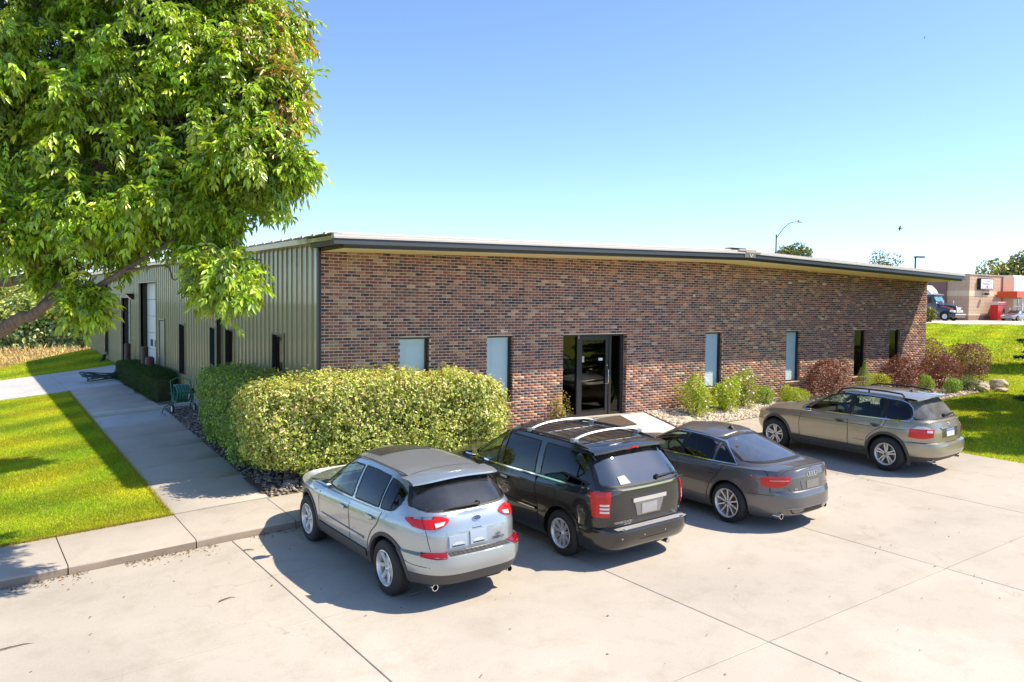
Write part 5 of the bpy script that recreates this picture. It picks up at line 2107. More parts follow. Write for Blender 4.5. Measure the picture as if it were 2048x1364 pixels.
    def wheels(s, style, tw=.255, rimr=.235):
        sp = s.sp
        r = sp['r']
        xo = sp['W'] / 2 - .022
        # tyre profile: (radius, x measured inwards from the outer face)
        prof = [(rimr, .012), (rimr + .02, .002), (r - .06, -.004), (r - .025, .006), (r - .006, .028), (r, .05)]
        for gx in (.085, .128, .170):
            prof += [(r, gx - .006), (r - .010, gx - .004), (r - .010, gx + .004), (r, gx + .006)]
        prof += [(r, tw - .05), (r - .006, tw - .028), (r - .03, tw - .006), (rimr, tw)]
        for yy in (sp['ya'], sp['yb']):
            for sg in (-1, 1):
                w = empty('wheel', (sg * xo, yy, r))
                w.parent = s.root
                m = MB().lathe([(a, -sg * b) for a, b in prof], (0, 0, 0), 'x', 56)
                # squat a little where it meets the ground
                m.v = [(x, y_, max(z, -r + .012)) for x, y_, z in m.v]
                m.build('tyre', M_tyre, w, smooth=35)
                m = MB()
                lip = [(rimr + .006, -.002), (rimr - .004, -.006), (rimr - .018, .006), (rimr - .03, .05), (rimr - .035, .2)]
                m.lathe([(a, -sg * b) for a, b in lip], (0, 0, 0), 'x', 48)
                style(m, sg, rimr)
                m.lathe([(0, -sg * .0), (.030, -sg * .0), (.034, -sg * .012), (.045, -sg * .03), (.06, -sg * .06)], (0, 0, 0), 'x', 20)
                rm_ = m.build('rim', M_alloy, w, smooth=40)
                MB().lathe([(0, -sg * .10), (rimr - .05, -sg * .10), (rimr - .05, -sg * .12), (.0, -sg * .12)], (0, 0, 0), 'x', 32).build('brake_disc', M_disc, w, smooth=40)
                MB().lathe([(0, sg * .002), (.024, sg * .002), (.026, -sg * .004)], (0, 0, 0), 'x', 16).build('hub_cap', M_inkd, w, smooth=40)

    def seats(s, mat, front_y, rear_y, zseat=.55, wheel=True, dash=None, zh=None):
        sp = s.sp
        zt = zh or sp['belt'] + .10
        for yy in (front_y, rear_y):
            for xx in (-.36, .36):
                m = MB()
                G = []
                for z, dy, hw in [(zseat, .02, .22), (zseat + .2, -.02, .24), (zt - .12, -.08, .22), (zt, -.11, .17)]:
                    G.append([(xx + hw * a, yy + dy + .03 * a * a, z) for a in (-1, -.6, 0, .6, 1)])
                Bk = [[(q_[0], q_[1] - .10, q_[2]) for q_ in r_] for r_ in G]
                m.grid(G)
                m.grid(Bk)
                m.grid([G[-1], Bk[-1]])
                m.grid([[r_[0] for r_ in G], [r_[0] for r_ in Bk]])
                m.grid([[r_[-1] for r_ in G], [r_[-1] for r_ in Bk]])
                st = m.build('seat', mat, s.root, smooth=60)
                h = MB()
                h.box(xx - .12, xx + .12, yy - .21, yy - .12, zt + .02, zt + .19)
                h.build('headrest', mat, st, bevel=.03)
        if dash:
            m = MB()
            m.prism([(dash - .25, sp['belt'] - .35), (dash - .25, sp['belt'] - .06), (dash + .05, sp['belt'] - .01), (dash + .35, sp['belt'] - .05), (dash + .35, sp['belt'] - .35)], 'x', -.72, .72)
            m.build('dashboard', sp.get('dashm', M_seatd), s.root, bevel=.03)
        if wheel:
            m = MB()
            c_ = Vector((-.36, (dash or front_y + .6) - .38, sp['belt'] - .02))
            ax = Vector((0, -.85, .45)).normalized()
            u_ = Vector((1, 0, 0))
            v_ = ax.cross(u_)
            m.tube([c_ + (u_ * math.cos(a) + v_ * math.sin(a)) * .185 for a in np.linspace(0, 2 * PI, 25)], .016, 6, cap=False)
            for a in (.1, PI - .1, -PI / 2):
                m.tube([c_ - ax * .03, c_ + (u_ * math.cos(a) + v_ * math.sin(a)) * .18], .016, 5)
            m.tube([c_ - ax * .25, c_ - ax * .01], .05, 8)
            m.build('steering_wheel', M_seatd, s.root, smooth=50)
        m = MB()
        m.box(-.80, .80, sp['ya'] - .3, sp['yb'] - .3, .32, .36)
        m.build('cabin_floor', M_rub, s.root)

    def mirrors(s, y, z, mat, x0=.86, size=(.20, .14)):
        for sg in (-1, 1):
            m = MB()
            a, b = size
            G = []
            for dy, k_ in ((.0, .97), (.035, 1.0), (.08, .88), (.12, .55), (.135, .15)):
                G.append([(sg * (x0 + .13) + a / 2 * k_ * math.copysign(abs(math.cos(t)) ** .55, math.cos(t)), y + dy, z + b / 2 * k_ * math.copysign(abs(math.sin(t)) ** .55, math.sin(t))) for t in np.linspace(0, 2 * PI, 21)])
            m.grid(G)
            m.add(G[-1][:-1], [tuple(range(20))])
            m.tube([(sg * (x0 - .06), y + .06, z - .05), (sg * (x0 + .06), y + .06, z - .03)], [.03, .024], 8)
            o = m.build('mirror', mat, s.root, smooth=50)
            g = MB().add([(p_[0] * 1.0, y - .001, p_[2]) for p_ in G[0][:-1]], [tuple(range(20))])
            g.build('mirror_glass', M_mir, o)

    def text(s, body, size, x, z, mat, parent, y=-2, bvh=None, off=.006, width=None, rot=0.0, nx=0.0):
        cu = bpy.data.curves.new('lettering', 'FONT')
        cu.body = body
        cu.size = size
        cu.extrude = 0.002
        cu.align_x = 'CENTER'
        to = bpy.data.objects.new('lettering', cu)
        me = bpy.data.meshes.new_from_object(to)
        bpy.data.objects.remove(to)
        me.materials.clear()
        me.materials.append(mat)
        h = s.hit((x, y, z), (0, 1, 0), bvh or s.bvh, off)
        loc, nrm, _, _ = (bvh or s.bvh).ray_cast(Vector((x, y, z)), Vector((0, 1, 0)), 8)
        if nrm.y > 0:
            nrm = -nrm
        o = link('lettering', me, parent)
        q_ = nrm.to_track_quat('Z', 'Y')
        o.rotation_mode = 'QUATERNION'
        o.rotation_quaternion = q_
        o.location = h
        if width:
            w = max(v.co.x for v in me.vertices) - min(v.co.x for v in me.vertices)
            o.scale = (width / w, 1, 1)
        return o


def spokes(n, w0, w1, pair=0.0, dish=.035, ph=0.0):
    def f(m, sg, R):
        for k_ in range(n):
            for sd in ((-1, 1) if pair else (0,)):
                a = 2 * PI * k_ / n + PI / 2 + ph
                c_, d_ = math.cos(a), math.sin(a)
                o0, o1 = sd * pair * .35, sd * pair

                def pt(r, lat, x):
                    return (-sg * x, c_ * r - d_ * lat, d_ * r + c_ * lat)
                rows = []
                for t in (0, .35, .7, 1):
                    r = .028 + (R - .028 - .012) * t
                    x = .012 + dish * (1 - (2 * t - .7) ** 2 * .35) * (1 - .5 * t) * .8
                    w = w0 + (w1 - w0) * t
                    o = o0 + (o1 - o0) * t
                    rows.append([pt(r, o - w * .5, x + .022), pt(r, o - w * .32, x), pt(r, o + w * .32, x), pt(r, o + w * .5, x + .022)])
                m.grid(rows)
    return f


# ---------------------------------------------------------------- silver crossover
P_silver = paint('silver green paint', (0.40, 0.445, 0.475), .18, .33, .66, .02)
c1 = Car('crossover_car', 'silver crossover with red almond tail lamps, parked nearest the camera beside the walk', 'car', (-.80, -7.53, float(zp(-.8, -7.53)) + .0), dict(
    L=4.86, W=1.88, nr=4.2, nf=3.6, paint=P_silver, clad=1.98, r=.372, ya=1.02, yb=3.77, arch=.425, belt=1.05,
    plan=[(0, .97), (1.0, 1.0), (3.6, 1.0), (4.3, .97), (4.86, .93)],
    levels=[(.26, .84, .30, 4.62), (.31, .895, .13, 4.76), (.46, .925, .04, 4.84), (.58, .935, .0, 4.86), (.695, .936, .010, 4.85), (.725, .936, .145, 4.84),
            (.90, .938, .150, 4.78), ([(0, 1.03), (1.2, 1.0), (3.2, .94), (4.86, .80)], .925, .185, 4.66),
            ([(0, 1.20), (.5, 1.155), (1.0, 1.11), (2.2, 1.05), (3.3, 1.01), (4.1, .95), (4.86, .86)], .885, .26, 4.46)],
    crown=[(0, .0), (.5, .02), (3.2, .04), (4.2, .07), (4.86, .03)],
    gh=dict(wb=.872, yr=.28, yf=3.74, nr=4.2, nf=3.2, wt=.60, tr=.70, tf=2.78, crown=.055, bulge=.035,
            zt=[(.6, 1.555), (1.2, 1.585), (2.0, 1.60), (2.8, 1.555)]),
    side=[('clear', [(2.13, 1.51), (2.45, 1.49), (2.75, 1.40), (3.10, 1.14)], [(2.12, 1.09), (2.5, 1.08), (2.9, 1.07), (3.12, 1.075)]),
          ('dark', [(1.30, 1.51), (1.7, 1.525), (2.05, 1.52)], [(1.30, 1.125), (1.7, 1.11), (2.03, 1.095)]),
          ('dark', [(.80, 1.385), (.95, 1.45), (1.12, 1.49), (1.24, 1.50)], [(.82, 1.25), (.92, 1.16), (1.06, 1.135), (1.24, 1.13)])],
    rear=(M_gback, [(-.60, 1.47), (-.3, 1.505), (0, 1.515), (.3, 1.505), (.60, 1.47)], [(-.72, 1.265), (-.60, 1.225), (-.3, 1.208), (0, 1.204), (.3, 1.208), (.60, 1.225), (.72, 1.265)]),
    front=(M_gclear, [(-.55, 1.53), (0, 1.56), (.55, 1.53)], [(-.72, 1.06), (0, 1.04), (.72, 1.06)])))
c1.doors([([(3.16, 1.03), (3.22, .8), (3.20, .50)], [(2.12, 1.055), (2.10, .8), (2.08, .50)], (2.30, .92)),
          ([(2.095, 1.055), (2.075, .8), (2.055, .50)], [(1.16, 1.085), (1.22, .92), (1.40, .78), (1.50, .62), (1.52, .50)], (1.42, .97))])
c1.seams([[(.20, .56), (.5, .57), (.62, .60)], [(3.19, .45), (3.24, .8), (3.18, 1.02), (3.5, 1.02), (4.3, .92)]])
c1.arches(.045, M_clad)
c1.wheels(spokes(7, .070, .046, 0, .035, .2))
c1.mirrors(2.98, 1.10, P_silver)
c1.seats(M_seatd, 2.05, 1.25, dash=2.95)
for sg in (-1, 1):
    top = [(sg * .93, .56, 1.125), (sg * .90, .36, 1.16), (sg * .80, .18, 1.17), (sg * .70, .12, 1.17), (sg * .56, .10, 1.16), (sg * .47, .10, 1.14), (sg * .435, .10, 1.115)]
    bot = [(sg * .935, .55, 1.10), (sg * .92, .36, 1.035), (sg * .80, .17, 1.01), (sg * .70, .11, 1.012), (sg * .56, .10, 1.035), (sg * .47, .10, 1.075), (sg * .44, .10, 1.10)]
    lp = c1.wrap_patch('tail_lamp', top, bot, M_red, nu=34, nv=7, off=.013)
    c1.wrap_patch('reversing_lamp', [(sg * .68, .10, 1.085), (sg * .50, .10, 1.10)], [(sg * .66, .10, 1.035), (sg * .53, .10, 1.062)], M_clear, lp, off=.019, nu=8, nv=4)
    c1.rear_patch('lamp_split', [(sg * .668, 1.165), (sg * .662, 1.165)], [(sg * .668, 1.015), (sg * .662, 1.015)], M_rub, lp, off=.0155, nu=2, nv=8, skirt=.0)
    c1.wrap_patch('reflector', [(sg * .90, .18, .725), (sg * .72, .03, .728), (sg * .52, .015, .728)], [(sg * .90, .16, .69), (sg * .70, .01, .672), (sg * .54, .0, .682)], M_redd, off=.008, nu=14, nv=4)
    m = MB()
    m.lathe([(.036, .0), (.045, .0), (.045, .22), (.036, .22)], (sg * .58, .26, .265), 'y', 20)
    m.lathe([(.0, .05), (.037, .05)], (sg * .58, .26, .265), 'y', 20)
    ex = m.build('exhaust_tip', M_chrome, c1.root, smooth=40)
    ex.data.materials.append(M_black)
    for p_ in ex.data.polygons[-20:]:
        p_.material_index = 1
    # roof side moulding
    c1.ribbon('roof_moulding', [(sg * .575, .85, 3), (sg * .585, 1.6, 3), (sg * .585, 2.2, 3), (sg * .55, 2.65, 3)], .035, (0, 0, -1), c1.gbvh, M_clad, c1.cab, off=.006)
    # hatch shut line
    c1.ribbon('panel_seam', [(sg * .665, -2, 1.00), (sg * .655, -2, .86), (sg * .63, -2, .74)], .006, (0, 1, 0), c1.bvh, M_rub, c1.b, off=.002)
    # lower skirt
    c1.ribbon('sill_moulding', [(sg * 3, 1.55, .44), (sg * 3, 3.28, .44)], .10, (-sg, 0, 0), c1.bvh, M_clad, c1.b, off=.012, h=.01)
    c1.ribbon('door_moulding', [(sg * 3, 1.62, .63), (sg * 3, 3.16, .63)], .035, (-sg, 0, 0), c1.bvh, P_silver, c1.b, off=.014, h=.008)
# spoiler lip over the rear glass
m = MB()
G = []
for x in np.linspace(-.66, .66, 13):
    k_ = 1 - (x / .66) ** 2
    y0 = .70 + .10 * (x / .66) ** 4
    zt_ = 1.555 + .048 * k_
    G.append([(x, y0 + .20, zt_ + .010), (x, y0 - .02, zt_ + .004), (x, y0 - .13, zt_ - .022), (x, y0 - .135, zt_ - .045), (x, y0 - .02, zt_ - .05)])
m.grid(G)
sp_ = m.build('spoiler', P_silver, c1.root, smooth=35)
m = MB()
m.grid([[(g_[3][0] * .98, g_[3][1] + .004, g_[3][2] - .001), (g_[3][0] * .98, g_[3][1] + .035, g_[3][2] - .022)] for g_ in G])
m.build('brake_light_strip', M_rub, sp_)
# rear wiper
def wiper(c, x0, x1, z, dz=0.02):
    a = c.hit((x0, -2, z), (0, 1, 0), c.gbvh, .035)
    b = c.hit((x1, -2, z + dz), (0, 1, 0), c.gbvh, .03)
    if a is None or b is None:
        return
    m = MB()
    m.tube([a, a.lerp(b, .5) + Vector((0, -.012, .006)), b], [.018, .012, .006], 6)
    p2 = a.lerp(b, .25)
    m.tube([p2 + Vector((0, .012, -.02)), b + Vector((.06 if x1 > x0 else -.06, .012, -.012))], [.006, .006], 5)
    m.lathe([(0, -.01), (.03, -.01), (.035, .03)], tuple(a), 'y', 12)
    m.build('wiper', M_rub, c.root, smooth=50)
wiper(c1, .10, -.33, 1.225, .0)
# badge
def badge(c, x, z, rx, rz, mat_rim, mat_in, parent, bvh=None):
    loc, nrm, _, _ = (bvh or c.bvh).ray_cast(Vector((x, -2, z)), Vector((0, 1, 0)), 8)
    if nrm.y > 0:
        nrm = -nrm
    m = MB()
    m.lathe([(0.86, .010), (.93, .014), (1.0, .008), (1.02, -.006)], (0, 0, 0), 'z', 28)
    o = m.build('badge', mat_rim, parent, smooth=50)
    i_ = MB().lathe([(0, .008), (.87, .008)], (0, 0, 0), 'z', 28).build('badge_field', mat_in, o)
    o.rotation_mode = 'QUATERNION'
    o.rotation_quaternion = nrm.to_track_quat('Z', 'Y')
    o.location = loc + nrm * .004
    o.scale = (rx, rz, 1)
    return o
M_navy = simple('navy enamel', (0.03, 0.04, 0.09), .2, coat=1)
bd = badge(c1, .02, 1.085, .065, .034, M_chrome, M_navy, c1.b)
m = MB()
for (sx, sy, r) in [(-.52, .15, .26), (-.08, .28, .15), (.30, .42, .15), (-.05, -.30, .15), (.30, -.18, .15), (.60, .06, .15)]:
    for k_ in range(4):
        a = k_ * PI / 2
        t_ = a + PI / 2
        m.add([(sx + r * math.cos(a), sy + r * 1.5 * math.sin(a), .0095), (sx + r * .22 * math.cos(a + PI / 4), sy + r * .33 * math.sin(a + PI / 4), .0095), (sx, sy, .0095), (sx + r * .22 * math.cos(a - PI / 4), sy + r * .33 * math.sin(a - PI / 4), .0095)], [(0, 1, 2, 3)])
m.build('badge_stars', M_chrome, bd)
# recessed number plate area with two dealer cards, step pad and lettering
c1.rear_patch('plate_recess', [(-.44, .965), (.44, .965)], [(-.44, .765), (.44, .765)], simple('plate recess', (.34, .40, .46), .4, metal=.4, var=.04), off=.006, nu=12, nv=6)
c1.rear_patch('shut_line', [(-.70, .978), (.70, .978)], [(-.70, .968), (.70, .968)], M_rub, c1.b, off=.003, nu=12, nv=2, skirt=0)
for (a, b, zt_) in ((-.42, -.17, .92), (-.12, .13, .945)):
    pl = c1.rear_patch('dealer_card', [(a, zt_), (b, zt_)], [(a, .775), (b, .775)], M_plate2, off=.018, nu=6, nv=5)
    c1.rear_patch('card_arc', [(a + .04, .825), ((a + b) / 2 - .05, .845), ((a + b) / 2, .85), ((a + b) / 2 + .05, .845), (b - .04, .825)], [(a + .04, .808), (b - .04, .808)], M_plate, pl, off=.0205, nu=9, nv=3, skirt=0)
    c1.rear_patch('card_line', [(a + .04, .802), (b - .04, .802)], [(a + .04, .790), (b - .04, .790)], M_inkd, pl, off=.0205, nu=5, nv=2, skirt=0)
c1.text('LTD', .045, .315, .825, M_inkd, c1.b, off=.012)
c1.text('TRIBECA', .045, .315, .782, M_inkd, c1.b, off=.012, width=.20)
c1.ribbon('bumper_pad', [(-.45, .112, 3), (-.25, .092, 3), (0, .086, 3), (.25, .092, 3), (.45, .112, 3)], .085, (0, 0, -1), c1.bvh, M_clad, c1.b, off=.004, n=16, h=.004)
for x in np.linspace(-.40, .40, 13):
    c1.ribbon('pad_rib', [(x, .055 + .1 * x * x, 3), (x, .118 + .1 * x * x, 3)], .010, (0, 0, -1), c1.bvh, M_rub, c1.b, off=.0105, n=4)
# sunroof
c1.patch('sunroof', [(-.40, 2.62, 3), (.40, 2.62, 3)], [(-.42, 2.10, 3), (.42, 2.10, 3)], (0, 0, -1), c1.gbvh, simple('sunroof glass', (.03, .03, .032), .25, var=.2), c1.cab, off=.010, nu=10, nv=8, skirt=.01)
c1.ribbon('roof_seam', [(-.58, .98, 3), (0, .96, 3), (.58, .98, 3)], .010, (0, 0, -1), c1.gbvh, M_clad, c1.cab, off=.004, n=20)

# ---------------------------------------------------------------- black minivan
P_black = paint('black paint', (0.016, 0.016, 0.018), .25, .25, .35, .03)
c2 = Car('minivan', 'black minivan with roof bars and tall red tail lamps, second from the left', 'car', (2.07, -7.72, float(zp(2.07, -7.72))), dict(
    L=5.14, W=1.95, nr=7.0, nf=3.6, paint=P_black, clad=.0, r=.352, ya=1.03, yb=4.10, arch=.405, belt=1.06,
    plan=[(0, .985), (.6, 1.0), (3.9, 1.0), (4.6, .97), (5.14, .92)],
    levels=[(.21, .88, .20, 4.95), (.30, .94, .06, 5.08), (.46, .957, .0, 5.14), (.545, .96, .0, 5.13), (.575, .96, .015, 5.12), (.592, .96, .14, 5.10),
            (.84, .966, .12, 5.04), ([(0, 1.03), (3.6, .94), (5.14, .82)], .955, .125, 4.92),
            ([(0, 1.15), (.5, 1.12), (1.2, 1.09), (3.4, 1.05), (4.2, 1.02), (5.14, .92)], .925, .14, 4.74)],
    crown=[(0, .0), (.5, .0), (3.4, .04), (4.4, .08), (5.14, .03)],
    gh=dict(wb=.915, yr=.15, yf=4.06, nr=7.0, nf=3.4, wt=.715, tr=.60, tf=2.95, crown=.05, bulge=.025,
            zt=[(.5, 1.655), (1.2, 1.69), (2.2, 1.685), (3.0, 1.635)]),
    side=[('clear', [(2.82, 1.60), (3.05, 1.57), (3.35, 1.42), (3.62, 1.20)], [(2.80, 1.10), (3.1, 1.095), (3.4, 1.085), (3.64, 1.09)]),
          ('dark', [(1.76, 1.615), (2.2, 1.62), (2.66, 1.61)], [(1.74, 1.125), (2.2, 1.115), (2.64, 1.105)]),
          ('dark', [(.52, 1.40), (.56, 1.53), (.68, 1.595), (1.0, 1.61), (1.60, 1.615)], [(.49, 1.26), (.51, 1.17), (.60, 1.145), (1.0, 1.14), (1.58, 1.13)])],
    rear=(M_gvan, [(-.70, 1.595), (-.4, 1.615), (0, 1.62), (.4, 1.615), (.70, 1.595)], [(-.79, 1.195), (-.5, 1.17), (0, 1.16), (.5, 1.17), (.79, 1.195)]),
    front=(M_gclear, [(-.62, 1.60), (0, 1.63), (.62, 1.60)], [(-.74, 1.10), (0, 1.07), (.74, 1.10)])))
c2.doors([([(3.70, 1.05), (3.74, .8), (3.70, .34)], [(2.74, 1.075), (2.73, .8), (2.73, .34)], (2.92, .93)),
          ([(2.71, 1.075), (2.70, .8), (2.70, .34)], [(1.66, 1.10), (1.66, .85), (1.60, .70), (1.58, .34)], (2.48, .94))])
c2.seams([[(1.66, 1.02), (1.0, 1.03), (.30, 1.03)], [(1.36, .90), (1.36, .98), (1.30, 1.0), (1.17, 1.0), (1.14, .97), (1.14, .88), (1.17, .85), (1.33, .85), (1.36, .88)]])
c2.arches(.05, P_black, off=.014)
c2.wheels(spokes(9, .024, .020, .020, .030), tw=.235, rimr=.222)
c2.mirrors(3.50, 1.13, P_black, x0=.91)
c2.seats(M_seatd, 2.75, 1.75, dash=3.65)
for sg in (-1, 1):
    top = [(sg * .965, .36, 1.105), (sg * .95, .19, 1.11), (sg * .86, .12, 1.115), (sg * .745, .11, 1.12)]
    bot = [(sg * .968, .30, .755), (sg * .955, .18, .75), (sg * .87, .11, .75), (sg * .775, .11, .75)]
    lp = c2.wrap_patch('tail_lamp', top, bot, M_red, nu=14, nv=12)
    for zz_ in (.925, .875, .825):
        c2.wrap_patch('reversing_lamp', [(sg * .93, .16, zz_ + .016), (sg * .785, .11, zz_ + .016)], [(sg * .93, .16, zz_ - .012), (sg * .785, .11, zz_ - .012)], M_clear, lp, off=.013, nu=8, nv=3)
    c2.ribbon('chrome_strip', [(sg * 3, .46, 1.135), (sg * 3, 1.6, 1.118), (sg * 3, 2.7, 1.092), (sg * 3, 3.66, 1.078)], .022, (-sg, 0, 0), c2.gbvh, M_chrome, c2.cab, off=.008)
    c2.ribbon('side_moulding', [(sg * 3, 1.62, .60), (sg * 3, 3.66, .60)], .05, (-sg, 0, 0), c2.bvh, P_black, c2.b, off=.014, h=.01)
    c2.ribbon('moulding_trim', [(sg * 3, 1.64, .603), (sg * 3, 3.64, .603)], .014, (-sg, 0, 0), c2.bvh, M_chrome, c2.b, off=.027)
    # roof rails in pieces
    rl_ = [c2.hit((sg * .66, y_, 3), (0, 0, -1), c2.gbvh, .03) for y_ in (.55, .7, 1.2, 1.8, 2.4, 2.65)]
    m = MB()
    m.tube([rl_[0] - Vector((0, 0, .035))] + rl_[1:-1] + [rl_[-1] - Vector((0, 0, .035))], [.012, .02, .02, .02, .02, .012], 8)
    m.build('roof_rail', M_clad, c2.cab, smooth=50)
    c2.ribbon('hatch_edge', [(sg * .745, -2, 1.59), (sg * .83, -2, 1.20)], .03, (0, 1, 0), c2.gbvh, P_black, c2.cab, off=.01)
for y_ in (1.05, 2.15):
    m = MB()
    pts = []
    for x in np.linspace(-.66, .66, 13):
        h_ = c2.hit((x, y_, 3), (0, 0, -1), c2.gbvh, .05)
        pts.append(Vector((x, y_, h_.z + .035 * (1 - (x / .66) ** 4))))
    m.grid([[(p_.x, p_.y - .032, p_.z), (p_.x, p_.y - .02, p_.z + .016), (p_.x, p_.y + .02, p_.z + .016), (p_.x, p_.y + .032, p_.z), (p_.x, p_.y - .032, p_.z)] for p_ in pts])
    for sg in (-1, 1):
        m.box(sg * .66 - .045, sg * .66 + .045, y_ - .045, y_ + .045, pts[0].z - .04, pts[0].z + .014)
    m.build('roof_bar', simple('bar silver', (.40, .41, .43), .4, metal=.7), c2.root, smooth=40)
for x in (-.44, -.27, -.09, .09, .27, .44):
    c2.ribbon('roof_groove', [(x, .72, 3), (x, 1.6, 3), (x, 2.6, 3)], .02, (0, 0, -1), c2.gbvh, M_rub, c2.cab, off=.002)
c2.patch('roof_panel', [(-.62, .62, 3), (.62, .62, 3)], [(-.58, 2.75, 3), (.58, 2.75, 3)], (0, 0, -1), c2.gbvh, simple('dusty roof', (.085, .090, .098), .65, var=.3, nscale=60), c2.cab, off=.0012, nu=14, nv=22, skirt=0)
m = MB()
G = []
for x in np.linspace(-.74, .74, 13):
    k_ = 1 - (x / .74) ** 2
    y0 = .59 + .05 * (x / .74) ** 6
    zt_ = 1.650 + .035 * k_
    G.append([(x, y0 + .20, zt_ + .012), (x, y0 - .02, zt_ + .006), (x, y0 - .14, zt_ - .018), (x, y0 - .145, zt_ - .05), (x, y0 - .0, zt_ - .055)])
m.grid(G)
sp_ = m.build('spoiler', P_black, c2.root, smooth=35)
m = MB()
m.grid([[(g_[3][0] * .18, g_[3][1] - .003, g_[3][2] + .028), (g_[3][0] * .18, g_[3][1] - .003, g_[3][2] + .006)] for g_ in G])
m.build('brake_light', M_red, sp_)
wiper(c2, .22, .62, 1.20, .015)
c2.rear_patch('chrome_strip', [(-.84, 1.145), (0, 1.135), (.84, 1.145)], [(-.84, 1.115), (0, 1.105), (.84, 1.115)], simple('soft chrome', (.62, .64, .66), .18, metal=1), c2.b, off=.012, nu=20, nv=3)
pr = c2.rear_patch('plate_recess', [(-.30, .935), (.30, .935)], [(-.235, .715), (.235, .715)], simple('recess chrome', (.32, .34, .37), .15, metal=.9), off=.010, nu=12, nv=6)
c2.rear_patch('number_plate', [(-.155, .885), (.155, .885)], [(-.155, .735), (.155, .735)], simple('blurred plate', (.42, .42, .44), .35, metal=.4, var=.2, nscale=12), pr, off=.018, nu=6, nv=4)
c2.rear_patch('grip_bar', [(-.335, .985), (.335, .985)], [(-.335, .925), (.335, .925)], M_chrome, off=.030, nu=12, nv=4, skirt=.04)
c2.text('TOWN&COUNTRY', .045, -.50, .648, M_chrome, c2.b, off=.008, width=.34)
c2.text('LIMITED', .026, -.42, .616, M_chrome, c2.b, off=.008, width=.14)
c2.text('4.0 L', .035, .68, .665, M_chrome, c2.b, off=.008)
c2.ribbon('step_pad', [(-.70, .075, 3), (-.4, .07, 3), (0, .07, 3), (.4, .07, 3), (.70, .075, 3)], .10, (0, 0, -1), c2.bvh, simple('pad silver', (.42, .42, .42), .45, metal=.5, var=.3, nscale=90), c2.b, off=.004, n=24)
c2.rear_patch('bumper_seam', [(-.92, .415), (0, .41), (.92, .415)], [(-.92, .405), (0, .40), (.92, .405)], M_rub, c2.b, off=.003, nu=16, nv=2, skirt=0)
for x in (-.62, -.2, .22, .64):
    c2.rear_patch('parking_sensor', [(x - .010, .467), (x + .010, .467)], [(x - .010, .447), (x + .010, .447)], M_steel, c2.b, off=.006, nu=4, nv=4)
for sg in (-1, 1):
    c2.rear_patch('bumper_corner_seam', [(sg * .80 - .005, .60), (sg * .80 + .005, .60)], [(sg * .80 - .005, .545), (sg * .80 + .005, .545)], M_rub, c2.b, off=.003, nu=2, nv=3, skirt=0)
c2.rear_patch('window_sticker', [(-.50, 1.29), (-.36, 1.30)], [(-.50, 1.19), (-.30, 1.19)], simple('window sticker', (.30, .32, .30), .5), c2.cab, off=.008, nu=4, nv=4, bvh=c2.gbvh, skirt=0)
MB().tube([(.45, .40, .19), (.45, .16, .19)], .035, 12).build('exhaust_tip', M_steel, c2.root, smooth=50)

# ---------------------------------------------------------------- dark grey saloon
P_grey = paint('dark grey paint', (0.135, 0.130, 0.136), .25, .38, .5, .03)
c3 = Car('sedan', 'dark brownish grey four door sedan between the black van and the tan wagon', 'car', (5.33, -8.16, float(zp(5.33, -8.16))), dict(
    L=4.915, W=1.874, nr=3.7, nf=3.4, paint=P_grey, clad=.0, r=.345, ya=1.08, yb=3.99, arch=.385, belt=.95, handle=P_grey, seal=M_rub,
    plan=[(0, .965), (.9, 1.0), (3.8, 1.0), (4.4, .97), (4.915, .92)],
    levels=[(.19, .84, .25, 4.72), (.28, .90, .07, 4.86), (.44, .925, .0, 4.915), (.56, .932, .0, 4.905), (.66, .936, .03, 4.88), (.675, .936, .045, 4.87),
            (.79, .930, .055, 4.80), ([(0, .90), (1.0, .895), (3.2, .86), (4.915, .72)], .915, .065, 4.68),
            ([(0, 1.005), (.7, .985), (1.6, .955), (3.3, .93), (4.0, .89), (4.915, .76)], .872, .10, 4.50)],
    crown=[(0, .015), (.5, .045), (.9, .05), (3.3, .05), (4.2, .085), (4.915, .04)],
    gh=dict(wb=.838, yr=.44, yf=3.58, nr=3.4, nf=3.2, wt=.545, tr=1.58, tf=2.72, crown=.055, bulge=.03,
            zt=[(1.4, 1.335), (2.0, 1.385), (2.4, 1.39), (2.9, 1.345)]),
    side=[('clear', [(2.27, 1.335), (2.5, 1.325), (2.78, 1.235), (3.18, 1.005)], [(2.25, .995), (2.6, .985), (2.9, .978), (3.20, .975)]),
          ('dark', [(1.54, 1.285), (1.8, 1.325), (2.19, 1.338)], [(1.50, 1.005), (1.8, 1.0), (2.17, .995)]),
          ('dark', [(1.02, 1.035), (1.18, 1.12), (1.32, 1.205), (1.47, 1.265)], [(1.03, 1.015), (1.15, 1.012), (1.3, 1.01), (1.43, 1.008)])],
    rear=(M_gsed, [(-.50, 1.318), (-.25, 1.342), (0, 1.348), (.25, 1.342), (.50, 1.318)], [(-.68, 1.055), (-.35, 1.065), (0, 1.068), (.35, 1.065), (.68, 1.055)]),
    front=(M_gclear, [(-.48, 1.325), (0, 1.36), (.48, 1.325)], [(-.68, .995), (0, .985), (.68, .995)])))
c3.doors([([(3.32, .93), (3.38, .7), (3.34, .32)], [(2.22, .955), (2.20, .7), (2.20, .32)], (2.42, .80)),
          ([(2.195, .955), (2.175, .7), (2.175, .32)], [(1.20, .965), (1.30, .80), (1.46, .62), (1.52, .45), (1.53, .32)], (1.42, .825))])
c3.seams([[(.30, .60), (.60, .60), (.69, .60)]])
c3.arches(.012, P_grey, off=.006)
c3.wheels(spokes(10, .030, .034, 0, .030), tw=.25, rimr=.245)
c3.mirrors(3.12, 1.02, P_grey, x0=.84)
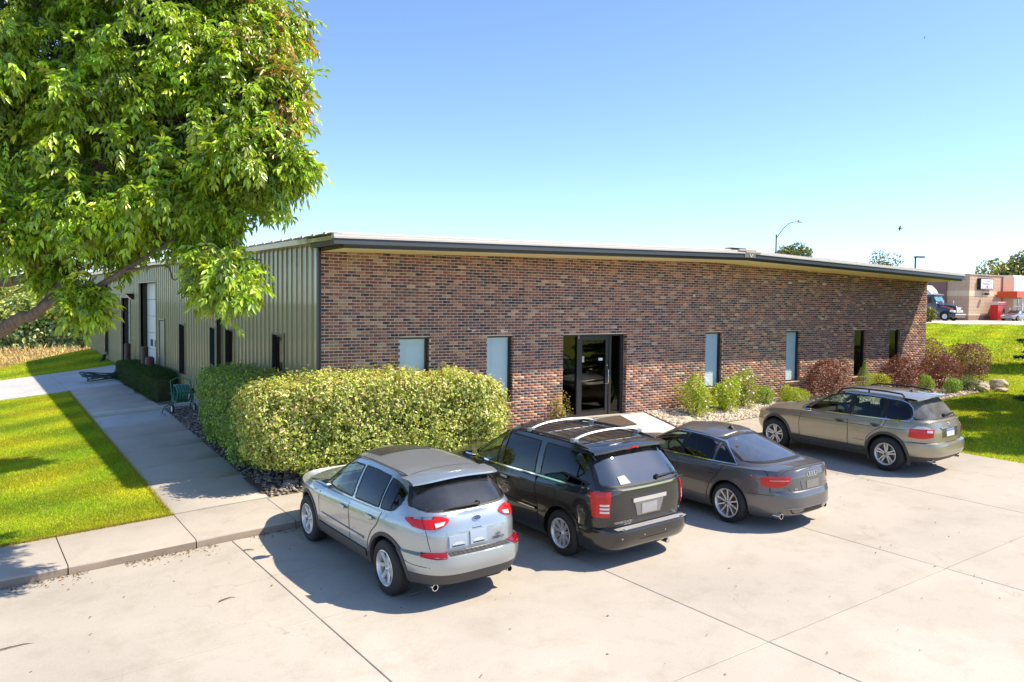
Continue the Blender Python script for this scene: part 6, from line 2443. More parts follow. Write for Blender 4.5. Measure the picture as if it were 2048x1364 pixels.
c3.seats(M_seatd, 2.25, 1.42, zseat=.45, dash=3.15, zh=1.05)
for sg in (-1, 1):
    top = [(sg * .925, .36, .875), (sg * .90, .22, .905), (sg * .82, .11, .915), (sg * .70, .06, .915), (sg * .50, .05, .915)]
    bot = [(sg * .93, .34, .75), (sg * .905, .22, .735), (sg * .82, .10, .735), (sg * .70, .05, .755), (sg * .55, .05, .80)]
    lp = c3.wrap_patch('tail_lamp', top, bot, M_red, nu=20, nv=7)
    c3.wrap_patch('lamp_strip', [(sg * .88, .16, .852), (sg * .70, .06, .860), (sg * .54, .05, .862)], [(sg * .88, .16, .836), (sg * .70, .06, .843), (sg * .56, .05, .845)], simple('lamp strip', (.85, .30, .28), .1, coat=1), lp, off=.012, nu=10, nv=3)
    m = MB()
    m.lathe([(.038, .0), (.047, .0), (.047, .16), (.038, .16)], (sg * .60, .20, .262), 'y', 20)
    m.lathe([(.0, .03), (.039, .03)], (sg * .60, .20, .262), 'y', 20)
    ex = m.build('exhaust_tip', M_chrome, c3.root, smooth=40)
    ex.data.materials.append(M_black)
    for p_ in ex.data.polygons[-20:]:
        p_.material_index = 1
    ring = [(sg * 3, a, b) for a, b in [(.985, 1.0), (1.18, 1.135), (1.45, 1.285), (1.8, 1.350), (2.2, 1.362), (2.5, 1.352), (2.8, 1.258), (3.24, .99)]]
    c3.ribbon('chrome_strip', ring, .013, (-sg, 0, 0), c3.gbvh, M_chrome, c3.cab, off=.009)
    c3.ribbon('chrome_strip', [(sg * 3, 3.24, .972), (sg * 3, 2.2, .985), (sg * 3, .985, 1.0)], .015, (-sg, 0, 0), c3.gbvh, M_chrome, c3.cab, off=.009)
    c3.ribbon('pillar_trim', [(sg * 3, 2.245, 1.335), (sg * 3, 2.215, .995)], .05, (-sg, 0, 0), c3.gbvh, M_rub, c3.cab, off=.007)
    c3.ribbon('panel_seam', [(sg * .70, .52, 3), (sg * .715, .34, 3)], .010, (0, 0, -1), c3.bvh, M_rub, c3.b, off=.002)
    c3.ribbon('panel_seam', [(sg * .53, -2, .74), (sg * .47, -2, .66)], .008, (0, 1, 0), c3.bvh, M_rub, c3.b, off=.002)
c3.rear_patch('boot_seam', [(-.50, .665), (.50, .665)], [(-.50, .657), (.50, .657)], M_rub, c3.b, off=.002, nu=12, nv=2, skirt=0)
# boot lip
m = MB()
G = []
for x in np.linspace(-.74, .74, 17):
    h_ = c3.hit((x, .19 + .16 * (abs(x) / .74) ** 3, 3), (0, 0, -1), c3.bvh, .0)
    if h_ is None:
        continue
    G.append([(x, h_.y + .07, h_.z + .003), (x, h_.y - .01, h_.z + .018), (x, h_.y - .045, h_.z + .012), (x, h_.y - .03, h_.z - .03)])
m.grid(G)
m.build('boot_lip', P_grey, c3.root, smooth=35)
# rings
m = MB()
cy_ = c3.hit((0, -2, .93), (0, 1, 0), c3.bvh, .010)
for q_ in range(4):
    cx_ = (q_ - 1.5) * .062
    m.tube([(cx_ + .041 * math.cos(a), cy_.y, .925 + .041 * math.sin(a)) for a in np.linspace(0, 2 * PI, 23)], .0055, 5, cap=False)
m.build('badge', M_chrome, c3.b, smooth=60)
c3.text('A6', .055, -.40, .70, M_chrome, c3.b, off=.006)
c3.text('3.0T', .040, .42, .72, M_chrome, c3.b, off=.006)
c3.text('quattro', .034, .42, .685, M_chrome, c3.b, off=.006)
pr = c3.rear_patch('plate_recess', [(-.30, .835), (.30, .835)], [(-.27, .69), (.27, .69)], P_grey, off=.006, nu=10, nv=5)
c3.rear_patch('number_plate', [(-.16, .825), (.16, .825)], [(-.16, .70), (.16, .70)], simple('blurred grey plate', (.26, .25, .24), .3, metal=.4, var=.1, nscale=12), pr, off=.012, nu=6, nv=4)
c3.rear_patch('diffuser', [(-.52, .385), (0, .395), (.52, .385)], [(-.44, .30), (0, .30), (.44, .30)], M_rub, c3.b, off=.006, nu=16, nv=4)
c3.rear_patch('diffuser_trim', [(-.55, .405), (0, .412), (.55, .405)], [(-.53, .388), (0, .397), (.53, .388)], simple('satin trim', (.30, .29, .28), .3, metal=.8), c3.b, off=.012, nu=16, nv=3)
h_ = c3.hit((0, 1.78, 3), (0, 0, -1), c3.gbvh, .0)
MB().prism([(h_.y - .09, h_.z - .005), (h_.y - .03, h_.z + .055), (h_.y - .005, h_.z + .055), (h_.y + .02, h_.z + .02), (h_.y + .09, h_.z - .005)], 'x', -.018, .018).build('antenna', M_rub, c3.root, bevel=.006)

# ---------------------------------------------------------------- tan wagon
P_tan = paint('tan metallic paint', (0.36, 0.325, 0.245), .2, .36, .6, .06)
c4 = Car('suv', 'tan metallic sport wagon with black roof rails, parked beside the right lawn', 'car', (10.90, -7.66, float(zp(10.9, -7.66))), dict(
    L=4.667, W=1.872, nr=4.6, nf=3.8, paint=P_tan, clad=1.0, r=.372, ya=.99, yb=3.81, arch=.425, belt=1.06, handle=M_clad, seal=M_rub,
    plan=[(0, .97), (.8, 1.0), (3.6, 1.0), (4.2, .975), (4.667, .94)],
    levels=[(.27, .84, .22, 4.45), (.40, .90, .05, 4.58), (.52, .928, .0, 4.655), (.62, .934, .0, 4.667), (.68, .934, .02, 4.66), (.70, .934, .095, 4.64),
            (.86, .934, .09, 4.60), ([(0, 1.0), (3.2, .96), (4.667, .82)], .918, .115, 4.50),
            ([(0, 1.12), (1.2, 1.085), (3.0, 1.045), (3.7, 1.0), (4.667, .90)], .882, .16, 4.36)],
    crown=[(0, .0), (.5, .0), (3.0, .03), (3.9, .075), (4.667, .04)],
    gh=dict(wb=.868, yr=.19, yf=3.42, nr=4.6, nf=3.4, wt=.60, tr=.58, tf=2.45, crown=.05, bulge=.03,
            zt=[(.5, 1.575), (1.2, 1.605), (1.9, 1.605), (2.5, 1.555)]),
    side=[('clear', [(1.93, 1.525), (2.2, 1.52), (2.5, 1.42), (2.93, 1.12)], [(1.91, 1.115), (2.3, 1.10), (2.6, 1.09), (2.95, 1.085)]),
          ('clear', [(1.14, 1.515), (1.5, 1.53), (1.83, 1.53)], [(1.12, 1.135), (1.5, 1.125), (1.81, 1.118)]),
          ('dark', [(.58, 1.36), (.68, 1.45), (.82, 1.495), (1.05, 1.512)], [(.54, 1.24), (.56, 1.17), (.66, 1.148), (1.03, 1.138)])],
    rear=(M_gx, [(-.58, 1.535), (-.3, 1.562), (0, 1.57), (.3, 1.562), (.58, 1.535)], [(-.74, 1.175), (-.4, 1.165), (0, 1.16), (.4, 1.165), (.74, 1.175)]),
    front=(M_gclear, [(-.54, 1.54), (0, 1.57), (.54, 1.54)], [(-.70, 1.09), (0, 1.075), (.70, 1.09)])))
c4.doors([([(3.06, 1.04), (3.12, .8), (3.10, .44)], [(1.89, 1.075), (1.87, .8), (1.87, .44)], (2.08, .945)),
          ([(1.865, 1.075), (1.845, .8), (1.845, .44)], [(1.02, 1.10), (1.06, .96), (1.26, .84), (1.42, .68), (1.46, .44)], (1.24, .965))])
c4.seams([[(.10, .70), (.4, .70), (.55, .705)], [(.2, .955), (1.0, .935), (3.1, .90), (3.3, .90)], [(1.46, .60), (3.1, .60)]])
c4.arches(.050, M_clad, off=.012, a0=-25, a1=205)
c4.wheels(spokes(5, .036, .040, .036, .035), tw=.255, rimr=.235)
c4.mirrors(2.84, 1.12, P_tan, x0=.87)
c4.seats(M_seatd, 1.95, 1.08, dash=2.75)
for sg in (-1, 1):
    top = [(sg * .925, .42, .985), (sg * .90, .24, .985), (sg * .80, .11, .985), (sg * .56, .09, .975)]
    bot = [(sg * .935, .46, .80), (sg * .915, .28, .785), (sg * .82, .11, .785), (sg * .60, .09, .815)]
    lp = c4.wrap_patch('tail_lamp', top, bot, M_red, nu=16, nv=8)
    c4.wrap_patch('turn_lamp', [(sg * .90, .24, 1.035), (sg * .80, .12, 1.04), (sg * .66, .10, 1.0)], [(sg * .92, .36, .985), (sg * .82, .12, .985), (sg * .64, .10, .982)], M_clear, lp, off=.009, nu=10, nv=4)
    c4.wrap_patch('reversing_lamp', [(sg * .76, .10, .96), (sg * .62, .09, .955)], [(sg * .76, .10, .91), (sg * .62, .09, .91)], M_clear, lp, off=.013, nu=5, nv=4)
    rl_ = [c4.hit((sg * .555, y_, 3), (0, 0, -1), c4.gbvh, .055) for y_ in (.72, .85, 1.2, 1.6, 2.0, 2.2, 2.34)]
    m = MB()
    m.tube([rl_[0] - Vector((0, 0, .06))] + rl_[1:-1] + [rl_[-1] - Vector((0, 0, .06))], [.014, .019, .019, .019, .019, .019, .014], 8)
    m.tube([rl_[3], rl_[3] - Vector((0, 0, .055))], .02, 8)
    m.build('roof_rail', M_rub, c4.cab, smooth=50)
    ring = [(sg * 3, a, b) for a, b in [(.52, 1.15), (.50, 1.25), (.56, 1.38), (.67, 1.475), (.82, 1.52), (1.2, 1.548), (1.9, 1.556), (2.22, 1.548), (2.52, 1.445), (2.99, 1.10)]]
    c4.ribbon('bright_trim', ring, .016, (-sg, 0, 0), c4.gbvh, M_chrome, c4.cab, off=.009)
    c4.ribbon('bright_trim', [(sg * 3, 2.99, 1.078), (sg * 3, 1.9, 1.098), (sg * 3, .53, 1.125)], .018, (-sg, 0, 0), c4.gbvh, M_chrome, c4.cab, off=.009)
    for ya_, yb_, za_, zb2 in ((1.875, 1.87, 1.53, 1.11), (1.095, 1.08, 1.52, 1.13)):
        c4.ribbon('pillar_trim', [(sg * 3, ya_, za_), (sg * 3, yb_, zb2)], .07, (-sg, 0, 0), c4.gbvh, M_rub, c4.cab, off=.007)
    c4.ribbon('sill_moulding', [(sg * 3, 1.48, .42), (sg * 3, 3.32, .42)], .09, (-sg, 0, 0), c4.bvh, M_clad, c4.b, off=.012, h=.01)
m = MB()
G = []
for x in np.linspace(-.62, .62, 13):
    k_ = 1 - (x / .62) ** 2
    y0 = .56 + .07 * (x / .62) ** 4
    zt_ = 1.575 + .042 * k_
    G.append([(x, y0 + .22, zt_ + .012), (x, y0, zt_ + .006), (x, y0 - .15, zt_ - .010), (x, y0 - .155, zt_ - .035), (x, y0 + .02, zt_ - .05)])
m.grid(G)
sp_ = m.build('spoiler', P_tan, c4.root, smooth=35)
m = MB()
m.grid([[(g_[3][0] * .97, g_[3][1] + .004, g_[3][2] - .001), (g_[3][0] * .97, g_[3][1] + .07, g_[3][2] - .012)] for g_ in G])
m.build('spoiler_under', M_rub, sp_)
wiper(c4, .0, .42, 1.20, .02)
bd = badge(c4, .0, 1.045, .042, .042, M_chrome, M_navy, c4.b)
m = MB()
for k_ in (0, 1):
    a0 = k_ * PI
    m.add([(0, 0, .0095)] + [(.62 * math.cos(a0 + t), .62 * math.sin(a0 + t), .0095) for t in np.linspace(0, PI / 2, 6)], [(0, 1, 2, 3, 4, 5, 6)])
m.build('badge_quarter', M_plate, bd)
pr = c4.rear_patch('plate_recess', [(-.32, .99), (.32, .99)], [(-.30, .79), (.30, .79)], simple('recess', (.20, .17, .12), .3, metal=.7), off=.006, nu=10, nv=6)
c4.rear_patch('chrome_grip', [(-.34, 1.0), (.34, 1.0)], [(-.34, .972), (.34, .972)], P_tan, off=.022, nu=10, nv=3, skirt=.03)
pl = c4.rear_patch('number_plate', [(-.155, .955), (.155, .955)], [(-.155, .805), (.155, .805)], M_plate, pr, off=.016, nu=6, nv=4)
c4.rear_patch('plate_band', [(-.15, .952), (.15, .952)], [(-.15, .918), (.15, .918)], simple('plate blue', (.10, .22, .50), .4), pl, off=.018, nu=5, nv=2, skirt=0)
c4.rear_patch('hatch_seam', [(-.80, 1.122), (0, 1.118), (.80, 1.122)], [(-.80, 1.112), (0, 1.108), (.80, 1.112)], M_rub, c4.b, off=.002, nu=14, nv=2, skirt=0)
c4.rear_patch('bumper_seam', [(-.86, .695), (.86, .695)], [(-.86, .687), (.86, .687)], M_rub, c4.b, off=.004, nu=12, nv=2, skirt=0)
for sg in (-1, 1):
    m = MB()
    m.lathe([(.034, .0), (.042, .0), (.042, .16), (.034, .16)], (sg * .52, .16, .30), 'y', 16)
    m.lathe([(.0, .04), (.035, .04)], (sg * .52, .16, .30), 'y', 16)
    m.build('exhaust_tip', M_steel, c4.root, smooth=40)
h_ = c4.hit((0, .95, 3), (0, 0, -1), c4.gbvh, .0)
MB().prism([(h_.y - .05, h_.z - .004), (h_.y - .02, h_.z + .03), (h_.y + .01, h_.z + .03), (h_.y + .06, h_.z - .004)], 'x', -.018, .018).build('antenna', M_rub, c4.root, bevel=.005)
# ================================================================== shop on the bank, truck, lamps, odds and ends
def blockmat(name, col, mort, sx=.4, sz=.2):
    k = NT(name)
    co = k.coord()
    n1 = k.noise(co, 1.2, 4)
    c = k.mix(n1, tuple(x * .92 for x in col), tuple(x * 1.08 for x in col))
    p = k.principled(Base_Color=c, Roughness=.85, Normal=k.bump(k.noise(co, 30, 4), .3, .02))
    return k.finish(p)


M_pink = blockmat('tan block', (0.50, 0.37, 0.265), .8)
M_cream = blockmat('cream block', (0.66, 0.53, 0.37), .8)
M_base = blockmat('brown block', (0.31, 0.20, 0.145), .8)
M_orange = simple('orange fascia', (0.68, 0.085, 0.015), .4, var=.05)
M_redp = simple('red paint', (0.55, 0.012, 0.010), .4, var=.08)
M_signw = simple('sign white', (0.78, 0.78, 0.80), .4, var=.02)
M_signt = simple('sign red text', (0.50, 0.08, 0.10), .5)
M_signp = simple('sign plum text', (0.14, 0.07, 0.16), .5)
M_lampd = simple('lamp pole', (0.045, 0.075, 0.085), .4, metal=.3)
SX, SY, SZ0, SZ1 = 96.86, 33.27, 1.49, 7.10
shop = empty('shop', (SX, SY, SZ0), 0, 'beige block convenience shop with an orange canopy at the far right', 'building')


def sbox(name, x0, x1, y0, y1, z0, z1, mat, parent=shop, bevel=0):
    org = (SX, SY, SZ0) if parent is shop else (0, 0, 0)
    return MB().box(x0 - SX, x1 - SX, y0 - SY, y1 - SY, z0 - SZ0, z1 - SZ0).build(name, mat, parent, bevel=bevel)


def courses(x0, x1, y0, y1, z0, z1, mat, name, ax, parent):
    """block facing in courses along one axis, proud of the wall; ax x = front face, y = left face"""
    m = MB()
    n = max(1, int(round((z1 - z0) / .40)))
    h = (z1 - z0) / n
    for i in range(n):
        za, zb_ = z0 + i * h + .012, z0 + (i + 1) * h - .012
        L_ = (x1 - x0) if ax == 'x' else (y1 - y0)
        nb = max(1, int(round(L_ / .8)))
        off = .5 if i % 2 else 0
        for j in range(-1, nb + 1):
            a, b = (j + off) / nb * L_ + .012, (j + 1 + off) / nb * L_ - .012
            a, b = max(a, .01), min(b, L_ - .01)
            if b - a < .05:
                continue
            if ax == 'x':
                m.box(x0 + a - SX, x0 + b - SX, y0 - .03 - SY, y0 + .02 - SY, za - SZ0, zb_ - SZ0)
            else:
                m.box(x0 - .03 - SX, x0 + .02 - SX, y0 + a - SY, y0 + b - SY, za - SZ0, zb_ - SZ0)
    o = m.build(name, mat, parent)
    o['kind'] = 'stuff'
    return o


wallm = sbox('wall', SX, 108.2, SY, 46, SZ0 - 1, SZ1, M_pink)
for (z0, z1, mt) in ((SZ0 - .2, 2.12, M_base), (2.32, 4.50, M_pink), (5.18, 6.95, M_pink)):
    courses(SX, 105.2, SY, SY, z0, z1, mt, 'block_facing', 'x', wallm)
    courses(SX, SX, SY, 35.9, z0, z1, mt, 'block_facing', 'y', wallm)
for (z0, z1) in ((2.12, 2.32), (4.50, 5.18)):
    sbox('cream_band', SX - .05, 105.2, SY - .05, SY + .02, z0, z1, M_cream)
    sbox('cream_band', SX - .05, SX + .02, SY + .021, 37.6, z0, z1, M_cream)
sbox('rear_wing', SX - .3, SX + 3, 35.95, 40, SZ0 - 1, 7.0, simple('dark lattice brick', (.20, .13, .11), .85, var=.35, nscale=9))
sbox('roof_coping', SX - .12, 108.3, SY - .12, 46, SZ1, SZ1 + .12, simple('coping', (.36, .34, .31), .5))
sbox('pilaster', 105.2, 108.2, SY - .22, SY + .02, SZ0 - .2, SZ1 - .02, M_base if False else blockmat('rose block', (.40, .27, .20), .8))
sbox('canopy', 103.6, 125, SY - 2.6, SY - .23, 4.40, 5.18, M_orange, bevel=.02)
sbox('canopy_post', 105.9, 106.1, SY - 2.3, SY - 2.1, SZ0 - .2, 4.40, M_signw)
sbox('entrance_wall', 108.4, 130, SY + .6, 46, SZ0 - 1, 6.2, M_cream)
gfm = sbox('shop_window', 109.2, 118, SY + .45, SY + .6, SZ0 + .3, 4.3, glass('shop glass', (.25, .32, .32), boost=2.5))
for x in (109.2, 111.0, 112.8, 114.6):
    sbox('window_bar', x - .05, x + .05, SY + .40, SY + .46, SZ0, 4.32, M_signw)
sbox('window_bar', 109.2, 118, SY + .40, SY + .46, 3.3, 3.4, M_signw)
sbox('pitched_front', 108.6, 130, SY + .1, 46, 5.2, 7.4, simple('white front', (.70, .73, .76), .6))
m = MB()
m.lathe([(0, 0), (.16, 0), (.16, .03), (0, .03)], (107.2 - SX, SY - .26 - SY, 3.0 - SZ0), 'y', 20)
m.build('round_notice', M_signw, shop)
# wall sign
sg_ = sbox('sign_box', 98.75, 102.05, SY - .45, SY - .03, 5.30, 6.72, M_black, bevel=.02)
sg_['label'] = 'backlit style box sign with dark frame'
face = MB().box(98.87 - SX, 101.93 - SX, -.47, -.45, 5.40 - SZ0, 6.62 - SZ0).build('sign_face', M_signw, sg_)


def flat_text(body, size, x, z, mat, parent, y=-.475, width=None):
    cu = bpy.data.curves.new('lettering', 'FONT')
    cu.body = body
    cu.size = size
    cu.extrude = .004
    cu.align_x = 'CENTER'
    to = bpy.data.objects.new('lettering', cu)
    me = bpy.data.meshes.new_from_object(to)
    bpy.data.objects.remove(to)
    me.materials.clear()
    me.materials.append(mat)
    o = link('lettering', me, parent)
    o.rotation_euler = (PI / 2, 0, 0)
    o.location = (x - SX, y, z - SZ0)
    if width:
        w = max(v.co.x for v in me.vertices) - min(v.co.x for v in me.vertices)
        o.scale = (width / w, 1, 1)
    return o


flat_text('Go Fresh', .36, 100.4, 6.27, M_signt, sg_, width=1.45)
flat_text('MARKET', .46, 100.4, 5.88, M_signp, sg_, width=2.4)
m = MB()
m.lathe([(0, 0), (.24, 0), (.24, .01), (0, .01)], (0, 0, 0), 'y', 20)
m.v = [(x, y, z * .62) for x, y, z in m.v]
o = m.build('sign_oval', M_signt, sg_)
o.location = (100.4 - SX, -.485, 5.69 - SZ0)
m = MB()
for a, b in ((99.0, 99.45), (99.52, 100.2), (100.27, 100.75), (100.82, 101.2), (101.27, 101.8)):
    m.box(a - SX, b - SX, -.478, -.470, 5.46 - SZ0, 5.52 - SZ0)
m.build('small_print', M_signp, sg_)
m = MB()
m.tube([(100.1 - SX, -.0, 4.75 - SZ0), (100.1 - SX, -.5, 4.80 - SZ0)], .05, 6)
m.box(99.9 - SX, 100.45 - SX, -.75, -.4, 4.66 - SZ0, 4.92 - SZ0)
m.build('wall_light', M_black, shop)

# kiosk
kx, ky = 101.95, SY - 1.15
kio = empty('vending_kiosk', (kx, ky, SZ0), 0, 'red vending kiosk with a white topper against the shop wall', 'kiosk')
MB().box(-1.05, .25, -.45, .45, -.05, 1.95).build('cabinet', M_redp, kio, bevel=.03)
MB().box(.26, 1.0, -.40, .45, -.05, 1.95).build('screen_cabinet', M_redp, kio, bevel=.03)
MB().box(.36, .9, -.43, -.40, 1.0, 1.5).build('screen', M_black, kio)
MB().box(.40, .70, -.44, -.41, .75, .98).build('card_slot', M_signw, kio)
m = MB()
m.prism([(-1.15, 1.96), (-1.15, 2.35), (1.05, 2.35), (1.1, 1.96)], 'y', -.50, .48)
m.build('topper', simple('kiosk topper', (.72, .55, .55), .4), kio, bevel=.06)
MB().box(-1.05, 1.0, -.53, -.505, 2.02, 2.26).build('topper_panel', M_redp, kio)

# silver sports car half hidden by the spruce
M_ssil = paint('silver blue paint', (.30, .33, .40), .15, .25, .7)
spc = empty('sports_car', (100.2, 30.3, 1.505), 0, 'low silver blue coupe parked by the shop entrance', 'car')
prof_t = [(0, .62), (.25, .78), (1.0, .92), (1.6, 1.02), (2.2, 1.28), (2.9, 1.30), (3.6, 1.12), (4.3, .95), (4.6, .55)]
prof_b = [(0, .30), (.25, .2), (1.0, .2), (1.6, .2), (2.2, .2), (2.9, .2), (3.6, .2), (4.3, .22), (4.6, .38)]
m = MB()
G = []
for xx in np.linspace(0, 4.6, 24):
    zt_ = float(pchip([p_[0] for p_ in prof_t], [p_[1] for p_ in prof_t], xx))
    zb_ = float(np.interp(xx, [p_[0] for p_ in prof_b], [p_[1] for p_ in prof_b]))
    w = .92 * (1 - .25 * abs(xx / 2.3 - 1) ** 4)
    ws = w * (.66 if 1.6 < xx < 3.7 else .8)
    zm = min(zt_, .86)
    G.append([(xx, -w * .9, zb_), (xx, -w, (zb_ + zm) / 2), (xx, -w * .97, zm - .05), (xx, -ws, zt_ - .05), (xx, 0, zt_), (xx, ws, zt_ - .05), (xx, w * .97, zm - .05), (xx, w, (zb_ + zm) / 2), (xx, w * .9, zb_)])
m.grid(G)
m.add(G[0], [tuple(range(9))])
m.add(G[-1], [tuple(range(9))])
bd_ = m.build('body', M_ssil, spc, smooth=50)
m = MB()
for sg in (-1, 1):
    m.add([(1.95, sg * .80, .93), (2.3, sg * .70, 1.18), (3.0, sg * .70, 1.2), (3.5, sg * .80, .95)], [(0, 1, 2, 3)])
m.add([(1.45, -.6, 1.0), (2.12, -.52, 1.27), (2.12, .52, 1.27), (1.45, .6, 1.0)], [(0, 1, 2, 3)])
m.build('windows', M_rub, bd_)
for xx in (.92, 3.65):
    for sg in (-1, 1):
        w = empty('wheel', (xx, sg * .90, .34))
        w.parent = spc
        MB().lathe([(.25, .02 * sg), (.34, .0), (.34, -.2 * sg), (.25, -.2 * sg)], (0, 0, 0), 'y', 24).build('tyre', M_tyre, w, smooth=40)
        m = MB()
        for k_ in range(5):
            a = 2 * PI * k_ / 5
            for da in (-.18, .18):
                m.add([(.04 * math.cos(a), sg * .02, .04 * math.sin(a)), (.24 * math.cos(a + da - .07), sg * .02, .24 * math.sin(a + da - .07)), (.24 * math.cos(a + da + .07), sg * .02, .24 * math.sin(a + da + .07))], [(0, 1, 2)])
        m.build('rim', M_alloy, w)
        MB().lathe([(0, 0), (.25, 0)], (0, 0, 0), 'y', 24).build('brake_disc', M_rub, w)
m = MB()
m.box(-.02, .1, -.75, -.45, .55, .66)
m.box(-.02, .1, .45, .75, .55, .66)
m.build('headlight', M_clear, bd_)

# semi truck nose at the end of the wall; it drives toward -y
M_tblue = simple('truck blue black', (.014, .020, .035), .18, coat=1.0)
M_tgrey = simple('truck grey', (.42, .44, .48), .3, metal=.5)
trk_ = empty('semi_truck', (90.4, 31.25, 1.505), 0, 'dark blue highway tractor with orange hood stripes beside the shop', 'truck')
W2 = 1.22
m = MB()                                       # hood: tapered loft along +y (back)
G = []
for (yy, w, zt_, zs_) in [(.02, .52, 1.55, 1.0), (.1, .60, 1.68, 1.05), (.6, .70, 1.80, 1.25), (1.2, .80, 1.92, 1.4), (1.9, .95, 2.02, 1.5), (2.1, 1.0, 2.03, 1.5)]:
    G.append([(-w - .04, yy, .75), (-w - .03, yy, zs_), (-w * .92, yy, zt_ - .14), (-w * .6, yy, zt_), (0, yy, zt_ + .04), (w * .6, yy, zt_), (w * .92, yy, zt_ - .14), (w + .03, yy, zs_), (w + .04, yy, .75)])
m.grid(G)
m.add(G[0], [tuple(range(9))])
hood = m.build('hood', M_tblue, trk_, smooth=45)
for sg in (-1, 1):
    m = MB()                                   # fender arc over the front wheel
    rows = []
    for a in np.linspace(-.15, PI + .15, 18):
        r = .68
        rows.append([(sg * .62, 1.05 + r * math.cos(a), .52 + r * 1.02 * math.sin(a)), (sg * 1.16, 1.05 + r * math.cos(a), .52 + r * .98 * math.sin(a)), (sg * 1.20, 1.05 + (r - .12) * math.cos(a), .50 + (r - .12) * math.sin(a))])
    m.grid(rows)
    m.build('fender', M_tblue, hood, smooth=60)
    m = MB()
    m.add([(sg * .72, .18, 1.42), (sg * .80, .9, 1.62), (sg * .905, 1.7, 1.72), (sg * .90, 1.55, 1.62), (sg * .81, .9, 1.50), (sg * .74, .25, 1.28)], [(0, 1, 2, 3, 4, 5)])
    m.v = [(x + sg * .045, y, z) for x, y, z in m.v]
    m.build('hood_stripe', M_orange, hood)
    m = MB()
    m.prism([(.0, .98), (.05, 1.22), (.45, 1.32), (.55, 1.05)], 'x', min(sg * .60, sg * 1.08), max(sg * .60, sg * 1.08))
    m.build('headlight', M_clear, hood, bevel=.04)
    m = MB()
    m.tube([(sg * 1.0, 1.3, 1.75), (sg * 1.18, 1.25, 2.1)], .025, 6)
    m.box(sg * 1.18 - .1, sg * 1.18 + .1, 1.2, 1.28, 2.05, 2.35)
    m.build('hood_mirror', M_tgrey, hood)
m = MB()
m.box(-.48, .48, -.03, .02, .95, 1.60)
gr = m.build('grille', M_chrome, hood, bevel=.05)
m = MB()
for zz_ in np.linspace(1.05, 1.5, 7):
    m.box(-.40, .40, -.05, -.031, zz_, zz_ + .03)
m.build('grille_bar', M_black, gr)
m = MB()
m.prism([(-.18, .38), (-.22, .80), (.0, .88), (.5, .88), (.5, .38)], 'x', -1.2, 1.2)
m.build('bumper', M_tblue, trk_, bevel=.06)
MB().box(-1.15, 1.15, -.25, -.19, .70, .80).build('bumper_trim', M_chrome, trk_)
m = MB()                                       # cab
G = []
for (yy, w, zt_, ys) in [(2.0, 1.0, 2.05, 0), (2.15, 1.05, 2.2, 0), (2.55, 1.10, 2.95, 0), (2.75, 1.12, 3.02, 0), (4.6, 1.14, 3.10, 0)]:
    G.append([(-w, yy, .70), (-w, yy, 2.0), (-w * .9, yy, zt_ - .06), (0, yy, zt_), (w * .9, yy, zt_ - .06), (w, yy, 2.0), (w, yy, .70)])
m.grid(G)
m.add(G[-1], [tuple(range(7))])
cab = m.build('cab', M_tblue, trk_, smooth=35)
m = MB()
m.add([(-.92, 2.16, 2.24), (-.03, 2.10, 2.26), (-.03, 2.48, 2.90), (-.90, 2.50, 2.84)], [(0, 1, 2, 3)])
m.add([(.92, 2.16, 2.24), (.03, 2.10, 2.26), (.03, 2.48, 2.90), (.90, 2.50, 2.84)], [(0, 1, 2, 3)])
m.build('windshield', simple('truck glass', (.10, .30, .33), .06, coat=1), cab)
for sg in (-1, 1):
    MB().add([(sg * 1.11, 2.6, 2.05), (sg * 1.10, 2.75, 2.75), (sg * 1.12, 3.4, 2.78), (sg * 1.135, 3.4, 2.05)], [(0, 1, 2, 3)]).build('side_window', M_rub, cab)
    MB().box(sg * 1.13 - .012, sg * 1.13 + .012, 2.5, 3.2, 1.48, 1.62).build('name_band', M_orange, cab)
MB().prism([(2.35, 2.98), (2.28, 3.08), (2.8, 3.16), (2.9, 3.05)], 'x', -1.1, 1.1).build('sun_visor', M_tgrey, cab, bevel=.02)
m = MB()
G = []
for (yy, w, zt_) in [(2.75, .85, 3.2), (3.1, .95, 3.7), (3.6, 1.0, 4.15), (4.5, 1.02, 4.2)]:
    G.append([(-w, yy, 3.02), (-w * .95, yy, zt_ - .15), (-w * .7, yy, zt_), (w * .7, yy, zt_), (w * .95, yy, zt_ - .15), (w, yy, 3.02)])
m.grid(G)
m.add(G[-1], [tuple(range(6))])
fr_ = m.build('roof_fairing', simple('fairing', (.62, .62, .68), .4), trk_, smooth=40)
for sg in (-1, 1):
    MB().lathe([(0, 0), (.30, 0), (.30, .02), (0, .02)], (sg * 1.0, 3.9, 3.6), 'x', 20).build('round_emblem', simple('emblem', (.75, .50, .42), .5), fr_)
MB().box(-1.2, -.9, 4.9, 5.4, 3.2, 4.2).build('trailer_corner', M_redp, trk_)
MB().box(-1.1, 1.1, 4.65, 9.0, .6, 1.0).build('chassis', M_black, trk_)
MB().box(-1.28, 1.28, 5.45, 14.0, 1.1, 4.0).build('trailer', M_signw, trk_)
for yy in (1.05, 6.6, 7.9):
    for sg in (-1, 1):
        w = empty('wheel', (sg * 1.02, yy, .50))
        w.parent = trk_
        MB().lathe([(.30, sg * .12), (.50, sg * .10), (.50, -sg * .16), (.30, -sg * .16)], (0, 0, 0), 'x', 28).build('tyre', M_tyre, w, smooth=40)
        MB().lathe([(.0, sg * .05), (.10, sg * .10), (.14, sg * .02), (.26, sg * .03), (.31, sg * .12)], (0, 0, 0), 'x', 24).build('rim', M_alloy, w, smooth=40)

# shrub on the bank by the wall end
shrub('shrub', 78.0, 28.6, 1.5, 1.05, 1.0, 1.6, 2600, (0.16, 0.19, .03), .20, .10, 'yellow green bush at the top of the bank just past the brick wall end', None)

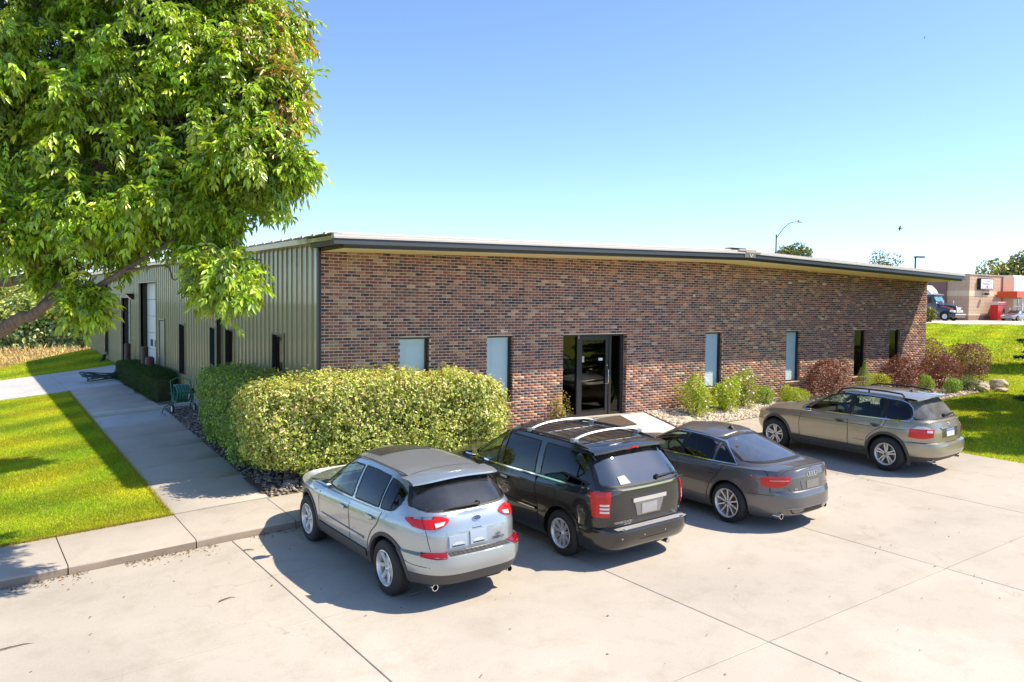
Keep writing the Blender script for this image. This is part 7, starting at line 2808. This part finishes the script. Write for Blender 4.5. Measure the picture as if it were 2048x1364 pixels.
# street lamp and lot light
lam = empty('street_lamp', (73.6, 44.1, 1.5), 0, 'tall curved arm street lamp rising above the roof', 'street lamp')
MB().tube([(0, 0, -.2), (0, 0, 9.75)], [.11, .075], 10).build('pole', M_lampd, lam, smooth=50)
MB().lathe([(0, .04), (.10, .04), (.11, -.03), (.08, -.06)], (0, 0, 9.78), 'z', 12).build('pole_cap', M_lampd, lam)
av = Vector((75.65 - 73.62, 42.75 - 44.1, 0)).normalized()
pts = [Vector((0, 0, 9.40)), av * .35 + Vector((0, 0, 9.9)), av * .9 + Vector((0, 0, 10.65)), av * 1.5 + Vector((0, 0, 11.15)), av * 2.0 + Vector((0, 0, 11.31)), av * 2.45 + Vector((0, 0, 11.33))]
MB().tube(pts, [.05, .045, .042, .04, .038, .036], 8).build('arm', M_lampd, lam, smooth=60)
hd = MB()
for t, w, h in ((2.40, .07, .06), (2.55, .15, .10), (2.9, .16, .09), (3.25, .10, .05), (3.32, .02, .02)):
    pass
s_ = Vector((-av.y, av.x, 0))
G = []
for t, w, h in ((2.38, .06, .05), (2.55, .15, .10), (2.85, .16, .10), (3.15, .11, .06), (3.28, .03, .02)):
    c_ = av * t + Vector((0, 0, 11.32 - .03 * (t - 2.4)))
    G.append([c_ + s_ * w * math.cos(a) + Vector((0, 0, h * math.sin(a))) for a in np.linspace(0, 2 * PI, 13)])
hd.grid(G)
hd.build('lamp_head', M_tgrey, lam, smooth=60)
MB().lathe([(0, .16), (.06, .16), (.07, 0)], tuple(av * 2.55 + Vector((0, 0, 11.38))), 'z', 10).build('photocell', M_lampd, lam)
lot_l = empty('lot_light', (91.7, 37.3, 1.5), 0, 'square dark parking light on a pole beyond the low end of the roof', 'street lamp')
MB().tube([(0, 0, -.2), (0, 0, 7.75)], .10, 8).build('pole', M_black, lot_l, smooth=50)
av = Vector((.89, -.45, 0)).normalized()
s_ = Vector((-av.y, av.x, 0))
m = MB()
m.add([(av * t + s_ * w + Vector((0, 0, z))) for t in (-.08, 1.15) for w in (-.2, .2) for z in (7.62, 7.80)], [(0, 1, 3, 2), (4, 6, 7, 5), (0, 4, 5, 1), (2, 3, 7, 6), (0, 2, 6, 4), (1, 5, 7, 3)])
m.build('lamp_head', M_black, lot_l)
MB().add([(av * t + s_ * w + Vector((0, 0, 7.60))) for t, w in ((1.16, -.18), (1.75, -.16), (1.75, .16), (1.16, .18))], [(0, 1, 2, 3)]).build('lens', M_signw, lot_l)

# ------------------------------------------------------------------ things along the metal wall
M_boll = simple('bollard paint', (0.070, 0.035, 0.030), .5, var=.25, nscale=8)
for (x, y, h, r, lb) in ((-.32, 19.25, 1.45, .115, 'taller brown pipe bollard nearest the far roll up door'), (-.42, 15.42, 1.52, .125, 'brown pipe bollard in front of the tall white roll up door')):
    b = empty('bollard', (x, y, -.30), 0, lb, 'bollard', 'bollards guarding the roll up doors')
    MB().lathe([(0, h + .03), (r * .7, h + .022), (r, h), (r, -.2)], (0, 0, 0), 'z', 18).build('post', M_boll, b, smooth=50)
    MB().lathe([(r + .02, .02), (r + .06, 0)], (0, 0, 0), 'z', 18).build('base_collar', M_found, b)
b = empty('bollard', (-.35, 14.92, -.30), 0, 'short wide reddish rounded bollard beside the grey side door', 'bollard', 'bollards guarding the roll up doors')
MB().lathe([(0, 1.20), (.09, 1.195), (.14, 1.16), (.155, 1.10), (.155, -.2)], (0, 0, 0), 'z', 20).build('post', simple('bollard red', (.12, .035, .035), .5), b, smooth=60)
MB().lathe([(.22, .02), (.26, 0)], (0, 0, 0), 'z', 18).build('base_collar', M_found, b)

# drain pipe laid across the walk
dp = empty('drain_pipe', (0, 0, 0), 0, 'long square grey downspout pipe lying across the shaded walk', 'pipe')
m = MB()
pa, pb = Vector((-2.86, 10.28, float(zl(-2.86, 10.3)) + .075)), Vector((-.10, 10.05, float(zl(-.4, 10.1)) + .085))
dirv = (pb - pa).normalized()
sd = Vector((-dirv.y, dirv.x, 0)).normalized()
up = Vector((0, 0, 1))
G = [[c_ + sd * (.05 * a) + up * (.05 * b_) for a, b_ in ((-1, -1), (-1, .7), (-.7, 1), (.7, 1), (1, .7), (1, -1), (-1, -1))] for c_ in (pa, pb)]
m.grid(G)
m.build('pipe', simple('pipe grey', (.56, .58, .56), .35, metal=.1, var=.1), dp)
m = MB()
m.tube([pb - dirv * .3, pb + Vector((.0, 0, .0)), (-.11, 10.0, .2)], .045, 8)
m.build('elbow', M_black, dp)
m = MB()
m.add([pa + sd * .035 * a - dirv * .001 + up * .035 * b_ for a, b_ in ((-1, -1), (1, -1), (1, 1), (-1, 1))], [(0, 1, 2, 3)])
m.build('opening', M_black, dp)

# hose reel
hr = empty('hose_reel', (-.62, 9.15, float(zl(-.62, 9.15))), 0, 'green hose wound on a small wheeled reel cart between the two hedges', 'hose reel')
M_hose = simple('green hose', (.035, .20, .15), .4, var=.1)
m = MB()
rr_ = []
for i, a in enumerate(np.linspace(0, 2 * PI * 9, 190)):
    t = i / 190
    rr_.append((-.20 + .40 * abs((t * 4) % 2 - 1), .23 * math.cos(a) * (1 + .08 * math.sin(a * 3)), .56 + .25 * math.sin(a)))
m.tube(rr_, .022, 6)
m.build('hose', M_hose, hr, smooth=60)
m = MB()
m.tube([(-.28, -.22, .05), (-.28, -.06, .5), (-.28, .16, .92), (-.1, .28, .98), (.1, .28, .98), (.28, .16, .92), (.28, -.06, .5), (.28, -.22, .05)], .018, 7)
m.tube([(-.28, .25, .02), (-.28, -.06, .5)], .016, 6)
m.tube([(.28, .25, .02), (.28, -.06, .5)], .016, 6)
m.tube([(-.33, 0, .56), (.33, 0, .56)], .03, 8)
m.build('frame', M_hose, hr, smooth=60)
for sx in (-.31, .31):
    w = MB().lathe([(.03, -.02), (.13, -.025), (.13, .025), (.03, .02)], (sx, -.22, .13), 'x', 20).build('wheel', simple('reel wheel', (.02, .02, .02), .6), hr, smooth=40)
    MB().lathe([(0, -.03), (.085, -.03), (.085, .03), (0, .03)], (sx, -.22, .13), 'x', 14).build('hub', M_signw, w)
m = MB()
m.tube([(-.25, -.10, .30), (-.55, -.30, .22), (-.66, -.45, .05), (-.60, -.62, .02)], .018, 6)
m.build('loose_end', M_hose, hr, smooth=60)
# pile of hose by the yew
hp = empty('hose_pile', (-1.05, 18.4, float(zl(-1.05, 18.4)) + .03), 0, 'loose dark green hose heap on the walk at the end of the low hedge', 'hose')
M_hosed = simple('dark hose', (.02, .055, .05), .5, var=.3)
for q_ in range(5):
    m = MB()
    ph = rng.uniform(0, 6, 4)
    pts = []
    for a in np.linspace(0, 2 * PI * 1.6, 46):
        R_ = .45 + .16 * math.sin(a * 1.3 + ph[0]) + .1 * q_ / 5
        pts.append((R_ * 1.25 * math.cos(a + ph[1]) - .25, R_ * .8 * math.sin(a + ph[1]), .04 + .05 * q_ + .05 * math.sin(a * 2 + ph[2])))
    m.tube(pts, .022, 6)
    m.build('coil', M_hosed, hp, smooth=60)
# black corrugated drain at the far downspout
dr = empty('drain_hose', (-.15, 25.6, .35), 0, 'black drain hose leaning from the far downspout to the grass', 'hose')
m = MB()
pts, rs = [], []
for t in np.linspace(0, 1, 34):
    pts.append((-.0 - .40 * t, .0 - .35 * t, .06 - .62 * t - .10 * math.sin(PI * t)))
    rs.append(.085 if int(t * 33) % 2 else .072)
m.tube(pts, rs, 10)
m.build('hose', M_black, dr)
MB().lathe([(.10, -.03), (.10, .06), (.07, .08)], (0, 0, .05), 'z', 12).build('collar', M_found, dr)

# door mat
mt_ = empty('door_mat', (7.85, -.42, float(zb(7.85, -.42))), 0, 'brown door mat on the walk in front of the glass door', 'mat')
m = MB()
G = [[(x, y, float(zb(7.85 + x, -.42 + y)) - float(zb(7.85, -.42)) + .006) for x in np.linspace(-.55, .55, 6)] for y in np.linspace(-.34, .30, 5)]
m.grid(G)
m.grid([[(x, y, z - .012) for x, y, z in (G[0])], G[0]])
m.build('pile', simple('mat pile', (.085, .060, .042), .95, var=.25, nscale=60), mt_)
m = MB()
for y in (-.345, .305):
    m.grid([[(x, y - .012, float(zb(7.85 + x, -.42 + y)) - float(zb(7.85, -.42)) + .010) for x in np.linspace(-.56, .56, 6)], [(x, y + .012, float(zb(7.85 + x, -.42 + y)) - float(zb(7.85, -.42)) + .010) for x in np.linspace(-.56, .56, 6)]])
m.build('edging', M_rub, mt_)

# ------------------------------------------------------------------ leaf litter and twigs on the concrete
M_lit = leafmat('dry litter', .1, .8, .1)
nl = 760
x = np.concatenate([rng.uniform(-7, -1.2, 620), rng.uniform(-7.5, 9, 140)])
y = np.concatenate([-2.99 - np.minimum(rng.exponential(.10, 620), .6), rng.uniform(-12, -3.0, 140)])
kp = (np.sin(x * 3.1) + .7 * np.sin(x * 7.3) > -.5) | (np.arange(760) >= 620)
x, y = x[kp], y[kp]
n = len(x)
P = np.stack([x, y, zp(x, y) + .006 + rng.uniform(0, .012, n)], 1)
D = unit(np.stack([rng.normal(size=n), rng.normal(size=n), rng.normal(0, .2, n)], 1))
V, F = leaf_geo(P, D, np.tile((0, 0, 1.0), (n, 1)) + rng.normal(0, .5, (n, 3)), rng.uniform(.02, .055, n), rng.uniform(.008, .022, n), .3, .2)
raw_mesh('leaf_litter', V, F, M_lit, None, np.repeat(hsv_var(n, (.13, .09, .04), .5, .2), 4, 0), kind='stuff')
tw_lab = ['curved dry twig on the sunny concrete below the kerb', 'small dark stick on the concrete left of the silver car shadow', 'thin bent twig at the left edge of the lot']
for (px_, py_, a, L_), lb in zip([(-3.45, -5.35, .2, .22), (-2.62, -3.62, -.5, .16), (-5.9, -5.2, .1, .5)], tw_lab):
    t_ = empty('twig', (px_, py_, float(zp(px_, py_)) + .012), a, lb, 'twig', 'twigs on the concrete')
    MB().tube([(-L_ / 2, 0, 0), (-L_ * .1, .02, .006), (L_ * .3, .015, .008), (L_ / 2, -.012, 0)], [.009, .008, .006, .003], 5).build('stem', M_twig, t_)
    MB().tube([(-L_ * .1, .02, .006), (L_ * .05, .05, .004)], [.005, .002], 4).build('side_shoot', M_twig, t_)

# birds
M_bird = simple('bird', (.03, .03, .035), .7)
for (lx, ly, lz, s_, lb) in ((51.53, 16.67, 8.77, .40, 'small dark bird flying over the low end of the roof'), (38.30, 8.13, 17.85, .10, 'tiny bird high in the sky at the upper right')):
    b = empty('bird', (lx, ly, lz), .6, lb, 'bird', 'birds in the sky')
    m = MB()
    m.lathe([(0, -.5), (.07, -.3), (.10, 0), (.06, .3), (.0, .42)], (0, 0, 0), 'y', 8)
    m.v = [tuple(np.array(v) * s_) for v in m.v]
    m.build('body', M_bird, b, smooth=60)
    for sg in (-1, 1):
        MB().add([tuple(np.array(v) * s_) for v in [(sg * .06, -.12, .03), (sg * .06, .18, .03), (sg * .45, .16, .30 if sg < 0 else -.2), (sg * .95, -.02, .55 if sg < 0 else -.45), (sg * .5, -.1, .28 if sg < 0 else -.22)]], [(0, 1, 2, 3, 4)]).build('wing', M_bird, b)
